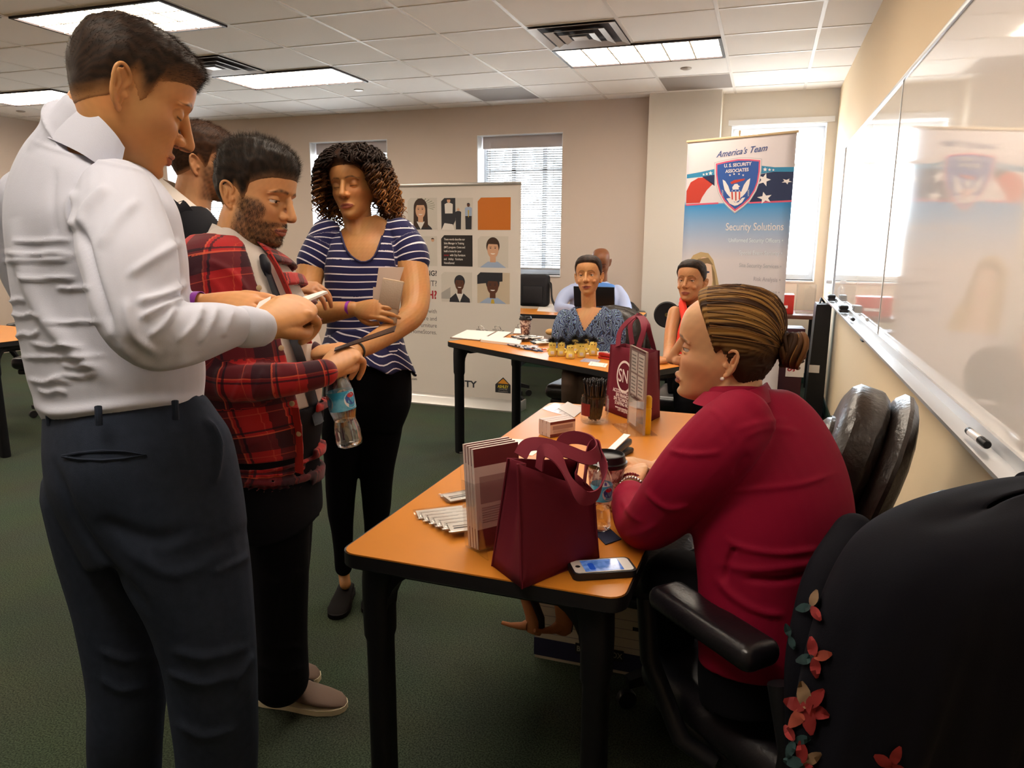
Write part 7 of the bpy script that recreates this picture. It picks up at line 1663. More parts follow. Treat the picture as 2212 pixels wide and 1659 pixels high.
def photo(Bn, t, x0, y0, x1, y1, kind):
    (u0, v1_), (u1, v0) = Bn.uv(x0, y0), Bn.uv(x1, y1); w_, h_ = u1-u0, v1_-v0; m = MB(); ch = .10
    S = lambda x, y: (u0+x*w_, v0+y*h_)
    def P(pts, s, l): poly(m, [S(*p) for p in pts], s, .0006+.0003*l)
    bg = {'w1': OFF, 'grp': OFF, 'grp2': OFF, 'man': OFF, 'w2': OFF, 'bman': BEI}[kind]
    P([(0, 0), (1, 0), (1, 1), (ch, 1), (0, 1-ch)], bg, 0)
    def bust(cx, cy, s, skin, hair, coat, shirt, long_=False, tie=None):
        P([(max(0, cx-.42*s), 0), (max(0, cx-.40*s), max(.02, cy-.62*s)), (cx-.16*s, cy-.40*s), (cx+.16*s, cy-.40*s), (min(1, cx+.40*s), max(.02, cy-.62*s)), (min(1, cx+.42*s), 0)], coat, 2)
        P([(cx-.15*s, cy-.40*s), (cx, max(.0, cy-.95*s)), (cx+.15*s, cy-.40*s)], shirt, 3)
        if tie is not None: P([(cx-.035*s, cy-.45*s), (cx-.06*s, max(0, cy-.95*s)), (cx+.06*s, max(0, cy-.95*s)), (cx+.035*s, cy-.45*s)], tie, 4)
        if long_: P([(cx-.27*s, max(.02, cy-.60*s)), (cx-.25*s, cy)]+ell(cx, cy+.08*s, .25*s, .32*s, 14, PI, 0)+[(cx+.25*s, cy), (cx+.27*s, max(.02, cy-.60*s))], hair, 2.5)
        P([(cx-.09*s, cy-.42*s), (cx+.09*s, cy-.42*s), (cx+.09*s, cy-.15*s), (cx-.09*s, cy-.15*s)], skin, 4)
        if not long_: P(ell(cx, cy+.09*s, .215*s, .27*s), hair, 3.5)
        P(ell(cx, cy-.02*s, .18*s, .27*s), skin, 5)
        if long_: P(ell(cx, cy+.17*s, .20*s, .15*s, 14, 0, PI), hair, 6)
        else: P([(cx-.20*s, cy+.10*s)]+ell(cx, cy+.12*s, .20*s, .23*s, 14, PI, 0)+[(cx+.15*s, cy+.14*s), (cx-.13*s, cy+.15*s)], hair, 6)
        for sx in (-1, 1): P(ell(cx+sx*.075*s, cy+.02*s, .028*s, .013*s, 10), DRK, 7); P([(cx+sx*.11*s, cy+.065*s), (cx+sx*.04*s, cy+.072*s), (cx+sx*.04*s, cy+.06*s), (cx+sx*.11*s, cy+.052*s)], hair, 7)
        P(ell(cx, cy-.14*s, .075*s, .035*s, 12, PI, 2*PI), TEE, 7)
        P([(cx-.012*s, cy), (cx+.012*s, cy), (cx+.028*s, cy-.07*s), (cx-.028*s, cy-.07*s)], skin, 6.5)
    if kind == 'w1':
        for k in range(9): a = -.5+.28*k; P([(.45, .75), (.45+.6*math.cos(a)*.8, .75+.35*math.sin(a)*.7), (.45+.6*math.cos(a+.06)*.8, .75+.35*math.sin(a+.06)*.7)] if .45+.48*math.cos(a) < 1 and .75+.25*math.sin(a+.06) < 1 else [(.0, .6+.02*k), (.2, .78), (.0, .62+.02*k)], GRN, 1)
        bust(.44, .62, .92, SKN, HAI, DRK, WHI, True)
    elif kind == 'man': bust(.50, .60, 1.02, SKN, HAI, BLU, BLU)
    elif kind == 'w2': P([(0, .3), (.3, .5), (.3, .1), (0, .1)], GRY, 1); bust(.60, .62, .80, BSK, DRK, DRK, WHI)
    elif kind == 'bman': P([(0, 1-ch), (ch, 1), (.78, 1), (.78, .72), (.0, .62)], DRK, 1); bust(.48, .58, .98, BSK, DRK, BLU, BLU, False, YEL)
    else:
        if kind == 'grp': P([(0, 0), (0, 1-ch), (ch, 1), (.45, 1), (.45, .3), (.3, 0)], DRK, 1)
        def fig(cx, top, s, skin, hair, up, low):
            P(ell(cx, top-.05*s, .055*s, .07*s, 14), skin, 5); P(ell(cx, top-.02*s, .055*s, .045*s, 10, 0, PI), hair, 6)
            P([(cx-.13*s, top-.16*s), (cx-.05*s, top-.12*s), (cx+.05*s, top-.12*s), (cx+.13*s, top-.16*s), (cx+.12*s, top-.45*s), (cx-.12*s, top-.45*s)], up, 4)
            P([(cx-.12*s, top-.45*s), (cx+.12*s, top-.45*s), (cx+.11*s, max(.02, top-.95*s)), (cx-.11*s, max(.02, top-.95*s))], low, 3.5)
        if kind == 'grp': fig(.24, .97, 1.0, SKN, HAI, WHI, DRK); fig(.54, .68, .72, SKN, BEI, DRK, DRK); fig(.86, .82, .85, BSK, DRK, BLU, DRK); P([(.84, .62), (.88, .62), (.87, .40), (.85, .40)], YEL, 6); P([(0, .0), (.42, .0), (.36, .18), (.1, .22)], WHI, 5)
        else: fig(.2, .75, .8, SKN, HAI, DRK, DRK); fig(.86, .92, .9, SKN, HAI, OFF, OFF); fig(.62, .55, .62, SKN, HAI, DRK, DRK)
    m.build('portrait_photo', P_, t)
for a in ((880, 428, 945, 496, 'w1'), (953, 428, 1022, 497, 'grp'), (878, 510, 945, 575, 'grp2'), (1032, 510, 1098, 579, 'man'), (953, 587, 1020, 654, 'w2'), (1031, 588, 1101, 657, 'bman')): photo(B1, t1, *a)
def tile_(Bn, t, x0, y0, x1, y1, m, name):
    (u0, v1_), (u1, v0) = Bn.uv(x0, y0), Bn.uv(x1, y1); q = MB(); c = (u1-u0)*.10; poly(q, [(u0, v0), (u1, v0), (u1, v1_), (u0+c, v1_), (u0, v1_-c)], 0, .0008); q.build(name, m, t)
tile_(B1, t1, 1032, 427, 1103, 497, mat('print_orange', 'c9701e', .5), 'orange_square'); tile_(B1, t1, 953, 508, 1021, 576, mat('print_black', '26201f', .5), 'black_square')
M_tgray = mat('print_gray_text', '6d6866', .6); M_tred = mat('print_red_text', 'a8232f', .6)
def txt(Bn, t, s, px, py, hpx, m, align='LEFT', bold=0, shear=0, wide=1.0, rot=0, lift=.0012):
    u, v = Bn.uv(px, py); u2, v2 = Bn.uv(px, py-hpx); size = abs(v2-v)/.70
    return lettering(s, size, m, Matrix.Translation((u, v, lift)) @ rot_z(rot), t, align, bold, shear, .0002, wide=wide)
for i, (s, y) in enumerate((('These words describe our', 517), ('Sales Manager in Training', 525.5), ('(MIT) program. Come and', 534), ('build a home for your', 542.5), ('           with City Furniture', 551), ('and   Ashley   Furniture', 559.5), ('HomeStores!', 568))): txt(B1, t1, s, 959, y, 4.6, P_[WHI], bold=.012, wide=.72)
txt(B1, t1, 'career', 959, 551, 4.6, M_tred, bold=.01, wide=.72)
for s, y, h_, m, b_ in (('NG?', 591, 11, P_[DRK], .02), ('NT?', 613, 12, M_tgray, .012), ('H?', 638, 17, M_tred, .03), ('r with', 673, 9, M_tgray, .0), ('re and', 689, 9, M_tgray, .0), ('Furniture', 704, 9, M_tgray, .0), ('HomeStores.', 718.5, 9, M_tgray, .0), ('.com', 819, 5.5, P_[DRK], .01)):
    txt(B1, t1, s, 944 if s != '.com' else 901, y, h_, m, 'RIGHT', b_, wide=.92)
txt(B1, t1, 'C', 981, 826, 20, P_[DRK], 'LEFT', .0, wide=1.0); txt(B1, t1, 'ITY', 999, 829, 13.5, P_[DRK], 'LEFT', .03, wide=1.15)
q = MB(); poly(q, [B1.uv(*p) for p in ((1070, 847), (1103, 850), (1103, 832), (1087, 815), (1070, 830))], 0, .0010); poly(q, [B1.uv(*p) for p in ((1075, 828), (1099, 830), (1087, 818))], 1, .0014); q.build('house_logo', [P_[DRK], mat('print_logo_orange', 'd08a2a', .5)], t1)
txt(B1, t1, 'ASHLEY', 1086.7, 835.5, 6, mat('print_logo_yellow', 'd8c23a', .5), 'CENTER', .02, wide=.82, lift=.0018); txt(B1, t1, 'FURNITURE', 1086.7, 841, 2.6, P_[GRY], 'CENTER', 0, wide=1.0, lift=.0018); txt(B1, t1, 'HomeStore', 1086.7, 845.6, 3.2, P_[GRY], 'CENTER', 0, wide=1.0, lift=.0018)
# ---------------------------------------------------------------- shield banner
pL, pR = on_y(1486, 305, 6.22), on_y(1722, 284, 5.86); B2 = Plane2(pL, pR); W2 = np.linalg.norm((pR-pL)[:2]); zt2 = (pL[2]+pR[2])/2
t2 = empty('rollup_banner', tuple(B2.o), 0, 'tall roll up banner with blue shield emblem standing before the right window', 'banner'); t2.matrix_world = B2.M
K = lambda x, y: B2.uv(1400+x/3.687, 250+y/3.687)
M_prn = attr_mat('printed_vinyl', rough=.45, sss=0, bump=None, spec=.3)
# printed sheet: white top, blue fading to white below (the print itself)
nv = 60; zz = np.linspace(.06, zt2, nv); Vb, Cb = [], []
vline = K(600, 705)[1]; vend = K(600, 1150)[1]
for z in zz:
    for u in np.linspace(0, W2, 12):
        k = np.clip((z-vend)/(vline-vend), 0, 1) if z < vline else 0
        c = L3('d8d0d4')*(1-k)+L3('3592cf')*k; Vb.append((u, z, 0)); Cb.append(c)
me = np_mesh('banner_sheet', np.array(Vb), np.array([[i*12+j, i*12+j+1, (i+1)*12+j+1, (i+1)*12+j] for i in range(nv-1) for j in range(11)]), False); add_color(me, np.array(Cb)); so = link('banner_sheet', me, M_prn, t2); md = so.modifiers.new('thick', 'SOLIDIFY'); md.thickness = .002; md.offset = -1
MB().box(-.01, W2+.01, zt2-.012, zt2+.006, -.010, .008, bevel=.004).build('top_rail', mat('pale_wood', 'c9b08c', .5), t2); MB().tube([(W2*.49, .03, -.03), (W2*.49, zt2+.045, -.015)], .008, 8).build('support_pole', mat('pale_wood', 'c9b08c', .5), t2)
MB().box(-.02, W2+.02, 0, .08, -.08, .08, bevel=.02).build('base_housing', M_silv, t2)
pm2 = [mat('print2_'+n, c, .5) for n, c in (('teal', '2d84ad'), ('navy', '1c2a50'), ('red', 'c03a2c'), ('white', 'e8e0e0'), ('pink', 'd85a78'), ('blue', '2b55a0'), ('silver', 'b9b4ba'), ('sky', 'd8d0d4'), ('blond', 'c2a578'), ('blondd', '8d7350'), ('skin', 'e3bfa6'), ('lip', 'b86a64'))]
TEA, NAV, RED, W_, PNK, BL2, SIL, SKY, BLD, BLDD, SK_, LIP = range(12)
fg = MB()
def kp(pts, s, l): poly(fg, [K(*p) for p in pts], s, .0005+.0003*l)
uL = lambda y: K(0, y)  # clamp to the sheet edge
def edge(y, right):  # zoom x of the sheet edge at zoom row y
    return (318-(y-210)*.030) if not right else (1180-(y-130)*.064)
kp([(edge(465, 0), 470), (430, 440), (525, 424), (900, 398), (1010, 408), (edge(410, 1), 406), (edge(700, 1), 672), (800, 690), (560, 696), (edge(712, 0), 712)], SKY, 0)
kp([(edge(470, 0), 468), (430, 446), (530, 424), (530, 470), (430, 486), (edge(500, 0), 500)], TEA, 1); kp([(900, 398), (1010, 410), (edge(410, 1), 408), (edge(446, 1), 446), (1000, 446), (900, 462)], TEA, 1)
kp([(430, 486), (530, 470), (530, 560), (490, 530)], NAV, 1)
kp([(edge(600, 0), 600), (340, 530), (400, 495), (440, 492), (520, 540), (470, 590), (430, 650), (412, 694), (edge(700, 0), 698)], RED, 1)
kp([(870, 470), (1000, 446), (edge(446, 1), 446), (edge(672, 1), 672), (810, 688), (800, 640)], NAV, 1)
def star(cx, cy, r, s=W_, l=3, rot=0, sq=1.0): kp([(cx+(r if k % 2 == 0 else r*.42)*math.sin(rot+k*PI/5), cy-sq*(r if k % 2 == 0 else r*.42)*math.cos(rot+k*PI/5)) for k in range(10)], s, l)
star(925, 510, 55, rot=.3); star(930, 655, 62, rot=-.2, sq=.8); star(1105, 522, 45, rot=.5, sq=.55)
for cx, cy, r in ((443, 468, 11), (468, 464, 13), (498, 458, 18), (932, 428, 19), (968, 430, 14), (998, 432, 11)): star(cx, cy, r)
kp([(edge(705, 0), 704), (560, 690), (560, 702), (edge(718, 0), 718)], PNK, 2); kp([(800, 688), (edge(672, 1), 672), (edge(686, 1), 686), (800, 700)], PNK, 2)
sh = [(528, 372), (620, 350), (720, 333), (820, 334), (908, 342), (903, 440), (888, 530), (862, 600), (815, 676), (760, 728), (690, 778), (640, 735), (598, 690), (560, 620), (538, 540), (528, 460)]
ins = lambda k: [(718+(x-718)*k, 520+(y-520)*(k*.5+.5*k)) for x, y in sh]
kp(sh, SIL, 4); kp(ins(.965), W_, 5); kp(ins(.935), PNK, 6); kp(ins(.87), BL2, 7)
for k, a in enumerate((-.62, -.22, .22, .62)): star(706+100*math.sin(a)*.9, 520-60*math.cos(a)*.95, 10, W_, 9)
kp([(655, 530), (690, 512), (775, 500), (765, 515), (720, 528), (665, 545)], RED, 9)                       # ribbon
kp([(655, 605), (640, 560), (615, 520), (595, 508), (600, 545), (610, 590), (632, 625), (655, 650)], W_, 9); kp([(745, 600), (765, 550), (790, 515), (815, 498), (808, 545), (795, 590), (770, 625), (745, 650)], W_, 9)   # wings
kp([(672, 570), (690, 545), (712, 542), (722, 556), (735, 562), (722, 570), (725, 590), (675, 592)], W_, 10)          # head
kp([(652, 590), (748, 586), (746, 640), (730, 672), (700, 690), (668, 675), (653, 645)], W_, 11)
for k in range(3): kp([(664+k*30, 606), (676+k*30, 606), (678+k*28, 676-abs(k-1)*8), (668+k*28, 676-abs(k-1)*8)], RED, 12)
kp([(653, 590), (748, 586), (747, 604), (653, 606)], BL2, 12)
for k in range(3): star(672+k*28, 597, 6, W_, 13)
kp([(625, 660), (655, 655), (690, 690), (720, 690), (750, 655), (775, 650), (750, 690), (715, 712), (690, 718), (650, 700)], W_, 9)
for sx, cx in ((-1, 605), (1, 790)):
    for k in range(4): kp([(cx, 640-k*12), (cx+sx*18, 628-k*14), (cx+sx*14, 640-k*13)], SIL, 10)
# printed portrait low on the left
kp([(320, 1170), (360, 1110), (420, 1085), (480, 1095), (520, 1150), (545, 1250), (570, 1380), (620, 1480), (660, 1640), (edge(1640, 0)+12, 1640), (edge(1170, 0)+10, 1200)], BLD, 2)
kp(ell(445, 1275, 72, 150), SK_, 4); kp([(345, 1200), (400, 1140), (480, 1130), (520, 1190), (470, 1175), (410, 1190), (370, 1260)], BLDD, 6); kp([(505, 1180), (530, 1250), (545, 1380), (575, 1450), (530, 1430), (515, 1300)], BLDD, 6)
kp(ell(470, 1245, 22, 8, 12), NAV, 7); kp(ell(405, 1250, 20, 8, 12), NAV, 7); kp(ell(448, 1375, 30, 12, 14), LIP, 7); kp([(400, 1420), (500, 1420), (530, 1640), (370, 1640)], SK_, 3)
fg.build('printed_graphics', pm2, t2)
def kt(s, x, y, h_, m, align='CENTER', bold=0, shear=0, wide=1.0, rot=0, lift=.0050): return txt(B2, t2, s, 1400+x/3.687, 250+y/3.687, h_/3.687, m, align, bold, shear, wide, rot, lift)
rt_ = math.radians(1.2)
kt("America's Team", 740, 285, 50, mat('print_script_blue', '3a4f86', .5), 'CENTER', .01, .45, .95, .055, .0012)
kt('U. S. SECURITY', 715, 392, 26, pm2[W_], 'CENTER', .025, 0, .98, .02); kt('ASSOCIATES', 710, 437, 26, pm2[W_], 'CENTER', .025, 0, .98, .02)
kt('Security Solutions', 1082, 885, 62, pm2[W_], 'RIGHT', .008, 0, .80, 0, .0012)
for s, y, c in (('Uniformed Security Officers', 996, 'e4eef4'), ('Special Event Security', 1098, 'dfe5ee'), ('Site Security Services', 1202, 'b4b3bb'), ('Risk Analysis', 1310, 'b0aab2'), ('Security Consulting', 1410, 'aea8b0'), ('Special Needs', 1525, 'aea8b0')):
    kt(s+' \u2022', 1078-(y-996)*.07, y, 34, mat('print_line_'+c+str(y), c, .5), 'RIGHT', .004, 0, .82, 0, .0012)
# ================================================================ on the far table
FZ = TH+.001
def board(corners, label, m_board, clip, paper=True):
    P = [on_z(x, y, TH) for x, y in corners]; c = sum(P)/4; t = empty('clipboard', tuple(c), 0, label, 'clipboard', 'clipboards on the far table')
    b = MB(); b.prism([tuple((p-c)[:2]) for p in P], .0005, .004); b.build('board', m_board, t)
    if paper: q = MB(); q.prism([tuple(((p-c)*.94)[:2]) for p in P], .0042, .0075); q.build('paper_pad', M_paper, t)
    k = on_z(*clip, TH)-c; g = MB().box(-.055, .055, -.010, .010, .004, .012, bevel=.003, M=Matrix.Translation((k[0]*.86, k[1]*.86, 0)) @ rot_z(-.5)); g.build('clip_base', M_chr, t)
    MB().tube([tuple(Vector((k[0]*.86, k[1]*.86, 0))+Vector(q)) for q in ((-.03, .018, .01), (-.022, -.012, .035), (0, -.02, .042), (.022, -.03, .035), (.03, -.018, .01))], .0022, 6).build('clip_lever', M_chr, t)
M_brd = mat('brown_hardboard', '6b4630', .6)
board([(972, 731), (1008, 714), (1072, 718), (1036, 737)], 'clipboard with white sheets at the far table left corner', M_brd, (1044, 714))
board([(1048, 732), (1076, 717), (1106, 719), (1082, 734)], 'second clipboard with white sheets left of the paper cup', M_brd, (1076, 714))
board([(1108, 722), (1112, 711), (1142, 712), (1138, 723)], 'brown clipboard directly behind the paper cup on the far table', M_brd, (1126, 710), True)
P = [on_z(x, y, TH) for x, y in ((1038, 739), (1046, 731), (1128, 737), (1122, 749))]; c = sum(P)/4; t = empty('paper_pad', tuple(c), 0, 'long white pad lying in front of the clipboards on the far table', 'paper'); MB().prism([tuple((p-c)[:2]) for p in P], .001, .016).build('pages', M_paper, t)
make_cup(on_z(1135, 722, TH), 'lidded coffee cup standing on the far table by the clipboards', mat('paper_cup_print2', 'd8c3b8', .6, noise=(70, .05, '6b4a48')), 1.05)
r_ = random.Random(5)
M_pk = mat('packet_white', 'd8d2cc', .4); M_pkd = mat('packet_black', '222126', .5)
for k in range(12):
    px, py = 1122+5.6*k+r_.uniform(-3, 3), 728+1.1*k+r_.uniform(-4, 4)+(k % 3)*3
    p = on_z(px, py, TH); M = Matrix.Translation((p[0], p[1], TH+.006+.0075*(k % 3))) @ rot_z(r_.uniform(.2, 1.2)) @ rot_x(r_.uniform(-.15, .25))
    t = empty('packet', (0, 0, 0), 0, 'white packet with black cord in the loose heap beside the far paper cup', 'packet', 'white packets heaped on the far table'); t.matrix_world = M
    MB().box(-.055, .055, -.028, .028, -.004, .004, bevel=.003).build('pouch', M_pk, t); MB().box(-.055, -.035, -.0285, .0285, -.0045, .0045, bevel=.003).build('black_end', M_pkd, t); MB().tube([(-.04, .0, .005), (-.01, .014, .009), (.03, -.008, .006)], .0018, 6).build('cord', M_pkd, t)
M_pb = mat('pen_blue', '2a3e70', .3); M_pw = mat('pen_white', 'd4d2d4', .3); M_po = mat('pen_orange', 'd8642a', .35)
def lying_pen(p, a, m, label, group=None):
    t = empty('pen', (0, 0, 0), 0, label, 'pen', group); t.matrix_world = Matrix.Translation((p[0], p[1], p[2])) @ rot_z(a) @ Matrix.Rotation(PI/2, 4, 'Y')
    MB().lathe([(.001, -.07), (.004, -.058), (.0045, .0), (.0045, .06), (.003, .066)], 8).build('barrel', m, t); MB().lathe([(.0048, -.005), (.0048, .02)], 8, cap=False).build('grip', M_blk, t); MB().box(-.006, -.0045, -.0015, .0015, .02, .06).build('clip', M_chr, t)
for k in range(11):
    p = on_z(1110+4.6*k+r_.uniform(-2, 2), 748+.9*k+r_.uniform(-2.5, 2.5), TH); lying_pen((p[0], p[1], TH+.006+.006*(k % 2)), r_.uniform(-.9, -.3), [M_pb, M_pw][k % 2], ['dark blue', 'white'][k % 2]+' promotional pen lying in the heap at the far table front edge', 'promotional pens heaped on the far table')
p = on_z(1163, 757, TH); lying_pen((p[0], p[1], TH+.006), .15, M_po, 'orange pen lying in front of the promotional pens on the far table')
p = on_z(1188, 724, TH); o = link('bread_roll', np_mesh('bread_roll', *sphere((0, 0, 0), (.032, .026, .022), 12)), mat('tan_foam', 'c79a5e', .8)); o.location = (p[0], p[1], TH+.022); tag(o, 'small round tan ball lying left of the yellow toys', 'ball'); o.name = 'foam_ball'
# yellow toys with wild black hair
M_toy = mat('yellow_toy', 'e6cf6a', .55); M_tag = mat('toy_tag', 'd8d2cc', .5); M_fuz = mat('black_feather', '0e0d10', .8)
def toy(px, py, label, seed, z=TH):
    p = on_z(px, py, z); t = empty('feather_hair_toy', (p[0], p[1], TH+.001), math.atan2(p[1], p[0])+PI/2-PI, label, 'toy', 'yellow toys with black feather hair'); 
    b = MB().lathe([(0, 0), (.020, .001), (.0245, .010), (.0235, .028), (.0185, .042), (.0190, .050), (.0215, .060), (.0205, .072), (.014, .080), (0, .083)], 20, cap=False); b.build('toy_body', M_toy, t)
    for sx in (-1, 1): MB().tube([(sx*.020, -.002, .040), (sx*.027, -.007, .036), (sx*.026, -.012, .030)], .006, 8).build('arm', M_toy, t)
    MB().box(-.010, .010, -.0262, -.0235, .012, .030, bevel=.001).build('tag', M_tag, t)
    for sx in (-1, 1): MB().lathe([(0, .002), (.0025, .001), (.003, 0)], 8, Matrix.Translation((sx*.008, -.0208, .064)) @ rot_x(PI/2)).build('eye', M_fuz, t)
    r = np.random.default_rng(seed); n = 420; a = r.uniform(0, 2*PI, n); ph = r.uniform(0, 1.25, n); d = np.stack([np.sin(ph)*np.cos(a), np.sin(ph)*np.sin(a), np.cos(ph)], 1)
    V_, F_ = strands(np.array([0, 0, .074])+d*np.array([.014, .014, .008]), d, r.uniform(.018, .046, n), .0007, 3, grav=(0, 0, -.25), seed=seed); link('feather_hair', np_mesh('feather_hair', V_, F_), M_fuz, t)
for k, (x, y, l) in enumerate(((1193, 769, 'yellow toy with black feather hair, leftmost of the cluster'), (1212, 769, 'yellow toy with black feather hair, second from the left in the front'), (1232, 775, 'yellow toy with black feather hair, nearest the table front edge'), (1256, 772, 'yellow toy with black feather hair, right of the nearest one'), (1281, 768, 'yellow toy with black feather hair, rightmost and standing apart'), (1242, 763, 'yellow toy with black feather hair, half hidden behind the nearest one'), (1264, 762, 'yellow toy with black feather hair, half hidden at the rear right'))): toy(x, y, l, k+1)
sheet([(1266, 765), (1272, 754), (1332, 758), (1330, 769)], 'white sheet lying right of the yellow toys on the far table')
sheet([(1252, 781), (1262, 774), (1298, 778), (1290, 785)], 'bluish card lying near the front edge of the far table', m=mat('blue_gray_card', '9a97ac', .5), cat='card', name='business_card', lines=2)
sheet([(1270, 789), (1276, 781), (1313, 786), (1308, 794)], 'white card lying closest to the far table front edge', z=TH+.001, cat='card', name='business_card', lines=2)
sheet([(1425, 779), (1430, 771), (1452, 775), (1448, 783)], 'white sheet on the far table by the orange scarf woman hand')
p = on_z(1310, 776, TH); t = empty('stapler', (p[0], p[1], TH+.001), -.5, 'small red stapler left of the logo tote on the far table', 'stapler'); M_rd = mat('red_plastic', 'a81c1a', .3); MB().box(-.05, .05, -.016, .016, 0, .012, bevel=.004).build('base', M_rd, t); MB().box(-.05, .045, -.014, .014, .014, .034, bevel=.006).build('arm', M_rd, t)
# ---------------------------------------------------------------- back table
p = on_z(1146, 664, TH); t = empty('messenger_bag', (p[0]+.02, p[1]+.12, TH+.001), .05, 'black messenger bag standing on the back table beside the banner', 'bag')
M_nyl = mat('black_nylon', '17161b', .7, bump=(500, .3, .001)); MB().box(-.17, .13, -.06, .06, 0, .31, bevel=.04, seg=4).build('bag_body', M_nyl, t); MB().box(-.12, .08, -.075, -.055, .03, .20, bevel=.012).build('front_pocket', M_nyl, t)
s = MB(); ribbon(s, [(.12, 0, .24), (.15, -.03, .20), (.17, -.06, .08), (.21, -.08, .012)], .045, (0, 1, .3), .003, 6); s.build('strap', M_nyl, t)
sheet([(1160, 672), (1168, 655), (1207, 658), (1204, 675)], 'white paper lying beside the black bag on the back table')
pl_ = on_y(1282, 645, 6.30); t = empty('laptop', (pl_[0], 6.36, TH+.001), .02, 'open black laptop on the back table before the bald man', 'laptop'); MB().box(-.18, .18, -.0, .24, 0, .02, bevel=.004).build('keyboard_base', M_blk, t)
MB().box(-.18, .18, -.012, .0, .0, .235, bevel=.004, M=Matrix.Translation((0, 0, .012)) @ rot_x(math.radians(14))).build('screen_lid', M_blkm, t)
# round backed stool behind the woman with the orange scarf
c = on_y(1441, 680, 4.95); t = empty('round_back_stool', (c[0], 4.95, 0), 0, 'stool with a black disc shaped back left of the orange scarf woman', 'stool')
MB().lathe([(.0, -.012), (.080, -.010), (.088, 0), (.080, .008), (.03, .004), (0, .004)], 36, Matrix.Translation((0, 0, c[2])) @ rot_x(PI/2), cap=False).build('round_backrest', M_blk, t)
MB().lathe([(0, .004), (.014, .006), (.012, .012), (0, .012)], 16, Matrix.Translation((0, 0, c[2])) @ rot_x(PI/2), cap=False).build('hub', mat('brass', '8a7a4a', .4, metal=.8), t); MB().tube([(0, .01, c[2]), (0, .04, c[2]-.15), (0, .10, .47)], .012, 8).build('back_post', M_blkm, t)
MB().lathe([(0, .43), (.16, .435), (.17, .455), (.16, .475), (0, .48)], 28, Matrix.Translation((0, .22, 0)), cap=False).build('seat', M_blk, t); g = MB().lathe([(.022, .02), (.022, .44)], 12, Matrix.Translation((0, .22, 0))); g.build('column', M_blkm, t); MB().lathe([(.0, .0), (.2, .0), (.2, .015), (.03, .03), (0, .03)], 28, Matrix.Translation((0, .22, 0)), cap=False).build('base', M_blkm, t)
# ---------------------------------------------------------------- corner by the right window
t = empty('banner_case', (.44, 6.25, 0), 0, 'tall black upright carrying case in the corner under the whiteboard tray', 'case')
cs = [on_y(1736, 905, 6.12), on_y(1779, 908, 6.12)]; tp = [on_y(1763, 668, 6.12), on_y(1800, 676, 6.12)]
q = MB(); R = []
for zf in (0, .02, .98, 1.0):
    s_ = .94 if zf in (0, 1.0) else 1.0; a = Vector(cs[0]).lerp(Vector(tp[0]), zf); b = Vector(cs[1]).lerp(Vector(tp[1]), zf); m_ = (a+b)/2; a = m_+(a-m_)*s_; b = m_+(b-m_)*s_
    z = zf*.90; R.append([(a.x-.44, a.y-6.25, z), (min(b.x, .50)-.44, b.y-6.25, z), (min(b.x, .50)-.44, b.y+.26-6.25, z), (a.x-.44, a.y+.26-6.25, z)])
q.rings(R, smooth=False); q.build('case_body', mat('black_case_vinyl', '141318', .4, bump=(60, .2, .003)), t)
lb = on_y(1761, 797, 6.115); MB().box(lb[0]-.045-.44, lb[0]+.03-.44, -.139, -.133, lb[2]-.03, lb[2]+.03).build('paper_label', M_paper, t)
MB().tube([(-.02, -.02, .90), (-.01, .03, .935), (.02, .08, .90)], .008, 8).build('carry_handle', M_blk, t)
t = empty('display_box', (.20, 6.10, 0), .06, 'dark burgundy upright display box with white card label left of the black case', 'box')
MB().box(-.115, .115, -.10, .12, 0, .72, bevel=.006).build('box_body', mat('dark_burgundy_board', '3f1620', .6), t)
lb = on_y(1716, 791, 5.99); MB().box(lb[0]-.066-.20, lb[0]+.066-.20, -.106, -.101, lb[2]-.085, lb[2]+.085).build('card_label', M_paper, t)
lettering('SNI', .075, M_tred, Matrix.Translation((lb[0]-.025-.20, -.1075, lb[2])) @ rot_x(PI/2) @ rot_z(PI/2), t, bold=.02, wide=.8)
t = empty('side_table', (.20, 7.2, 0), 0, 'low brown wooden side table under the right window', 'table'); M_brw = mat('brown_wood', '5f3526', .45)
MB().box(-.50, .28, -.28, .28, .70, .735, bevel=.004).build('tabletop', M_brw, t)
for sx in (-.46, .24):
    for sy in (-.24, .24): MB().box(sx-.02, sx+.02, sy-.02, sy+.02, 0, .70).build('leg', M_blkm, t)
q = on_z(1733, 700, .735); t = empty('red_box', (.13, 7.10, .736), 0, 'bright red box on the side table under the right window', 'box'); MB().box(-.14, .13, -.10, .10, 0, .17, bevel=.004).build('carton', mat('bright_red_board', 'b8261a', .5), t); MB().box(-.05, .08, -.104, -.1, .05, .075).build('white_stripe', M_paper, t)
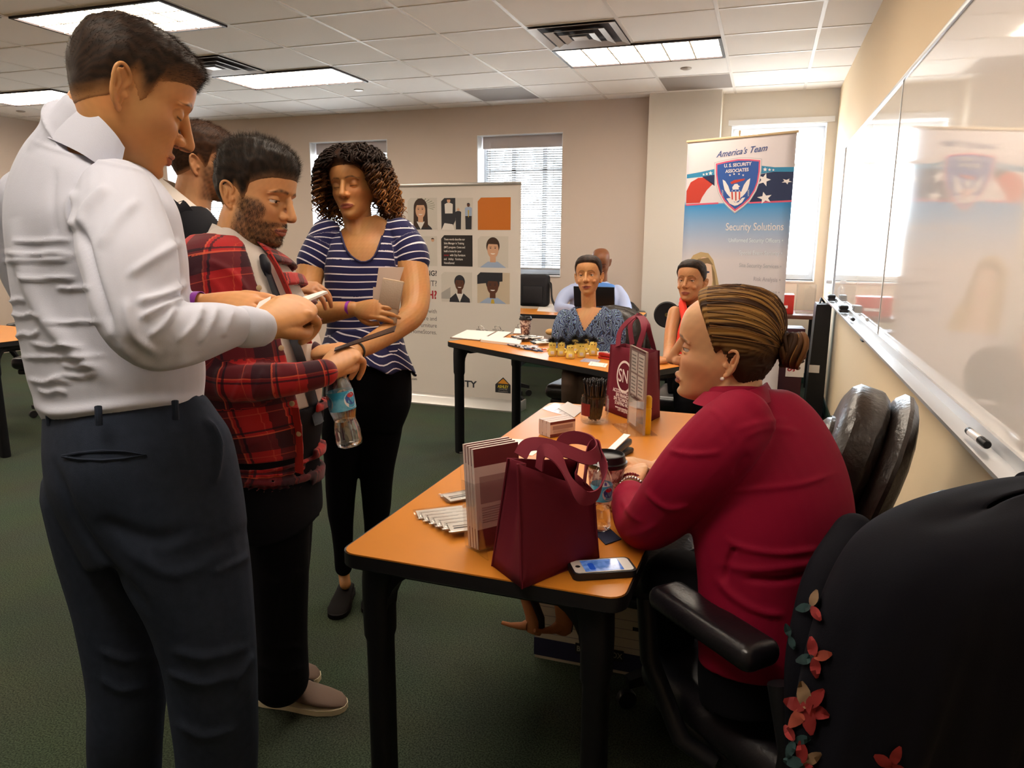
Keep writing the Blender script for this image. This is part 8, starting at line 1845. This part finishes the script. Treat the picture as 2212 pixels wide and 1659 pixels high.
t = empty('acrylic_box', (.36, 7.16, .736), 0, 'clear acrylic display box right of the bright red box', 'box')
for a in ((-.08, .08, -.08, -.077, 0, .26), (-.08, .08, .077, .08, 0, .26), (-.08, -.077, -.077, .077, 0, .26), (.077, .08, -.077, .077, 0, .26), (-.077, .077, -.077, .077, 0, .003)): MB().box(*a).build('acrylic_panel', M_acr, t)
# ---------------------------------------------------------------- on the whiteboard tray
TZ = .9425; xT = XR-.055
def marker(y, a, body_m, cap_m, label):
    t = empty('marker', (xT, y, TZ+.0005), 0, label, 'marker'); M = Matrix.Translation((0, 0, .0095)) @ rot_z(a) @ rot_x(PI/2)
    MB().lathe([(.006, -.06), (.009, -.052), (.009, .02)], 14, M).build('barrel', body_m, t); MB().lathe([(.0098, .02), (.0098, .058), (.008, .062)], 14, M).build('cap', cap_m, t); MB().lathe([(.0085, -.066), (.0092, -.058), (.0092, -.05)], 14, M).build('end_plug', cap_m, t)
marker(1.86, .06, M_phw, M_blk, 'white marker with black cap on the tray, nearer the camera'); marker(1.50, -.1, mat('marker_cream', 'dccabc', .4), mat('marker_red', 'c8201c', .35), 'marker with bright red cap on the tray at the right picture edge')
marker(4.55, .05, M_phw, M_pkd, 'small white marker on the tray just beyond the board seam')
for y, w_, l in ((5.05, .10, 'black eraser on the tray between the two far markers'), (5.98, .09, 'black eraser standing at the far end of the marker tray')):
    t = empty('board_eraser', (xT, y, TZ), 0, l, 'eraser'); MB().box(-.024, .024, -w_/2, w_/2, 0, .02, bevel=.003).build('felt_pad', M_pkd, t); MB().box(-.026, .026, -w_/2-.002, w_/2+.002, .02, .045, bevel=.008).build('grip', M_blk, t)
t = empty('spray_bottle', (xT-.002, 6.18, TZ), 0, 'clear spray bottle at the far end of the marker tray', 'bottle'); MB().lathe([(0, 0), (.022, .0), (.025, .01), (.025, .08), (.010, .10), (.010, .115)], 18, cap=False).build('bottle_body', M_wat, t); MB().box(-.03, .012, -.008, .008, .115, .14, bevel=.004).build('trigger_head', M_phw, t)
